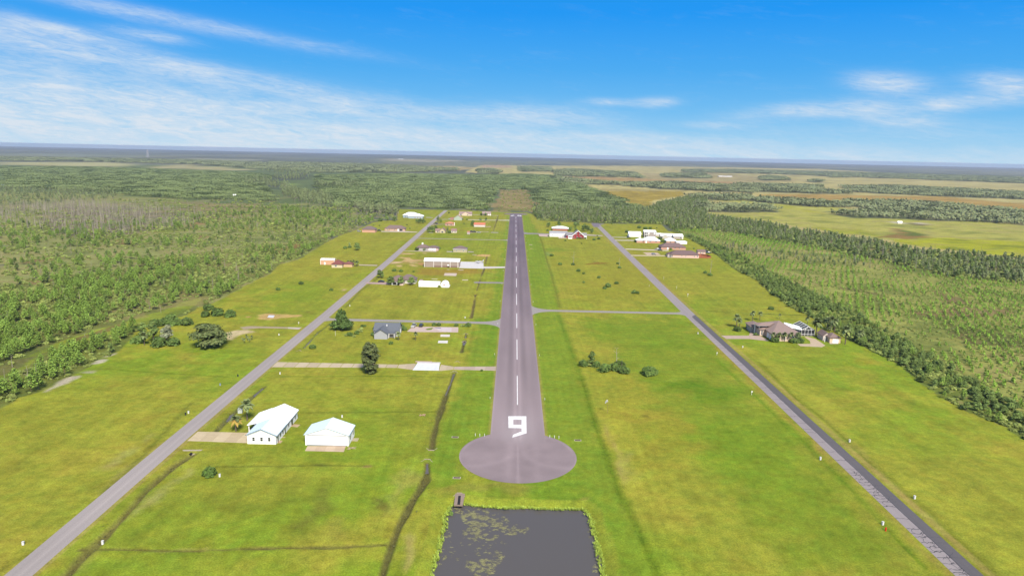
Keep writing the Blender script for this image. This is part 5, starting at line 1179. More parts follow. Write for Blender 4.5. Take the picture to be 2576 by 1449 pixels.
# the right-hand house with the pool cage
RHW = wm((240, 214, 192)); RHR = rm((178, 154, 144))
b = building('pool_cage_house', 'large peach house with a tall brown hip roof joined to a screened pool cage', 'house',
             [ms(140.4, 155.4, 355.6, 372.0, 3.9, 3.7, 'hip', RHW, RHR, ov=.7, apex=(149.3, 372)), ms(137.2, 152.0, 366, 378.5, 3.7, 3.2, 'hip', RHW, RHR, ov=.6, apex=(149, 374)), ms(134.8, 141, 373.5, 382, 3.4, 2.0, 'hip', wm((206, 198, 196)), RHR, ov=.6)])
for x in (143.3, 146.9): op(b, 'f', x, 2.0, .8, 2.6, 355.6)
op(b, 'f', 151.4, 2.0, .9, 1.6, 355.6); op(b, 'f', 138.3, 1.9, .7, 2.2, 366); op(b, 'f', 136.2, 1.9, .7, 2.4, 373.5)
for y in (358.6, 362.6): op(b, 'l', y, 1.4, 2.6, 2.4, 140.4, 'garage_door', pane=M_TRIM)
for (x, y) in ((136.4, 372.2), (137.6, 368.6)): part_box(b, 'column', x-.3, x+.3, y-.3, y+.3, 0, 5.6, M_TRIM)
mb = MB(); cx, cy = b['_cx'], b['_y0']; mb.prism([(135.8-cx, 366.4-cy), (141.0-cx, 366.4-cy), (141.0-cx, 373-cy), (135.8-cx, 373-cy)], 5.3, 5.7); link('porch_beam', mb.mesh('porch_beam', M_TRIM), b)
mb = MB(); mb.add([(135.4-cx, 366-cy, 5.71), (142.2-cx, 366-cy, 5.71), (142.2-cx, 373.4-cy, 5.71), (135.4-cx, 373.4-cy, 5.71), (139.5-cx, 369.7-cy, 6.9), (146.5-cx, 369.7-cy, 6.9)], [(3, 2, 1, 0), (0, 1, 5, 4), (1, 2, 5), (2, 3, 4, 5), (3, 0, 4)]); link('porch_roof', mb.mesh('porch_roof', RHR), b)
mb = MB(); cx, cy = b['_cx'], b['_y0']; vs = [(153.0-cx, 371-cy, 4.3), (160.5-cx, 366.5-cy, 3.6), (163.0-cx, 374-cy, 3.6), (156-cx, 381-cy, 4.3)]
mb.add(vs+[(x, y, z+.15) for x, y, z in vs], [(0, 3, 2, 1), (4, 5, 6, 7), (0, 1, 5, 4), (1, 2, 6, 5), (2, 3, 7, 6), (3, 0, 4, 7)]); link('patio_roof', mb.mesh('patio_roof', M_METAL), b)
rt = thing('pool_cage', 'white-framed screened pool cage with a dark mesh roof behind the large peach house', 'pool cage', (164.7, 368.3, 0))
sm = bpy.data.materials.new('insect_screen'); sm.use_nodes = True; t = sm.node_tree; pb = t.nodes['Principled BSDF']; pb.inputs['Base Color'].default_value = (.02, .022, .028, 1); pb.inputs['Alpha'].default_value = .88
fb = MB(); x0, x1, y0, y1, e, tp = -3.5, 3.7, 0, 12.5, 3.5, 5.4
fr = []
for y in np.linspace(y0, y1, 5):
    fr += [((x0, y, 0), (x0, y, e)), ((x1, y, 0), (x1, y, e)), ((x0, y, e), (.1, y, tp)), ((x1, y, e), (.1, y, tp)), ((x0, y, e), (x1, y, e))]
for (a, c) in (((x0, y0, e), (x0, y1, e)), ((x1, y0, e), (x1, y1, e)), ((.1, y0, tp), (.1, y1, tp)), ((x0, y0, .9), (x1, y0, .9))): fr.append((a, c))
for x in (-1.7, .1, 1.9): fr.append(((x, y0, 0), (x, y0, e)))
fr += [((-1.7, y0, e), (-1.7, y0, e+.95)), ((1.9, y0, e), (1.9, y0, e+.95)), ((-1.8, y0, e), (.1, y0, tp)), ((1.8, y0, e), (.1, y0, tp))]
for k, (a, c) in enumerate(fr):
    mb = MB(); mb.tube(a, c, .085, .085, 4); link('frame_bar', mb.mesh('frame_bar', M_TRIM), rt)
for nm, q in (('roof_screen', [(x0, y0, e-.03), (.1, y0, tp-.03), (.1, y1, tp-.03), (x0, y1, e-.03)]), ('roof_screen', [(x1, y0, e-.03), (.1, y0, tp-.03), (.1, y1, tp-.03), (x1, y1, e-.03)]),
              ('wall_screen', [(x0, y0+.02, .1), (x1, y0+.02, .1), (x1, y0+.02, e), (x0, y0+.02, e)]), ('wall_screen', [(x1-.02, y0, .1), (x1-.02, y1, .1), (x1-.02, y1, e), (x1-.02, y0, e)]), ('gable_screen', [(x0, y0+.02, e), (x1, y0+.02, e), (.1, y0+.02, tp)])):
    mb = MB(); mb.add(q, [tuple(range(len(q)))]); link(nm, mb.mesh(nm, sm), rt)
sheet('pool_deck', [(161, 368), (169, 368), (169, 381), (161, 381)], .06, conc((196, 190, 184)), 'structure', thick=.1)
b = building('pool_house', 'small peach garage with white door and brown roof beside the pool cage', 'garage', [ms(170.6, 176.4, 354.4, 361.5, 2.9, 1.9, 'hip', wm((238, 210, 178)), rm((158, 136, 128)), ov=.5), ms(168.8, 173, 358.5, 365.5, 2.8, 1.8, 'gy', wm((228, 214, 206)), rm((160, 138, 130)), ov=.4)])
op(b, 'f', 173.7, 1.1, 2.9, 2.0, 354.4, 'garage_door', pane=M_TRIM); op(b, 'l', 357.5, 1.3, 1.1, 1.7, 170.6)
for y in (356.2,): part_box(b, 'porch_post', 168.7, 168.95, y, y+.2, 0, 2.8, M_TRIM)
# far-off farm roofs among the woods
for k, (fn, x, y, w_, c, lab) in enumerate([(SN, 1480, 114, 60, (244, 244, 240), 'tiny pale farm roof on the tan clearing near the horizon'), (SR, 2265, 540, 22, (226, 226, 230), 'tiny white shed half hidden in the woods beyond the right meadow'), (SA, 1770, 445, 6, (240, 240, 240), 'tiny white shed in the scrub beyond the pine wood'),
                                          (SM, 1870, 196, 70, (216, 206, 190), 'long low pale barn far out on the tan field'), (SR, 1640, 652, 7, (238, 232, 222), 'pale pile-side shed by the pit in the right meadow')]):
    x0, y0 = fn(x, y); b = building('distant_shed', lab, 'shed', [ms(x0-w_/2, x0+w_/2, y0, y0+w_*.3, 3.0 if w_ > 10 else 2.5, 1.5, 'gx', wm(c), M_METAL, ov=.3)])

# ------------------------------------------------------------------ vehicles
M_TYRE = mat('tyre_rubber', (44, 44, 46), rough=.9)
def car(name, label, cat, x, y, rz, c, kind='suv'):
    rt = thing(name, label, cat, (x, y, 0), rz); m = mat('paint_%d_%d_%d' % c, c, rough=.25, spec=.5)
    L_, W_, hb, hc = (4.7, 1.85, .95, 1.65) if kind != 'pickup' else (5.6, 1.95, 1.05, 1.85)
    def body(pts):
        mb = MB(); n = len(pts); vs = [(px, -W_/2*k, pz) for px, pz, k in pts]+[(px, W_/2*k, pz) for px, pz, k in pts]
        mb.add(vs, [tuple(range(n)), tuple(range(2*n-1, n-1, -1))]+[(i, n+i, n+(i+1) % n, (i+1) % n) for i in range(n)]); return mb
    h = L_/2
    link('body', body([(-h, .35, .96), (h, .35, .96), (h+.05, .7, 1), (h-.1, hb-.08, .97), (h-1.1, hb, .97), (-h+.1, hb, .97), (-h-.02, .7, 1)]).mesh('body', m), rt)
    if kind == 'pickup': cab = [(-.5, hb, .9), (1.5, hb, .9), (.9, hc, .76), (-.3, hc, .76)]
    elif kind == 'suv': cab = [(-h+.15, hb, .9), (1.3, hb, .9), (.6, hc, .76), (-h+.45, hc, .78)]
    else: cab = [(-h+.5, hb, .88), (1.2, hb, .88), (.4, hc-.2, .72), (-1.0, hc-.2, .72)]
    link('windows', body(cab).mesh('windows', M_GLASS), rt)
    a = cab[3]; c2 = cab[2]; link('roof', body([(a[0], a[1]-.02, a[2]+.03), (c2[0], c2[1]-.02, c2[2]+.03), (c2[0]-.05, c2[1]+.06, c2[2]), (a[0]+.05, a[1]+.06, a[2])]).mesh('roof', m), rt)
    wb = MB(); wb.tube((0, -.11, 0), (0, .11, 0), .34, .34, 10); wme = wb.mesh('wheel', M_TYRE)
    for sx in (-h+.9, h-.85):
        for sy in (-W_/2+.05, W_/2-.05): link('wheel', wme, rt, (sx, sy, .34))
    return rt
def at(fn, x, y): return fn(x, y)
V = [('dark_sedan', 'dark car on the pink drive beside the brown-roofed carport house', 'car', SC2, 502, 1132, 0, (50, 52, 66), 'sedan'), ('black_car', 'black car parked inside the carport of the brown-roofed house', 'car', SC2, 672, 1150, .2, (40, 42, 46), 'suv'),
     ('dark_pickup', 'dark pickup parked between the two peach brick buildings', 'pickup', SC2, 470, 488, 0, (60, 62, 64), 'pickup'), ('white_pickup', 'white pickup parked at the edge of the pink concrete patio', 'pickup', S7, 1650, 303, 1.45, (240, 238, 238), 'pickup'),
     ('black_suv', 'black car parked next to the white pickup by the patio', 'car', S7, 1720, 300, 1.5, (62, 64, 72), 'suv'), ('silver_suv', 'silver car parked on the beige pad by the pink house', 'car', SC3, 1783, 787, 0, (196, 200, 212), 'suv'),
     ('dark_green_suv', 'dark car on the drive of the brown-roofed brick house', 'car', SC3, 1862, 736, 0, (84, 96, 92), 'suv'), ('dark_car', 'low dark car at the end of the drive below the white shed', 'car', SC3, 1470, 574, 0, (58, 50, 50), 'sedan'),
     ('white_sedan', 'white car on the drive beside the rusty shed', 'car', SE, 2085, 682, 0, (242, 240, 240), 'sedan'), ('black_van', 'black car beside the rusty shed near the taxiway', 'van', SE, 1910, 664, 0, (48, 44, 44), 'suv'), ('black_pickup', 'second dark vehicle just right of the black one beside the rusty shed', 'pickup', SE, 1960, 666, 0, (60, 52, 50), 'pickup'),
     ('dark_suv', 'dark car under the trees beside the pink outbuilding', 'car', S7b, 2240, 668, .2, (44, 46, 48), 'suv'), ('grey_pickup', 'grey vehicle on the drive by the far forked tree', 'pickup', SE, 1000, 455, 0, (86, 84, 84), 'pickup'), ('white_van', 'white vehicle on the grass beside the peach brick garage', 'van', SC2, 222, 498, 0, (244, 244, 244), 'suv'),
     ('white_truck', 'white vehicle parked beside the green barn', 'pickup', SE, 1370, 340, 0, (244, 240, 238), 'pickup')]
for nm, lab, cat, fn, x, y, rz, c, k in V:
    X_, Y_ = fn(x, y); car(nm, lab, cat, X_, Y_, rz, c, k)
def boat(label, x, y, rz, c):
    rt = thing('boat', label, 'boat', (x, y, 0), rz); mb = MB(); st = [(-3, .9, .5), (0, 1.1, .45), (2, .8, .6), (3.4, .05, 1.1)]
    vs = []
    for px, w_, zb in st: vs += [(px, -w_, 1.5), (px, -w_*.4, zb), (px, w_*.4, zb), (px, w_, 1.5)]
    fs = []
    for i in range(3):
        for j in range(3): fs.append((i*4+j, (i+1)*4+j, (i+1)*4+j+1, i*4+j+1))
        fs.append((i*4+3, (i+1)*4+3, (i+1)*4, i*4))
    fs.append((0, 1, 2, 3)); mb.add(vs, fs); link('hull', mb.mesh('hull', mat('paint_%d_%d_%d' % c, c, rough=.3)), rt)
    mb = MB(); mb.box(-.8, .8, -.5, .5, 1.5, 2.1); link('cabin', mb.mesh('cabin', M_TRIM), rt)
    mb = MB(); mb.box(-3.2, 3.8, -.06, .06, .35, .5); link('trailer', mb.mesh('trailer', M_DARK), rt)
    wb = MB(); wb.tube((0, -.1, 0), (0, .1, 0), .3, .3, 8); wme = wb.mesh('wheel', M_TYRE)
    for s in (-1, 1): link('wheel', wme, rt, (-.6, s*1.0, .3))
X_, Y_ = S7b(950, 620); boat('white boat on a trailer at the end of the drive beside the dark car', X_, Y_, 2.9, (232, 232, 232))
X_, Y_ = S7b(2275, 712); boat('grey boat on a trailer beside the pink outbuilding', X_, Y_, .1, (150, 168, 164))
# aeroplane on the apron
AX, AY = SC2(1728, 890)
rt = thing('aeroplane', 'small white low-wing aeroplane parked on the white apron', 'aeroplane', (AX, AY, 0), pi); PA = mat('aircraft_white', (246, 246, 250), rough=.3)
mb = MB(); prof = [(-4.2, .12, 1.5), (-3.0, .25, 1.4), (-1.0, .52, 1.25), (.8, .58, 1.2), (2.2, .48, 1.15), (3.1, .3, 1.12), (3.4, .12, 1.12)]
vs = []; n = 8
for x, r_, z in prof:
    for i in range(n): a = 2*pi*i/n; vs.append((x, r_*cos(a), z+r_*1.05*sin(a)))
fs = [(j*n+i, (j+1)*n+i, (j+1)*n+(i+1) % n, j*n+(i+1) % n) for j in range(len(prof)-1) for i in range(n)]+[tuple(range(n)), tuple(range(len(vs)-1, len(vs)-n-1, -1))]
mb.add(vs, fs); link('fuselage', mb.mesh('fuselage', PA, True), rt)
for s in (1, -1):
    mb = MB(); mb.prism([(1.0, s*.4), (-.6, s*.4), (-.2, s*5.2), (.7, s*5.2)][::s], .85, 1.0); link('wing', mb.mesh('wing', PA), rt)
    mb = MB(); mb.prism([(-3.2, s*.1), (-4.2, s*.1), (-4.1, s*1.8), (-3.5, s*1.8)][::s], 1.55, 1.65); link('tailplane', mb.mesh('tailplane', PA), rt)
    mb = MB(); mb.tube((.1, s*1.3, .9), (.1, s*1.3, .25), .05, .05, 4); mb.tube((.1, s*1.3-.08, .22), (.1, s*1.3+.08, .22), .22, .22, 8); link('landing_gear', mb.mesh('landing_gear', M_DARK), rt)
mb = MB(); mb.add([(-3.1, -.05, 1.5), (-4.3, -.05, 1.5), (-4.6, -.05, 3.1), (-4.0, -.05, 3.1), (-3.1, .05, 1.5), (-4.3, .05, 1.5), (-4.6, .05, 3.1), (-4.0, .05, 3.1)], [(0, 1, 2, 3), (7, 6, 5, 4), (0, 4, 5, 1), (1, 5, 6, 2), (2, 6, 7, 3), (3, 7, 4, 0)]); link('tail_fin', mb.mesh('tail_fin', PA), rt)
mb = MB(); mb.box(-.6, 1.0, -.4, .4, 1.6, 2.05); link('canopy', mb.mesh('canopy', M_GLASS), rt)
mb = MB(); mb.box(3.4, 3.46, -.06, .06, .35, 1.9); link('propeller', mb.mesh('propeller', M_DARK), rt)
mb = MB(); mb.tube((2.4, 0, .9), (2.4, 0, .2), .05, .05, 4); mb.tube((2.4, -.07, .2), (2.4, .07, .2), .2, .2, 8); link('nose_gear', mb.mesh('nose_gear', M_DARK), rt)

# ------------------------------------------------------------------ small site furniture
def culvert(label, x, y, w, face='s', z=-.6, h=.9):
    rt = thing('culvert', label, 'culvert', (x, y, 0)); s = 1 if face == 's' else -1; cm = conc((196, 180, 160))
    mb = MB(); mb.prism([(-w/2, 0), (w/2, 0), (w/2, .4*s), (-w/2, .4*s)][::s], z-.3, .12); link('headwall', mb.mesh('headwall', cm), rt)
    for q in (1, -1):
        mb = MB(); a = [(q*w/2, -.02*s), (q*(w/2+.9), -1.5*s), (q*(w/2+.7), -1.6*s), (q*(w/2-.2), -.02*s)]; mb.prism(a, z-.3, .02); link('wing_wall', mb.mesh('wing_wall', cm), rt)
    mb = MB(); mb.tube((0, -.08*s, z+.25), (0, .3*s, z+.25), .42, .42, 12); link('pipe', mb.mesh('pipe', M_DARK), rt)
# sloping concrete culvert at the white house drive
x, y = S5(272, 735); rt = thing('drive_culvert', 'triangular concrete culvert apron below the white house drive', 'culvert', (x, y, 0))
mb = MB(); A0 = S5(148, 712); A1 = S5(400, 710)
mb.add([(A0[0]-x, A0[1]-y, .12), (A1[0]-x, A1[1]-y, .12), (.5, -1.2, -.55), (-.5, -1.2, -.55), (A0[0]-x, A0[1]-y+.35, .12), (A1[0]-x, A1[1]-y+.35, .12)], [(0, 3, 2, 1), (0, 1, 5, 4)]); link('apron', mb.mesh('apron', conc((192, 180, 158))), rt)
mb = MB(); mb.tube((0, -1.25, -.15), (0, -.6, -.15), .42, .42, 12); link('pipe', mb.mesh('pipe', M_DARK), rt)
for lab, u, v, w, f in [('concrete culvert mouth at the head of the near ditch', 1075, 1153, 2.0, 's'), ('low concrete culvert lip where the middle ditch ends', 1085, 1129, 2.0, 'n'), ('concrete culvert mouth in the bank of the pond', 1156, 1238, 1.6, 's'),
                        ('concrete culvert mouth just below the long concrete drive', 1143, 932, 1.8, 's'), ('dark culvert mouth just above the long concrete drive', 1151, 907, 1.2, 's'), ('dark culvert mouth at the top of the short ditch', 1168, 856, 1.2, 's'),
                        ('pale round culvert mouth near the two white pads', 1172, 837, 1.6, 's'), ('culvert mouth where the ditch meets the cross taxiway', 1176, 812, 1.2, 'n'), ('rusty culvert grate beside the left roadside ditch', 754, 879, 1.0, 's')]:
    x, y = G(u, v); culvert(lab, x, y, w, f)
mb = MB()
x, y = S11(660, 850); rt = thing('drain_chute', 'dark drain chute running down to the pond from its culvert', 'drain', (x, y, 0))
mb.prism([(-1.2, -2), (1.2, -2), (1.4, 4.5), (-1.4, 4.5)], -.35, .06); link('chute', mb.mesh('chute', conc((176, 156, 140))), rt)
mb = MB(); mb.prism([(-.3, -1.9), (.5, -1.9), (.3, 3.2), (-.4, 3.2)], -.2, .08); link('outlet', mb.mesh('outlet', M_DARK), rt)
for lab, fn, x, y in [('flat drain grate set in the lawn left of the runway number', S11, 630, 343), ('flat drain grate set in the lawn nearest the pond', S11, 643, 664), ('drain grate set in the lawn right of the runway turnaround', S11, 1599, 368)]:
    X_, Y_ = fn(x, y); rt = thing('drain_grate', lab, 'grate', (X_, Y_, 0)); mb = MB(); mb.box(-1.2, 1.2, -.6, .6, -.2, .07); link('frame', mb.mesh('frame', conc((206, 200, 176))), rt)
    for k in range(5):
        mb = MB(); mb.box(-.95, .95, -.42+k*.18, -.32+k*.18, .05, .1); link('bar', mb.mesh('bar', wm((92, 72, 66))), rt)
def post(name, label, cat, x, y, h, r, c, group=None):
    mb = MB(); mb.tube((0, 0, -.2), (0, 0, h), r, r, 8); mb.tube((0, 0, h), (0, 0, h+r*1.2), r*1.05, r*.3, 8); return tag(link(name, mb.mesh(name, wm(c)), None, (x, y, 0)), label, cat, group)
for k, (x, y) in enumerate([(790, 333), (825, 336), (862, 336)]):
    X_, Y_ = S11(x, y); post('marker_light', 'white marker light in the row on the left shoulder of the turnaround', 'marker light', X_, Y_, .9, .09, (246, 246, 246), 'threshold lights on the left shoulder')
for k, (x, y) in enumerate([(1378, 348), (1415, 350), (1450, 353)]):
    X_, Y_ = S11(x, y); post('marker_light', 'white marker light in the row on the right shoulder of the turnaround', 'marker light', X_, Y_, .9, .09, (246, 246, 246), 'threshold lights on the right shoulder')
yy = 258.5
for k in range(14):
    for s in (-1, 1): post('runway_edge_light', 'small white edge light on the grass along the runway', 'edge light', RX+s*10.9, yy, .75, .08, (244, 244, 244), 'edge lights along the runway')
    yy += 60.5
def pedestal(label, fn, x, y, w=.5, h=1.1, c=(240, 240, 240), cat='utility box', name='utility_box'):
    X_, Y_ = fn(x, y); rt = thing(name, label, cat, (X_, Y_, 0), .2); mb = MB(); mb.box(-w/2, w/2, -w/2, w/2, -.1, h*.86); link('cabinet', mb.mesh('cabinet', wm(c)), rt)
    mb = MB(); mb.box(-w/2-.04, w/2+.04, -w/2-.04, w/2+.04, h*.86, h); link('lid', mb.mesh('lid', wm(tuple(max(0, q-22) for q in c))), rt)
pedestal('grey transformer box on the grass between the ditch and the palms', S5, 878, 238, 1.5, 1.6, (206, 214, 208), 'transformer')
for lab, fn, x, y in [('white utility box beside the taller palm', S5, 933, 205), ('white utility box left of the left road opposite the palms', S5, 227, 246), ('small dark utility box left of the left road opposite the palms', S5, 190, 268), ('white utility box near the bottom of the right road, on its outer side', S22, 1540, 545),
                      ('white utility box on the inner side of the right road, below the windsock', S22, 653, 178), ('white utility box beside the red hydrant', S22, 1240, 790), ('white utility box on the outer verge near the bend of the tar seals', S85, 1258, 1135), ('white utility box between the right road and the pool cage house', S85, 452, 425),
                      ('white utility box on the inner verge opposite the pool cage house', S85, 115, 322), ('white utility box just below the left end of the long drive', S8, 2114, 755), ('blue-grey utility box on the left verge below the long swale', S8, 1663, 840), ('dark utility box at the right end of the long swale', S8, 1796, 772),
                      ('white utility box on the lawn right of the live oak', S8, 2106, 462), ('white utility box on the lawn above the left crossroads', S7, 1046, 110), ('white utility box beside the upper ditch end', S7, 2133, 222), ('white utility box beside the bare shrub below the white house', S5, 620, 1042),
                      ('white utility box left of the left road near the lower left corner', S12, 178, 785), ('white utility box beside the ditch at the lower left', S12, 778, 778), ('white utility box on the grass above the white hangar', S5, 2158, 298)]:
    pedestal(lab, fn, x, y, .45, .9, (56, 60, 60) if 'dark' in lab else ((150, 170, 190) if 'blue-grey' in lab else (244, 244, 244)))
# real estate style sign, hydrant, windsock, poles
X_, Y_ = S22(1268, 850); rt = thing('fire_hydrant', 'red fire hydrant on the inner verge of the right road', 'hydrant', (X_, Y_, 0)); HR = wm((222, 52, 24))
mb = MB(); mb.tube((0, 0, 0), (0, 0, .12), .22, .22, 10); mb.tube((0, 0, .12), (0, 0, .9), .17, .15, 10); link('barrel', mb.mesh('barrel', HR), rt)
mb = MB(); mb.tube((0, 0, .9), (0, 0, 1.12), .19, .06, 10); link('bonnet', mb.mesh('bonnet', HR), rt); mb = MB(); mb.tube((-.3, 0, .62), (.3, 0, .62), .09, .09, 8); link('outlet', mb.mesh('outlet', HR), rt)
X_, Y_ = S11(1833, 152); rt = thing('windsock', 'white windsock on a thin pole in the right field', 'windsock', (X_, Y_, 0))
mb = MB(); mb.tube((0, 0, 0), (0, 0, 5.0), .07, .05, 6); link('pole', mb.mesh('pole', wm((150, 130, 90))), rt); mb = MB(); mb.tube((0, 0, 4.9), (-.5, 0, 4.7), .45, .38, 10, cap=False); mb.tube((-.5, 0, 4.7), (-1.0, 0, 3.9), .38, .18, 10, cap=False); link('sock', mb.mesh('sock', mat('sock_cloth', (250, 250, 250))), rt)
def signp(label, fn, x, y, h=1.6, w=.7, c=(246, 246, 246), cat='sign', name='small_sign'):
    X_, Y_ = fn(x, y); rt = thing(name, label, cat, (X_, Y_, 0), .3); mb = MB(); mb.box(-.06, .06, -.05, .05, -.1, h); link('post', mb.mesh('post', wm(c)), rt); mb = MB(); mb.box(-w/2, w/2, -.1, -.055, h-.55, h); link('board', mb.mesh('board', wm(c)), rt)
signp('white sign on a post on the inner verge of the right road', S85, 520, 780); signp('white sign with a pale stake opposite the pool cage house', S85, 258, 482, 1.5, .5)
signp('tall white sign above the right crossroads on the outer verge', S85, 38, 42, 2.2, .8); signp('white sign on the verge above the left side drive', S8, 2255, 380, 1.4, .5)
post('white_pole', 'thin white pole on the lawn left of the round-headed shrubs', 'pole', *S7(910, 388), 2.6, .07, (240, 240, 240)); post('white_pole', 'thin white pole standing at the wood edge beyond the left road', 'pole', *SC2(1408, 208), 9.5, .14, (226, 222, 210))
post('flag_pole', 'white pole in front of the white-roofed house row', 'pole', *SC3(1908, 1095), 2.2, .08, (240, 240, 240)); post('white_pole', 'white pole on the outer verge in the middle of the right road', 'pole', *SC3(2070, 1215), 2.0, .08, (240, 240, 240)); post('white_pole', 'small white pole on the inner verge high on the right road', 'pole', *SC3(1725, 1190), 1.6, .08, (230, 230, 210))
# lattice tower far away
X_, Y_ = G(372, 393.5); rt = thing('lattice_tower', 'pale lattice tower standing on the horizon', 'tower', (X_, Y_, 0)); TM = mat('tower_steel', (225, 225, 230), rough=.6); TH_ = 62.; hw = 7.
for a, b_ in ((-1, -1), (1, -1), (1, 1), (-1, 1)):
    mb = MB(); mb.tube((a*hw, b_*hw, 0), (a*1.5, b_*1.5, TH_), 1.6, 1.2, 4); link('leg', mb.mesh('leg', TM), rt)
for k in range(7):
    z0, z1 = TH_*k/7, TH_*(k+1)/7; w0, w1 = hw+(1.5-hw)*k/7, hw+(1.5-hw)*(k+1)/7; mb = MB(); mb.tube((-w0, -w0, z0), (w1, -w1, z1), .5, .5, 4); mb.tube((w0, -w0, z0), (-w1, -w1, z1), .5, .5, 4); link('brace', mb.mesh('brace', TM), rt)
for z in (TH_*.72, TH_*.88): mb = MB(); mb.tube((-9, 0, z), (9, 0, z), .7, .7, 4); link('cross_arm', mb.mesh('cross_arm', TM), rt)
# rubble and timber heap beside the hangar
rr = random.Random(8); X_, Y_ = S5(2278, 690); mb = MB()
for k in range(26):
    a, q = rr.uniform(0, 6.28), rr.uniform(0, 1.1); mb.tube((q*cos(a), q*sin(a), rr.uniform(0, .5)), (q*cos(a)+rr.uniform(-.8, .8), q*sin(a)+rr.uniform(-.8, .8), rr.uniform(0, .5)), .06, .06, 4)
tag(link('timber_heap', mb.mesh('timber_heap', wm((206, 184, 160))), None, (X_, Y_, 0)), 'heap of grey boards beside the white hangar corner', 'heap')
mb = MB()
for k in range(10): a = rr.uniform(0, 3); mb.box(k*.25-1, k*.25-.8, -.1+rr.uniform(-.1, .4), 2.6, 0, .12+.05*rr.random())
X_, Y_ = S5(2295, 600); tag(link('board_stack', mb.mesh('board_stack', wm((196, 186, 150))), None, (X_, Y_, 0)), 'flat stack of weathered boards along the white hangar side', 'boards')
mb = MB(); rr = random.Random(4)
for k in range(8): mb.tube((rr.uniform(-1.4, 1.4), rr.uniform(-.8, .8), .1), (rr.uniform(-1.4, 1.4), rr.uniform(-.8, .8), .35), .1, .08, 5)
X_, Y_ = S11(372, 172); tag(link('brush_pile', mb.mesh('brush_pile', wm((196, 160, 140))), None, (X_, Y_, 0)), 'small pinkish brush pile on the lawn left of the middle ditch', 'brush pile')
# ------------------------------------------------------------------ plants: kinds
K_PINE = Kind('pine_tree', [mk_pine(s) for s in range(5)], M_BARK, M_PINE)
K_BROAD = Kind('broadleaf_tree', [mk_broad(s+20, 9, 3.0, 8, .42, 40) for s in range(4)], M_BARK, M_OAK)
K_MOSS = Kind('mossy_tree', [mk_broad(s+40, 11, 2.8, 9, .38, 26, flat=.95) for s in range(3)], M_SNAG, M_GREY)
K_SNAG = Kind('dead_tree', [mk_snag(s+60, 8.5) for s in range(6)], M_SNAG, M_SNAG)
K_BUSH = Kind('bush', [mk_bush(s+80) for s in range(4)], M_BARK, M_BUSH)
K_SCRUB = Kind('scrub', [mk_bush(s+90, 1.5, 1.1, 4, .30, 26) for s in range(4)], M_BARK, M_SCRUB)
K_ROUND = Kind('round_tree', [mk_broad(s+25, 9, 4.8, 13, .5, 46) for s in range(4)], M_BARK, M_OAK)
K_PALM = Kind('palm_tree', [mk_palm(s+100) for s in range(3)], M_BARK, M_PALM)
def mk_sap(s):
    r = random.Random(s); cr = MB()
    for z, w in ((.5, .7), (1.1, .6), (1.7, .42), (2.2, .22)): blob(cr, (0, 0, z), (w, w, .35), 9, .3, r, 0, .25, core=False)
    return None, cr
K_SAP = Kind('pine_sapling', [mk_sap(s) for s in range(4)], M_BARK, M_SAP)

# ------------------------------------------------------------------ single plants on the lawns
k0 = MB()
def tree_at(K, fn, x, y, sc, label, cat='tree', name=None, rot=None, var=0, group=None):
    X_, Y_ = fn(x, y); return K.one(X_, Y_, sc, rot if rot is not None else (x*.37) % 6.28, var, label, cat, group, name)
# magnolia by the crossroads
tr, cr = MB(), MB(); r = random.Random(5); tr.tube((0, 0, -.2), (0, 0, 5), .35, .2, 7)
for z, w, n in ((3.0, 5.4, 13), (4.6, 4.6, 10), (6.4, 3.1, 8), (8.2, 2.3, 6), (10.0, 1.6, 4), (11.4, .9, 2)):
    for i in range(n):
        a = 2*pi*i/n+z; q = 1+.30*sin(2*a+1.1)+r.uniform(-.15, .15); blob(cr, (w*.62*q*cos(a)+.3, w*.62*q*sin(a), z+r.uniform(-.9, .7)), (w*.36*q, w*.36*q, 1.15), 58, .44, r, 0, .34)
K_MAG = Kind('magnolia_tree', [(tr, cr)], M_BARK, leafmat('magnolia_leaves', (0.08, 0.13, 0.036))); tree_at(K_MAG, S7, 975, 335, 1.0, 'tall conical dark magnolia at the left crossroads', name='magnolia_tree')
tr, cr = MB(), MB(); r = random.Random(6); tr.tube((0, 0, -.2), (.2, 0, 6), .45, .25, 8); tr.tube((.2, 0, 3), (1.0, .3, 7), .2, .1, 5)
for i in range(40):
    z = 2.2+i*.285+r.uniform(-.4, .4); w = 4.5*sqrt(max(.08, 1-((z-7.0)/7.2)**2)); a = r.uniform(0, 6.28); blob(cr, (w*.55*cos(a), w*.55*sin(a), z), (w*.42, w*.42, .95), 46, .42, r, 0, .32)
for i in range(8): a = r.uniform(0, 6.28); blob(cr, (1.5*cos(a), 1.5*sin(a), .9), (1.0, 1.0, .8), 40, .35, r, 0, .3)
K_TALL = Kind('tall_dark_tree', [(tr, cr)], M_BARK, leafmat('tall_tree_leaves', (0.125, 0.155, 0.062))); tree_at(K_TALL, S7, 1245, 742, 1.0, 'tall dark columnar tree standing right at the long concrete drive', name='tall_tree')
K_LIVE = Kind('live_oak', [mk_broad(7, 11.5, 10.5, 40, .55, 62, flat=.42)], M_BARK, leafmat('live_oak_leaves', (0.12, 0.152, 0.056))); tree_at(K_LIVE, S8, 1575, 545, 1.02, 'broad spreading live oak beside the sandy patch', name='live_oak')
K_SIL = Kind('silver_tree', [mk_broad(9, 6.2, 2.6, 9, .36, 50)], M_BARK, M_SILV); tree_at(K_SIL, S8, 1262, 520, 1.55, 'silvery grey-leaved tree in the clump left of the live oak', name='silver_tree')
tree_at(K_BROAD, S8, 1160, 505, 1.25, 'dark green tree rising at the back of the clump left of the live oak', var=1)
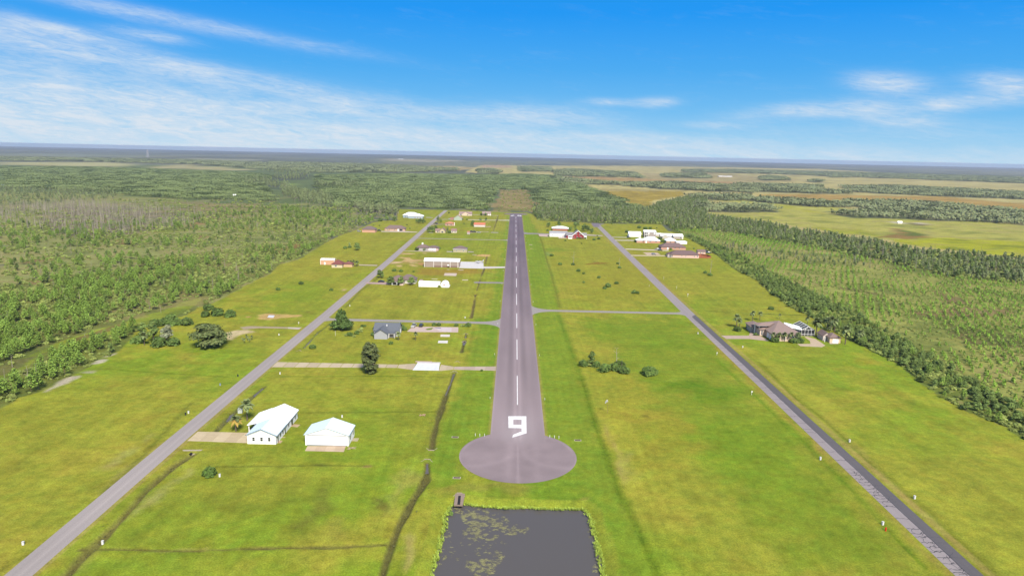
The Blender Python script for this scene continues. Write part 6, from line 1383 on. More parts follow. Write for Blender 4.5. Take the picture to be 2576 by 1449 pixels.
tree_at(K_BUSH, S8, 1200, 545, 2.7, 'wide dark bush at the front of the clump left of the live oak', 'bush'); tree_at(K_BUSH, S8, 1310, 535, 2.3, 'dark bush on the right edge of the clump left of the live oak', 'bush', var=1)
tree_at(K_BUSH, S8, 1040, 520, 2.3, 'pale scrubby bush on the left edge of the clump left of the live oak', 'bush', var=2); tree_at(K_PALM, S8, 1090, 535, 1.05, 'palm with shaggy trunk in the clump left of the live oak', 'palm'); tree_at(K_BROAD, S8, 1080, 490, 1.0, 'rounded green tree behind the palm of the clump', var=2)
for i, (x, y, s, lab) in enumerate([(1180, 395, 2.4, 'broad dark shrub left of the low hedge below the wood'), (1250, 380, 2.2, 'first shrub in the row right of the tree clump, behind it'), (1330, 383, 2.4, 'second shrub in the row behind the live oak'), (1410, 383, 2.5, 'third, darkest shrub in the row behind the live oak'), (1290, 345, 2.0, 'low green shrub above the shrub row behind the live oak')]): tree_at(K_BUSH, S8, x, y, s, lab, 'bush', var=i)
for i, (x, y, s, lab) in enumerate([(1548, 320, 2.0, 'low dark bush at the wood edge, left of a small round tree'), (1640, 312, 2.6, 'small round dark tree at the edge of the upper left lawn'), (1738, 322, 2.5, 'small round tree standing alone on the upper left lawn'), (1575, 270, 2.2, 'dark shrub touching the wood behind the small round tree')]): tree_at(K_BUSH, S8, x, y, s, lab, 'small tree', var=i, name='small_tree')
for i, (x, y, s, lab) in enumerate([(2272, 78, 1.35, 'wide dark bush, upper one of the three on the left lawn'), (2098, 122, 1.15, 'low dark bush, lower left of the three on the left lawn'), (2500, 125, 1.0, 'round dark bush nearest the left road of the three on the lawn')]): tree_at(K_BUSH, S8, x, y, s, lab, 'bush', var=i)
for i, (x, y, s) in enumerate([(1845, 520, .9), (1870, 500, .9), (1900, 498, .95), (1860, 485, .8), (1885, 515, .8), (1830, 505, .7)]): tree_at(K_PALM, S8, x, y, s*.42, 'low palmetto in the patch right of the live oak', 'palmetto', 'palmetto', group='palmettos right of the live oak', var=i)
# bushes left and right of the grey house, and in its garden
for i, (x, y, s, lab) in enumerate([(1010, 390, .9, 'pale rounded shrub at the left end of the garden row'), (1048, 388, 1.15, 'dark rounded shrub, second in the garden row'), (1085, 398, .95, 'pale rounded shrub, third in the garden row'), (1112, 372, 1.1, 'dark shrub, fourth in the garden row'), (1140, 350, 1.25, 'pale tall shrub, fifth in the garden row'), (1155, 328, 1.0, 'pale shrub, sixth in the garden row'), (1162, 305, .8, 'shrub, seventh in the garden row'), (1186, 302, .75, 'last small shrub at the upper end of the garden row'),
                                    (695, 508, 1.25, 'dark round bush above the left roadside ditch'), (1432, 466, .85, 'small dark bush below the porch of the grey house'), (1272, 385, 1.2, 'dark bush against the left wall of the grey house'), (1285, 330, 1.0, 'dark bush at the back left corner of the grey house'), (1530, 320, 1.4, 'dark bush right of the grey house'), (1560, 335, 1.2, 'green bush between the grey house and the patio'),
                                    (1840, 292, 1.0, 'low hedge bush behind the patio'), (1885, 293, 1.0, 'second low hedge bush behind the patio'), (2110, 300, 1.1, 'grey-green bush right of the patio'), (2160, 300, 1.3, 'green bush at the end of the hedge right of the patio'), (2050, 296, .9, 'small shrub at the right corner behind the patio'), (2290, 720, .5, 'tiny bush on the strip beside the runway')]):
    tree_at(K_SCRUB if 'pale' in lab or 'grey-green' in lab else K_BUSH, S7, x, y, s, lab, 'bush', var=i, name='bush')
tree_at(K_PALM, S7, 1505, 432, .75, 'thin palm in front of the grey house porch', 'palm', var=1); tree_at(K_PALM, S7, 1667, 430, .72, 'thin palm on the lawn right of the grey house', 'palm', var=2); tree_at(K_PALM, S7, 1520, 345, .8, 'palm close to the right wall of the grey house', 'palm')
# foreground shrub, palms
K_SHR = Kind('rough_shrub', [mk_bush(77, 1.9, 2.4, 9, .3, 60)], M_BARK, leafmat('shrub_leaves', (0.1, 0.17, 0.04))); tree_at(K_SHR, S5, 500, 1038, 1.2, 'rough green shrub alone on the lawn below the white house', 'shrub', 'rough_shrub')
K_PALMD = Kind('palm_tree', [mk_palm(120, 4.0, True, 2.2)], M_BARK, M_PALM); tree_at(K_PALMD, S5, 825, 475, 1.15, 'squat palm with orange dead fronds beside the white house drive', 'palm'); tree_at(K_PALM, S5, 965, 340, 1.28, 'taller slender palm beside the transformer box', 'palm')
# right field islands
for lab, K, x, y, s in [('dark leafy tree of the clump at the left of the right field', K_BROAD, 620, 590, .8), ('low bush at the left foot of the dark leafy tree', K_BUSH, 420, 590, 1.7), ('low bush at the right foot of the dark leafy tree', K_BUSH, 740, 610, 1.6), ('bright green bush in the middle of the clump in the right field', K_SCRUB, 580, 590, 1.5), ('wide dark bush left of the pale-barked tree', K_BUSH, 960, 730, 2.2),
                        ('dark bush under the pale-barked tree', K_BUSH, 1200, 690, 2.0), ('upright dark bush right of the pale-barked tree', K_BUSH, 1330, 650, 2.2), ('dark bush at the right end of the middle clump', K_BUSH, 1440, 770, 1.9), ('broad dark bush, rightmost of the right field', K_BUSH, 2040, 820, 2.3), ('rounded bush sharing the rightmost clump of the right field', K_BUSH, 2160, 800, 1.9), ('pale domed bush topping the rightmost clump', K_SCRUB, 2110, 740, 1.8)]:
    tree_at(K, SQ, x, y, s, lab, 'bush' if K is not K_BROAD else 'tree', var=int(x))
tree_at(K_SNAG, SQ, 1240, 640, 1.05, 'pale-barked nearly bare tree over the middle clump of the right field', 'bare tree', var=1); tree_at(K_SNAG, SQ, 1380, 690, .6, 'short pale trunk standing in the middle clump of the right field', 'bare tree', var=3)
# bushes across the upper right field and bare trees
nm_r = ['first', 'second', 'third', 'fourth', 'fifth', 'sixth', 'seventh', 'eighth']
for i, (x, y, s, lab) in enumerate([(500, 805, 1.5, 'dark round bush nearest the runway on the upper right field'), (608, 915, 1.5, 'flat dark bush left of the taller bare tree'), (768, 918, 1.4, 'dark bush at the foot of the taller bare tree'), (835, 998, 1.5, 'pointed dark bush below the taller bare tree'), (900, 1030, 1.0, 'small dark bush just right of the pointed one'), (1090, 1080, 1.2, 'grey-green bush in the middle of the upper right field'),
                                    (900, 1140, .9, 'faint low bush left of the biggest bush'), (1205, 1192, 2.0, 'biggest dark bush of the upper right field'), (1315, 1155, 1.3, 'dark bush up and right of the biggest one'), (1165, 1218, 1.2, 'flat bush just below the biggest one'), (1540, 1275, 1.7, 'dark bush close to the lower taxiway of the right field'), (1580, 1278, 1.2, 'small bush touching the one close to the lower taxiway'),
                                    (1330, 905, 1.1, 'dark bush left of the thin bare tree'), (1355, 958, 1.3, 'dark bush at the foot of the thin bare tree'), (670, 615, 1.1, 'dark bush on the grass below the white hangar'), (875, 650, .8, 'small dark bush below the red house'), (2430, 1022, 1.5, 'dark bush left of the slim bare trunk'), (2493, 1052, 1.6, 'dark bush at the foot of the slim bare trunk'),
                                    (447, 490, 1.4, 'dark bush left of the white hangar'), (1090, 595, 1.6, 'dark round bush beside the drive of the red house'), (1072, 556, .9, 'small dark bush above the drive of the red house'), (1035, 605, 1.6, 'dark shrub at the foot of the light tree near the right road'), (2290, 715, 1.0, 'small bush on the lawn behind the brown-roofed house'), (2440, 725, 1.0, 'small dark bush at the right lawn edge'),
                                    (1600, 455, 2.2, 'rough brush heap on the grass behind the white shed'), (1680, 468, 2.4, 'wide dark brush behind the two-storey house'), (1740, 465, 2.0, 'dark brush right of the two-storey house'), (1820, 455, .9, 'small round bush behind the long white-roofed building'), (1450, 510, 2.2, 'dark bush at the left corner of the white shed'),
                                    (1555, 628, 1.6, 'dark bush at the left corner of the pink brick house'), (1895, 628, 1.8, 'dark bush at the right corner of the pink brick house'), (1925, 640, 1.5, 'palm-like shrub right of the pink brick house'), (1860, 600, 2.0, 'tall dark shrub between the white roofs'), (2000, 725, 1.2, 'low hedge bush by the brick house wall'), (1858, 690, 1.5, 'dark upright bush at the corner of the brown hip house'), (1935, 795, .9, 'tiny dark bush beside the pink house drive'),
                                    (1995, 722, 1.3, 'dark bush in front of the brown hip house'), (1258, 402, 1.0, 'small dark bush at the wood edge above the right road'), (765, 583, 1.2, 'hedge bush left of the red house door'), (825, 587, 1.3, 'hedge bush under the red gable, left'), (855, 587, 1.3, 'hedge bush under the red gable, middle'), (885, 587, 1.3, 'hedge bush under the red gable, right'), (920, 587, 1.3, 'hedge bush at the right end of the red house')]):
    tree_at(K_BUSH, SC3, x, y, s*.9, lab, 'bush', var=i)
for lab, x, y, s, v in [('bare twiggy tree above a dark bush on the upper right field', 772, 905, 1.25, 0), ('thin bare tree near the right road', 1352, 950, 1.0, 2), ('slim bare trunk on the lawn right of the right road', 2493, 1045, 1.35, 4), ('sparse young tree beside the drive of the red house', 1035, 600, .75, 5)]: tree_at(K_SNAG, SC3, x, y, s, lab, 'bare tree', var=v)
for lab, x, y, s in [('dark tree left of the white roof behind the hangar', 462, 440, .75), ('dark spreading tree behind the brick house', 590, 425, .75), ('pointed dark tree right of the white roof', 795, 440, .85), ('small dark tree next to the pointed one', 830, 425, .55), ('broad dark tree behind the red gable', 905, 490, 1.0), ('second broad dark tree behind the red gable', 950, 495, .9), ('round green tree beside the drive of the red house', 1005, 520, .7), ('dark low tree against the hangar roof', 735, 490, .65), ('low green tree behind the grey roof', 800, 490, .55)]:
    tree_at(K_ROUND, SC3, x, y, s, lab, 'tree', var=int(x))
# left far group
for lab, K, x, y, s in [('two-topped dark tree between the wood and the far house', K_ROUND, 1715, 235, .8), ('dark round tree beside the far brown house', K_ROUND, 1815, 235, .95), ('dark bush covering the left corner of the far brown house', K_BUSH, 1772, 292, 2.3), ('dark round tree in front of the far brown house', K_ROUND, 1815, 296, .55), ('round dark tree on the white driveway, left one', K_ROUND, 1750, 360, .5), ('round dark tree on the white driveway, right one', K_ROUND, 1820, 360, .5),
                        ('spreading dark tree left of the orange-roofed hangar', K_ROUND, 1655, 425, .85), ('tall forked yellow-green tree beside the far end of the left road', K_MOSS, 1215, 405, 1.15), ('yellowish pine beside the forked tree', K_PINE, 1250, 400, .7), ('broad hedge-like tree beside the left road', K_ROUND, 1110, 505, .85), ('broad hedge-like tree right of the first one', K_ROUND, 1150, 505, .8), ('reddish tree behind the hedge trees', K_ROUND, 1190, 470, .6),
                        ('green tree between the tan house and the cottage', K_MOSS, 1335, 515, .7), ('dark bush between the tan house and the cottage', K_BUSH, 1360, 515, 1.6), ('dark round tree behind the small pond hedge', K_ROUND, 990, 395, .8), ('second dark round tree behind the small pond hedge', K_ROUND, 1030, 395, .75), ('dark round tree at the left end of the pond hedge', K_ROUND, 950, 388, .6), ('green tree above the hedge', K_ROUND, 670, 365, .8), ('bushy tree left of the green tree above the hedge', K_ROUND, 580, 360, .6), ('bush at the left end of the hedge', K_BUSH, 490, 365, 2.6),
                        ('round feathery tree on the left lawn', K_ROUND, 200, 730, .85), ('pale sparse tree left of the feathery tree', K_MOSS, 105, 695, .5), ('low dark bush left of the feathery tree', K_BUSH, 50, 712, 1.6), ('small bush between the two left lawn trees', K_BUSH, 105, 700, 1.3), ('dark tree beside the left road near the puddle', K_ROUND, 490, 1078, .72), ('round bush left of the garage doors', K_BUSH, 960, 733, 1.9), ('round bush right of the first by the garage doors', K_BUSH, 1050, 733, 1.9), ('dark bush at the right end of the white garage', K_BUSH, 1238, 715, 1.0),
                        ('round tree in front of the white garage porch', K_BUSH, 1520, 348, 1.2), ('grey bush in the sandy lawn', K_BUSH, 665, 995, 1.3), ('dark bush behind the brown-roofed carport house', K_BUSH, 750, 1003, 1.2), ('tiny dark bush right of the brown-roofed carport house', K_BUSH, 910, 1005, .7), ('round bush beside the long white shed', K_BUSH, 1215, 1185, 1.6), ('reddish shrub in front of the domed shelter', K_SCRUB, 1240, 1195, 1.3),
                        ('small bush on the grass above the brick house', K_BUSH, 480, 425, .8), ('tiny bush above the brick garage', K_BUSH, 405, 420, .8), ('tiny dark bush right of the brick house', K_BUSH, 825, 415, .8), ('tiny dark bush on the lawn right of the brick house', K_BUSH, 862, 460, .8), ('small bush at the far end of the left road', K_BUSH, 1355, 265, 1.2), ('dark bush by the white door of the green barn', K_BUSH, 1580, 350, 1.1), ('slim shrub beside the green barn', K_BUSH, 1545, 400, .9)]:
    tree_at(K, SC2, x, y, s, lab, 'tree' if K not in (K_BUSH, K_SCRUB) else 'bush', var=int(x))
for i, (x, y) in enumerate([(620, 1165), (750, 1170), (885, 1170)]): tree_at(K_ROUND, SC2, x, y, .72, ['leafy tree at the left end of the carport house', 'leafy tree in front of the carport house', 'round leafy tree right of the carport house'][i], 'tree', var=i)
for i, (x, y, s) in enumerate([(85, 925, .75), (120, 930, .8), (155, 930, .85), (190, 938, .8), (205, 925, .7)]): tree_at(K_PALM, SC2, x, y, s, 'palm in the cluster beside the red-roofed house', 'palm', var=i, group='palms beside the red-roofed house')
# palms and trees round the pool cage house
for i, (x, y, s, lab) in enumerate([(400, 275, 1.0, 'tall thin palm leaning over the back of the peach house porch'), (555, 262, .9, 'thick-trunked palm behind the peach house'), (985, 235, .55, 'palm peeping over the peach roof'), (50, 415, 1.25, 'left palm of the pair on the round bed'), (120, 415, .9, 'right palm of the pair on the round bed'), (1585, 350, .8, 'palm behind the screened cage'), (1770, 600, 1.65, 'tall palm right of the screened cage'), (2005, 450, 1.2, 'leaning palm behind the small peach garage'), (2095, 470, 1.3, 'middle palm behind the small peach garage'),
                                    (2165, 520, 1.3, 'right palm behind the small peach garage'), (2050, 560, .7, 'short palm over the roof of the small peach garage'), (2395, 775, 1.6, 'tall palm right of the small peach garage')]):
    tree_at(K_PALM, S4, x, y, s, lab, 'palm', var=i)
tree_at(K_PALM, S85, 1335, 390, 1.15, 'palm standing alone at the right lawn edge', 'palm'); 
for i, x in enumerate((840, 965, 1090, 1230, 1380)): tree_at(K_PALM, S4, x, 725, .86, 'palm in the row against the front of the peach house', 'palm', var=i, group='palms along the peach house front')
for i, (x, y, s, lab) in enumerate([(880, 725, 1.7, 'tall clipped dark bush at the front corner of the peach house'), (1290, 740, 1.6, 'large dark bush right of the peach house windows'), (1430, 740, 1.6, 'darkest large bush at the right end of the peach house'), (80, 490, 1.6, 'round dark bush on the round bed'), (300, 445, 1.0, 'small bush at the porch of the peach house'), (810, 30, 1.3, 'dark bush on the lawn above the peach house ditch'), (470, 585, .9, 'low bush by the curved drive')]):
    tree_at(K_BUSH, S4, x, y, s, lab, 'bush', var=i)

# ------------------------------------------------------------------ woods
rs = np.random.RandomState(3)
def mk_items(xs, ys, smin, smax, nv): return [(float(a), float(b), float(rs.uniform(smin, smax)), float(rs.uniform(0, 6.28)), int(rs.randint(nv))) for a, b in zip(xs, ys)]
path = PATHL
def not_path(x, y): return ~(inpoly(x, y, path) | inpoly(x+2.5, y+3, path) | inpoly(x-2.5, y-5, path) | inpoly(x, y-9, path))
LEFTALL = pl(SD, [(-250, 560), (-250, 1160), (0, 1024), (50, 994), (97, 980), (160, 950), (233, 913), (300, 876), (320, 850), (345, 820), (400, 803), (430, 797), (470, 786), (500, 765), (540, 755), (610, 716), (680, 683), (703, 660), (753, 646), (817, 606), (858, 586), (895, 574), (939, 554), (990, 549), (995, 520), (900, 515), (700, 520), (500, 530), (300, 560)])
def dens(x, y): return fbm(x, y, 55, 141, 4)
def keepP(x, y):
    d = dens(x, y); q = inpoly(x, y, PINES); r = np.random.RandomState(11).rand(len(x)); u = np.clip((d-.36)*6, 0, 1)
    return not_path(x, y) & (r < np.where(q, np.clip((d-np.where(y < 470, .33, .42))*7, .08, .95)*np.clip((640-y)/260, .25, 1), .16*np.clip((d-.47)*9, 0.02, 1)))
xs, ys = spots(LEFTALL, 4.4, 5, keepP)
edge = pl(SD, [(-60, 1050), (50, 985), (97, 970), (160, 940), (233, 903), (300, 866)]); 
def labP(x, y):
    if x > 0: return 'slender young pine in the hedge line along the right lawn edge', 'pines along the right lawn edge'
    if y < 330: return 'bright green slash pine in the near thick of the left wood', 'pines in the near left wood'
    if y < 450: return 'green slash pine in the middle of the left wood', 'pines in the middle of the left wood'
    return 'small green slash pine in the far part of the left wood', 'pines in the far left wood'
HEDGE_R = pl(SD, [(1768, 617), (1803, 639), (1850, 677), (1900, 700), (1944, 740), (1990, 772), (2055, 803), (2110, 838), (2174, 870), (2264, 917), (2317, 963), (2384, 1007), (2450, 1040), (2517, 1067), (2576, 1100), (2900, 1290), (2900, 1180), (2576, 1040), (2400, 930), (2280, 860), (2174, 800), (2040, 735), (1950, 690), (1860, 640), (1800, 615), (1730, 590), (1690, 575)])
hx, hy = spots(HEDGE_R, 3.4, 8, lambda x, y: np.random.RandomState(5).rand(len(x)) < .10)
items = mk_items(xs, ys, .36, .74, 5)+mk_items(hx, hy, .28, .5, 5)
populate(K_PINE, 'tree', items, labP, 'mass of small green pines filling the left wood and the right hedge line', 10, 300, stuffname='pine_wood')
# broadleaf trees: dark ones in the left wood, the hedge line and the belt to the right
bx_, by_ = spots(LEFTALL, 15, 18, lambda x, y: (np.random.RandomState(7).rand(len(x)) < .30) & not_path(x, y))
hx, hy = spots(HEDGE_R, 3.0, 28, lambda x, y: np.random.RandomState(6).rand(len(x)) < .9*np.clip((fbm(x, y, 26, 88, 3)-.36)*6, .12, 1))
ex, ey = spots(BELT, 6.0, 38, lambda x, y: np.random.RandomState(9).rand(len(x)) < .8)
gx_, gy_ = spots(GREY2, 8, 48)
def labB(x, y):
    if x < 0: return 'dark rounded broadleaf tree among the pines of the left wood', 'broadleaf trees in the left wood'
    if inpoly(np.array([x]), np.array([y]), HEDGE_R)[0]: return 'dense green broadleaf in the hedge line along the right lawn edge', 'broadleaf trees of the right hedge line'
    return 'dark broadleaf tree in the tall belt across the right', 'broadleaf trees of the right belt'
populate(K_ROUND, 'tree', mk_items(hx, hy, .20, .44, 4), labB, 'mass of low green broadleaf growth along the right lawn edge', 9, 300, name='hedge_tree', stuffname='hedge_growth')
items = mk_items(bx_, by_, .35, .75, 4)+mk_items(ex[::2], ey[::2], .4, .88, 4)+mk_items(gx_[::3], gy_[::3], .35, .6, 4)
populate(K_BROAD, 'tree', items, labB, 'mass of dark broadleaf trees in the belt and behind the lawn edges', 9, 300, stuffname='broadleaf_wood')
items = mk_items(ex[1::2], ey[1::2], .35, .82, 3)+mk_items(gx_[::2], gy_[::2], .3, .6, 3)
GW_ = pl(SD, [(0, 470), (283, 477), (300, 500), (0, 523)]); qx, qy = spots(GW_, 17, 51); items += mk_items(qx, qy, .6, 1.05, 3)
q1 = pl(SN, [(300, 265), (440, 262), (640, 300), (650, 345), (560, 340), (300, 295)]); q2 = pl(SN, [(520, 235), (780, 222), (800, 265), (520, 275)]); q3 = pl(SN, [(560, 340), (700, 350), (960, 400), (980, 470), (760, 450), (600, 400)]); q4 = pl(SN, [(820, 300), (1200, 295), (1200, 330), (850, 325)]); q5 = pl(SN, [(1120, 470), (1450, 500), (1465, 535), (1200, 525)]); q6 = pl(SN, [(430, 190), (860, 195), (850, 230), (430, 215)])
for q, st in ((q1, 22), (q2, 26), (q3, 13), (q4, 22), (q5, 8), (q6, 34)):
    ax, ay = spots(q, st, 61); items += mk_items(ax, ay, .8, 1.35, 3)
populate(K_MOSS, 'tree', items, lambda x, y: (('grey-green mossy tree in the tall belt across the right', 'mossy trees of the right belt') if x > 0 else ('grey mossy tree in the distant left woods', 'mossy trees in the left woods')), 'mass of grey-green mossy trees in the belts and distant woods', 11, 300, stuffname='mossy_wood')
# snags
MARSH = pl(SD, [(0, 523), (200, 512), (367, 519), (500, 535), (533, 552), (440, 572), (383, 582), (317, 596), (200, 600), (100, 575), (0, 565)])
mx_, my_ = spots(MARSH, 6.5, 71, lambda x, y: np.random.RandomState(3).rand(len(x)) < .2+.8*np.clip((fbm(x, y, 60, 5)-.4)*5, 0, 1))
lx, ly = spots(LEFTALL, 17, 73, lambda x, y: (np.random.RandomState(4).rand(len(x)) < .35))
rx2, ry2 = spots(BELT, 20, 75, lambda x, y: (np.random.RandomState(14).rand(len(x)) < .6)); cx2, cy2 = spots(q5, 7, 77)
cx3, cy3 = spots(GREY2, 14, 79)
FARS = pl(SD, [(270, 500), (600, 500), (850, 520), (960, 525), (860, 580), (700, 600), (560, 590), (533, 552)]); fx3, fy3 = spots(FARS, 20, 81, lambda x, y: (np.random.RandomState(24).rand(len(x)) < .6))
def labS(x, y):
    if x > 0: return 'pale dead trunk among the trees of the right belt', 'dead trunks in the right belt'
    if y > 600: return 'bare grey snag in the marsh beyond the left wood', 'snags in the far marsh'
    return 'pale dead trunk rising above the pines of the left wood', 'dead trunks in the left wood'
items = mk_items(mx_, my_, .8, 1.6, 6)+mk_items(lx, ly, .45, .95, 6)+mk_items(rx2, ry2, .9, 1.3, 6)+mk_items(cx2, cy2, .8, 1.3, 6)+mk_items(cx3, cy3, .6, 1.0, 6)+mk_items(fx3, fy3, .5, 1.0, 6)
populate(K_SNAG, 'tree', items, labS, 'crowd of bare grey snags standing in the far marsh', 8.5, 300, stuffname='snag_marsh')
# saplings in rows
A = radians(25); c_, s_ = cos(A), sin(A)
P = np.array(PLANT_R); rr_ = np.random.RandomState(5)
us = np.arange(-200, 900, 4.6); vs_ = np.arange(100, 1200, 2.0); UU, VV = np.meshgrid(us, vs_); UU = UU.ravel()+rr_.randn(UU.size)*.55; VV = VV.ravel()+rr_.randn(VV.size)*.4
SX = UU*c_+VV*s_; SY = -UU*s_+VV*c_
m = inpoly(SX, SY, PLANT_R) & ~inpoly(SX, SY, HEDGE_R) & (rr_.rand(len(SX)) < .66*np.clip((fbm(SX, SY, 40, 19)-.34)*6, .12, 1)) & ~inpoly(SX, SY, GREY2)
SX, SY = SX[m], SY[m]; keep = np.array([on_screen(a, b_, 2) > 0 for a, b_ in zip(SX, SY)]) | (SX < 330)
items = mk_items(SX[keep], SY[keep], .55, 1.15, 4)
populate(K_SAP, 'sapling', items, lambda x, y: ('bright green pine sapling in the rows nearest the lower right corner', 'saplings of the nearest planted rows') if y < 300 else ('bright green pine sapling in the rows behind the hedge, level with the lone lawn-edge palm', 'saplings of the middle planted rows'), 'rows of bright green pine saplings across the right plantation', 2.4, 300, stuffname='sapling_rows')
# low scrub under everything wild
def scr(poly, st, seed, smin, smax, p=1.):
    x, y = spots(poly, st, seed, lambda x, y: (np.random.RandomState(seed).rand(len(x)) < p*np.clip((fbm(x, y, 22, seed)-.36)*6, .1, 1)))
    return [(a, b_, 0, s, r, v) for (a, b_, s, r, v) in mk_items(x, y, smin, smax, 4)]
pts = [q for q in scr(PINES, 4.2, 201, .5, 1.3)+scr(LEFTALL, 6.0, 202, .6, 1.6) if not_path(np.array([q[0]]), np.array([q[1]]))[0]]+scr(PLANT_R, 3.6, 203, .25, .8, .8)+scr(HEDGE_R, 2.3, 204, .5, 1.2)+scr(BELT, 5, 205, .9, 2.2)+scr(MARSH, 10, 206, 1, 2.2)+scr(FARS, 14, 207, 1, 2.5, .8)+scr(CLEAR, 12, 208, .8, 1.8, .6)
scatter('scrub', 'low olive scrub and grass tussocks under the woods and in the plantation', 'scrub', pts, K_SCRUB.coll, 4)
# far woods as patches of trees
def patch_field(name, label, meshes, polys, step, seed, smin=.9, smax=1.1, keep=None):
    coll = source_collection(name+'_source', meshes); pts = []
    for i, poly in enumerate(polys):
        x, y = spots(poly, step, seed+i, keep, jit=.45); pts += [(a, b_, 0, s, r, v) for (a, b_, s, r, v) in mk_items(x, y, smin, smax, len(meshes))]
    scatter(name, label, 'wood', pts, coll, len(meshes))
PATCH_P = [mk_patch(300+i, 26, 52, 2.6, 4.6, 1.2, 1.8, 'pine').mesh('patch', [M_BARK, M_PINED]) for i in range(4)]
PATCH_G = [mk_patch(320+i, 32, 17, 5.5, 10.5, 2.0, 3.2, 'grey', .22).mesh('patch', [M_SNAG, M_GREYP]) for i in range(4)]
far_pl = [YOUNG, pl(SA, [(0, 226), (500, 222), (900, 232), (1700, 260), (1960, 275), (2000, 400), (2060, 480), (1700, 470), (1200, 455), (700, 410), (480, 395), (0, 375)]), pl(SN, [(0, 200), (300, 215), (500, 240), (300, 330), (0, 350)]), pl(SN, [(850, 235), (1500, 225), (2300, 235), (2576, 260), (2576, 330), (2240, 330), (2210, 380), (1500, 470), (1000, 470), (960, 380), (850, 330)])]
patch_field('young_pine_plantation', 'uniform dark green plantation of young pines beyond the airpark', PATCH_P, far_pl, 23, 401, keep=lambda x, y: ~(inpoly(x, y, CLEAR) | inpoly(x+16, y, CLEAR) | inpoly(x-16, y, CLEAR) | inpoly(x, y+18, CLEAR)))
patch_field('distant_woods', 'distant belts of grey-green trees between the far fields', PATCH_G, WOODP+[pl(SA, [(0, 150), (700, 160), (1500, 175), (2576, 215), (2576, 245), (1950, 240), (1500, 205), (1100, 195), (500, 180), (0, 180)]), pl(SN, [(500, 135), (1500, 160), (1900, 200), (1500, 215), (850, 215), (430, 185)])], 27, 501)
# reeds around the pond, weed on it
pr = []; rs2 = np.random.RandomState(9); PP = POND+[POND[0]]
for (x1, y1), (x2, y2) in zip(PP[:-1], PP[1:]):
    L_ = math.hypot(x2-x1, y2-y1); n = int(L_*7)
    for i in range(n):
        t = rs2.rand(); w = rs2.normal(.25, .5); nx_, ny_ = (y2-y1)/L_, -(x2-x1)/L_; x, y = x1+(x2-x1)*t+nx_*w, y1+(y2-y1)*t+ny_*w
        if y > 100: pr.append((x, y, -1.3 if w < 0 else -1.3+w*.4, rs2.uniform(.35, .85), rs2.uniform(0, 6.28), rs2.randint(3)))
def mk_tuft(s, n=22, h=1.0):
    r = random.Random(s); mb = MB()
    for i in range(n):
        a = r.uniform(0, 6.28); q = r.uniform(0, .4); x, y = q*cos(a), q*sin(a); l = r.uniform(.6, 1)*h; b_ = r.uniform(.1, .5); w = .09
        mb.add([(x-w*sin(a), y+w*cos(a), 0), (x+w*sin(a), y-w*cos(a), 0), (x+b_*cos(a), y+b_*sin(a), l)], [(0, 1, 2)], 0, tintof(r, .3))
    return mb
scatter('reeds', 'bright green reed fringe along the banks of the pond', 'reeds', pr, source_collection('reed_source', [mk_tuft(s).mesh('tuft', M_REED) for s in range(3)]), 3)
pd = []
for pts_, hw, dep, c, cs in DITCH[:2]+DITCH[8:10]:
    for (x1, y1), (x2, y2) in zip(pts_[:-1], pts_[1:]):
        n = int(math.hypot(x2-x1, y2-y1)*2.5)
        for i in range(n):
            t = rs2.rand(); w = rs2.normal(0, hw*.6); pd.append((x1+(x2-x1)*t+w, y1+(y2-y1)*t, -dep*math.exp(-(w/hw)**2)*.9, rs2.uniform(.25, .6), rs2.uniform(0, 6.28), rs2.randint(3)))
scatter('ditch_grass', 'brown and olive rough grass growing in the ditches', 'grass', pd, source_collection('ditch_grass_source', [mk_tuft(s+10, 16, .9).mesh('tuft', leafmat('rough_grass', (.135, .135, .055))) for s in range(3)]), 3)
weed = []
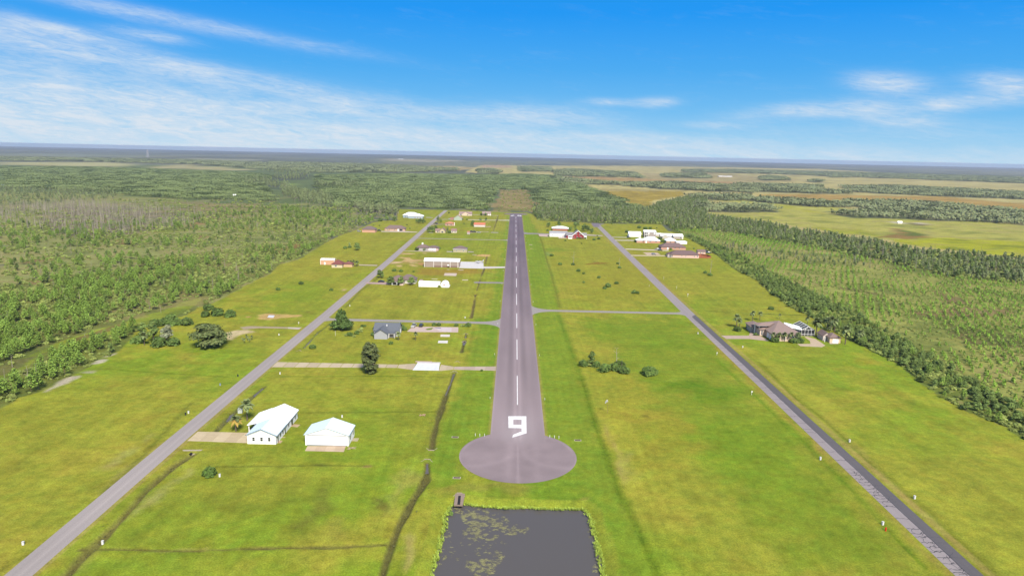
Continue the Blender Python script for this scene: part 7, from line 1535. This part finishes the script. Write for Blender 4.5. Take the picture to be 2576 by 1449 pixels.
for (u, v, ru, rv, n) in [(1195, 1292, 34, 22, 420), (1250, 1310, 30, 22, 300), (1215, 1335, 50, 24, 620), (1290, 1330, 40, 14, 200), (1180, 1300, 18, 16, 200), (1210, 1425, 38, 24, 420), (1240, 1400, 40, 18, 120), (1120, 1340, 18, 10, 60), (1110, 1400, 12, 24, 50), (1488, 1330, 8, 24, 60), (1500, 1430, 10, 18, 60), (1150, 1282, 30, 8, 60), (1200, 1380, 80, 40, 90)]:
    for i in range(n):
        a = rs2.rand()*6.28; q = sqrt(rs2.rand()); x, y = G(u+ru*q*cos(a)*1.0, v+rv*q*sin(a), -1.3)
        if vnoise(np.array([x*1.3]), np.array([y*1.3]), 1.2, 6)[0] >.5: weed.append((x, y, -1.285+rs2.rand()*.006, rs2.uniform(.3, .75), rs2.uniform(-.5, .5), rs2.randint(3)))
def mk_pad(s):
    r = random.Random(s); mb = MB()
    for i in range(7):
        x, y = r.uniform(-.5, .5), r.uniform(-.3, .3); l = r.uniform(.12, .5); w = r.uniform(.03, .1); a = r.uniform(-.8, .8); d = Vector((cos(a), sin(a), 0)); n_ = Vector((-d.y, d.x, 0))
        p = Vector((x, y, i*.001)); mb.add([p-d*l-n_*w, p+d*l-n_*w*.3, p+d*l*.8+n_*w, p-d*l*.7+n_*w], [(0, 1, 2, 3)], 0, tintof(r, .25))
    return mb
scatter('pond_weed', 'pale green and tan weed floating on the pond', 'pond weed', weed, source_collection('weed_source', [mk_pad(s).mesh('weed', leafmat('weed_leaves', (0.20, 0.20, 0.095))) for s in range(3)]), 3)
K_BUSH.one(*G(1133.5, 1290, -1.2), .55, 1.0, 1, 'small bright clump of reeds standing in the pond corner', 'reed clump', None, 'reed_clump', z=-1.3).data.materials[0]

# ------------------------------------------------------------------ air
HZ = True
if HZ:
    mb = MB(); mb.box(-18600, 18600, -18600, 18600, -6, 97.2); hz = link('haze', mb.mesh('haze', None or mat('haze_tmp', (1, 1, 1)))); hz.data.materials.clear()
    hm = bpy.data.materials.new('haze'); hm.use_nodes = True; t = hm.node_tree; t.nodes.clear(); o = t.nodes.new('ShaderNodeOutputMaterial'); v = t.nodes.new('ShaderNodeVolumePrincipled')
    v.inputs['Color'].default_value = (.74, .80, .95, 1); v.inputs['Density'].default_value = 5.8e-5; v.inputs['Anisotropy'].default_value = .35
    t.links.new(v.outputs[0], o.inputs['Volume']); hz.data.materials.append(hm); tag(hz, kind='stuff')
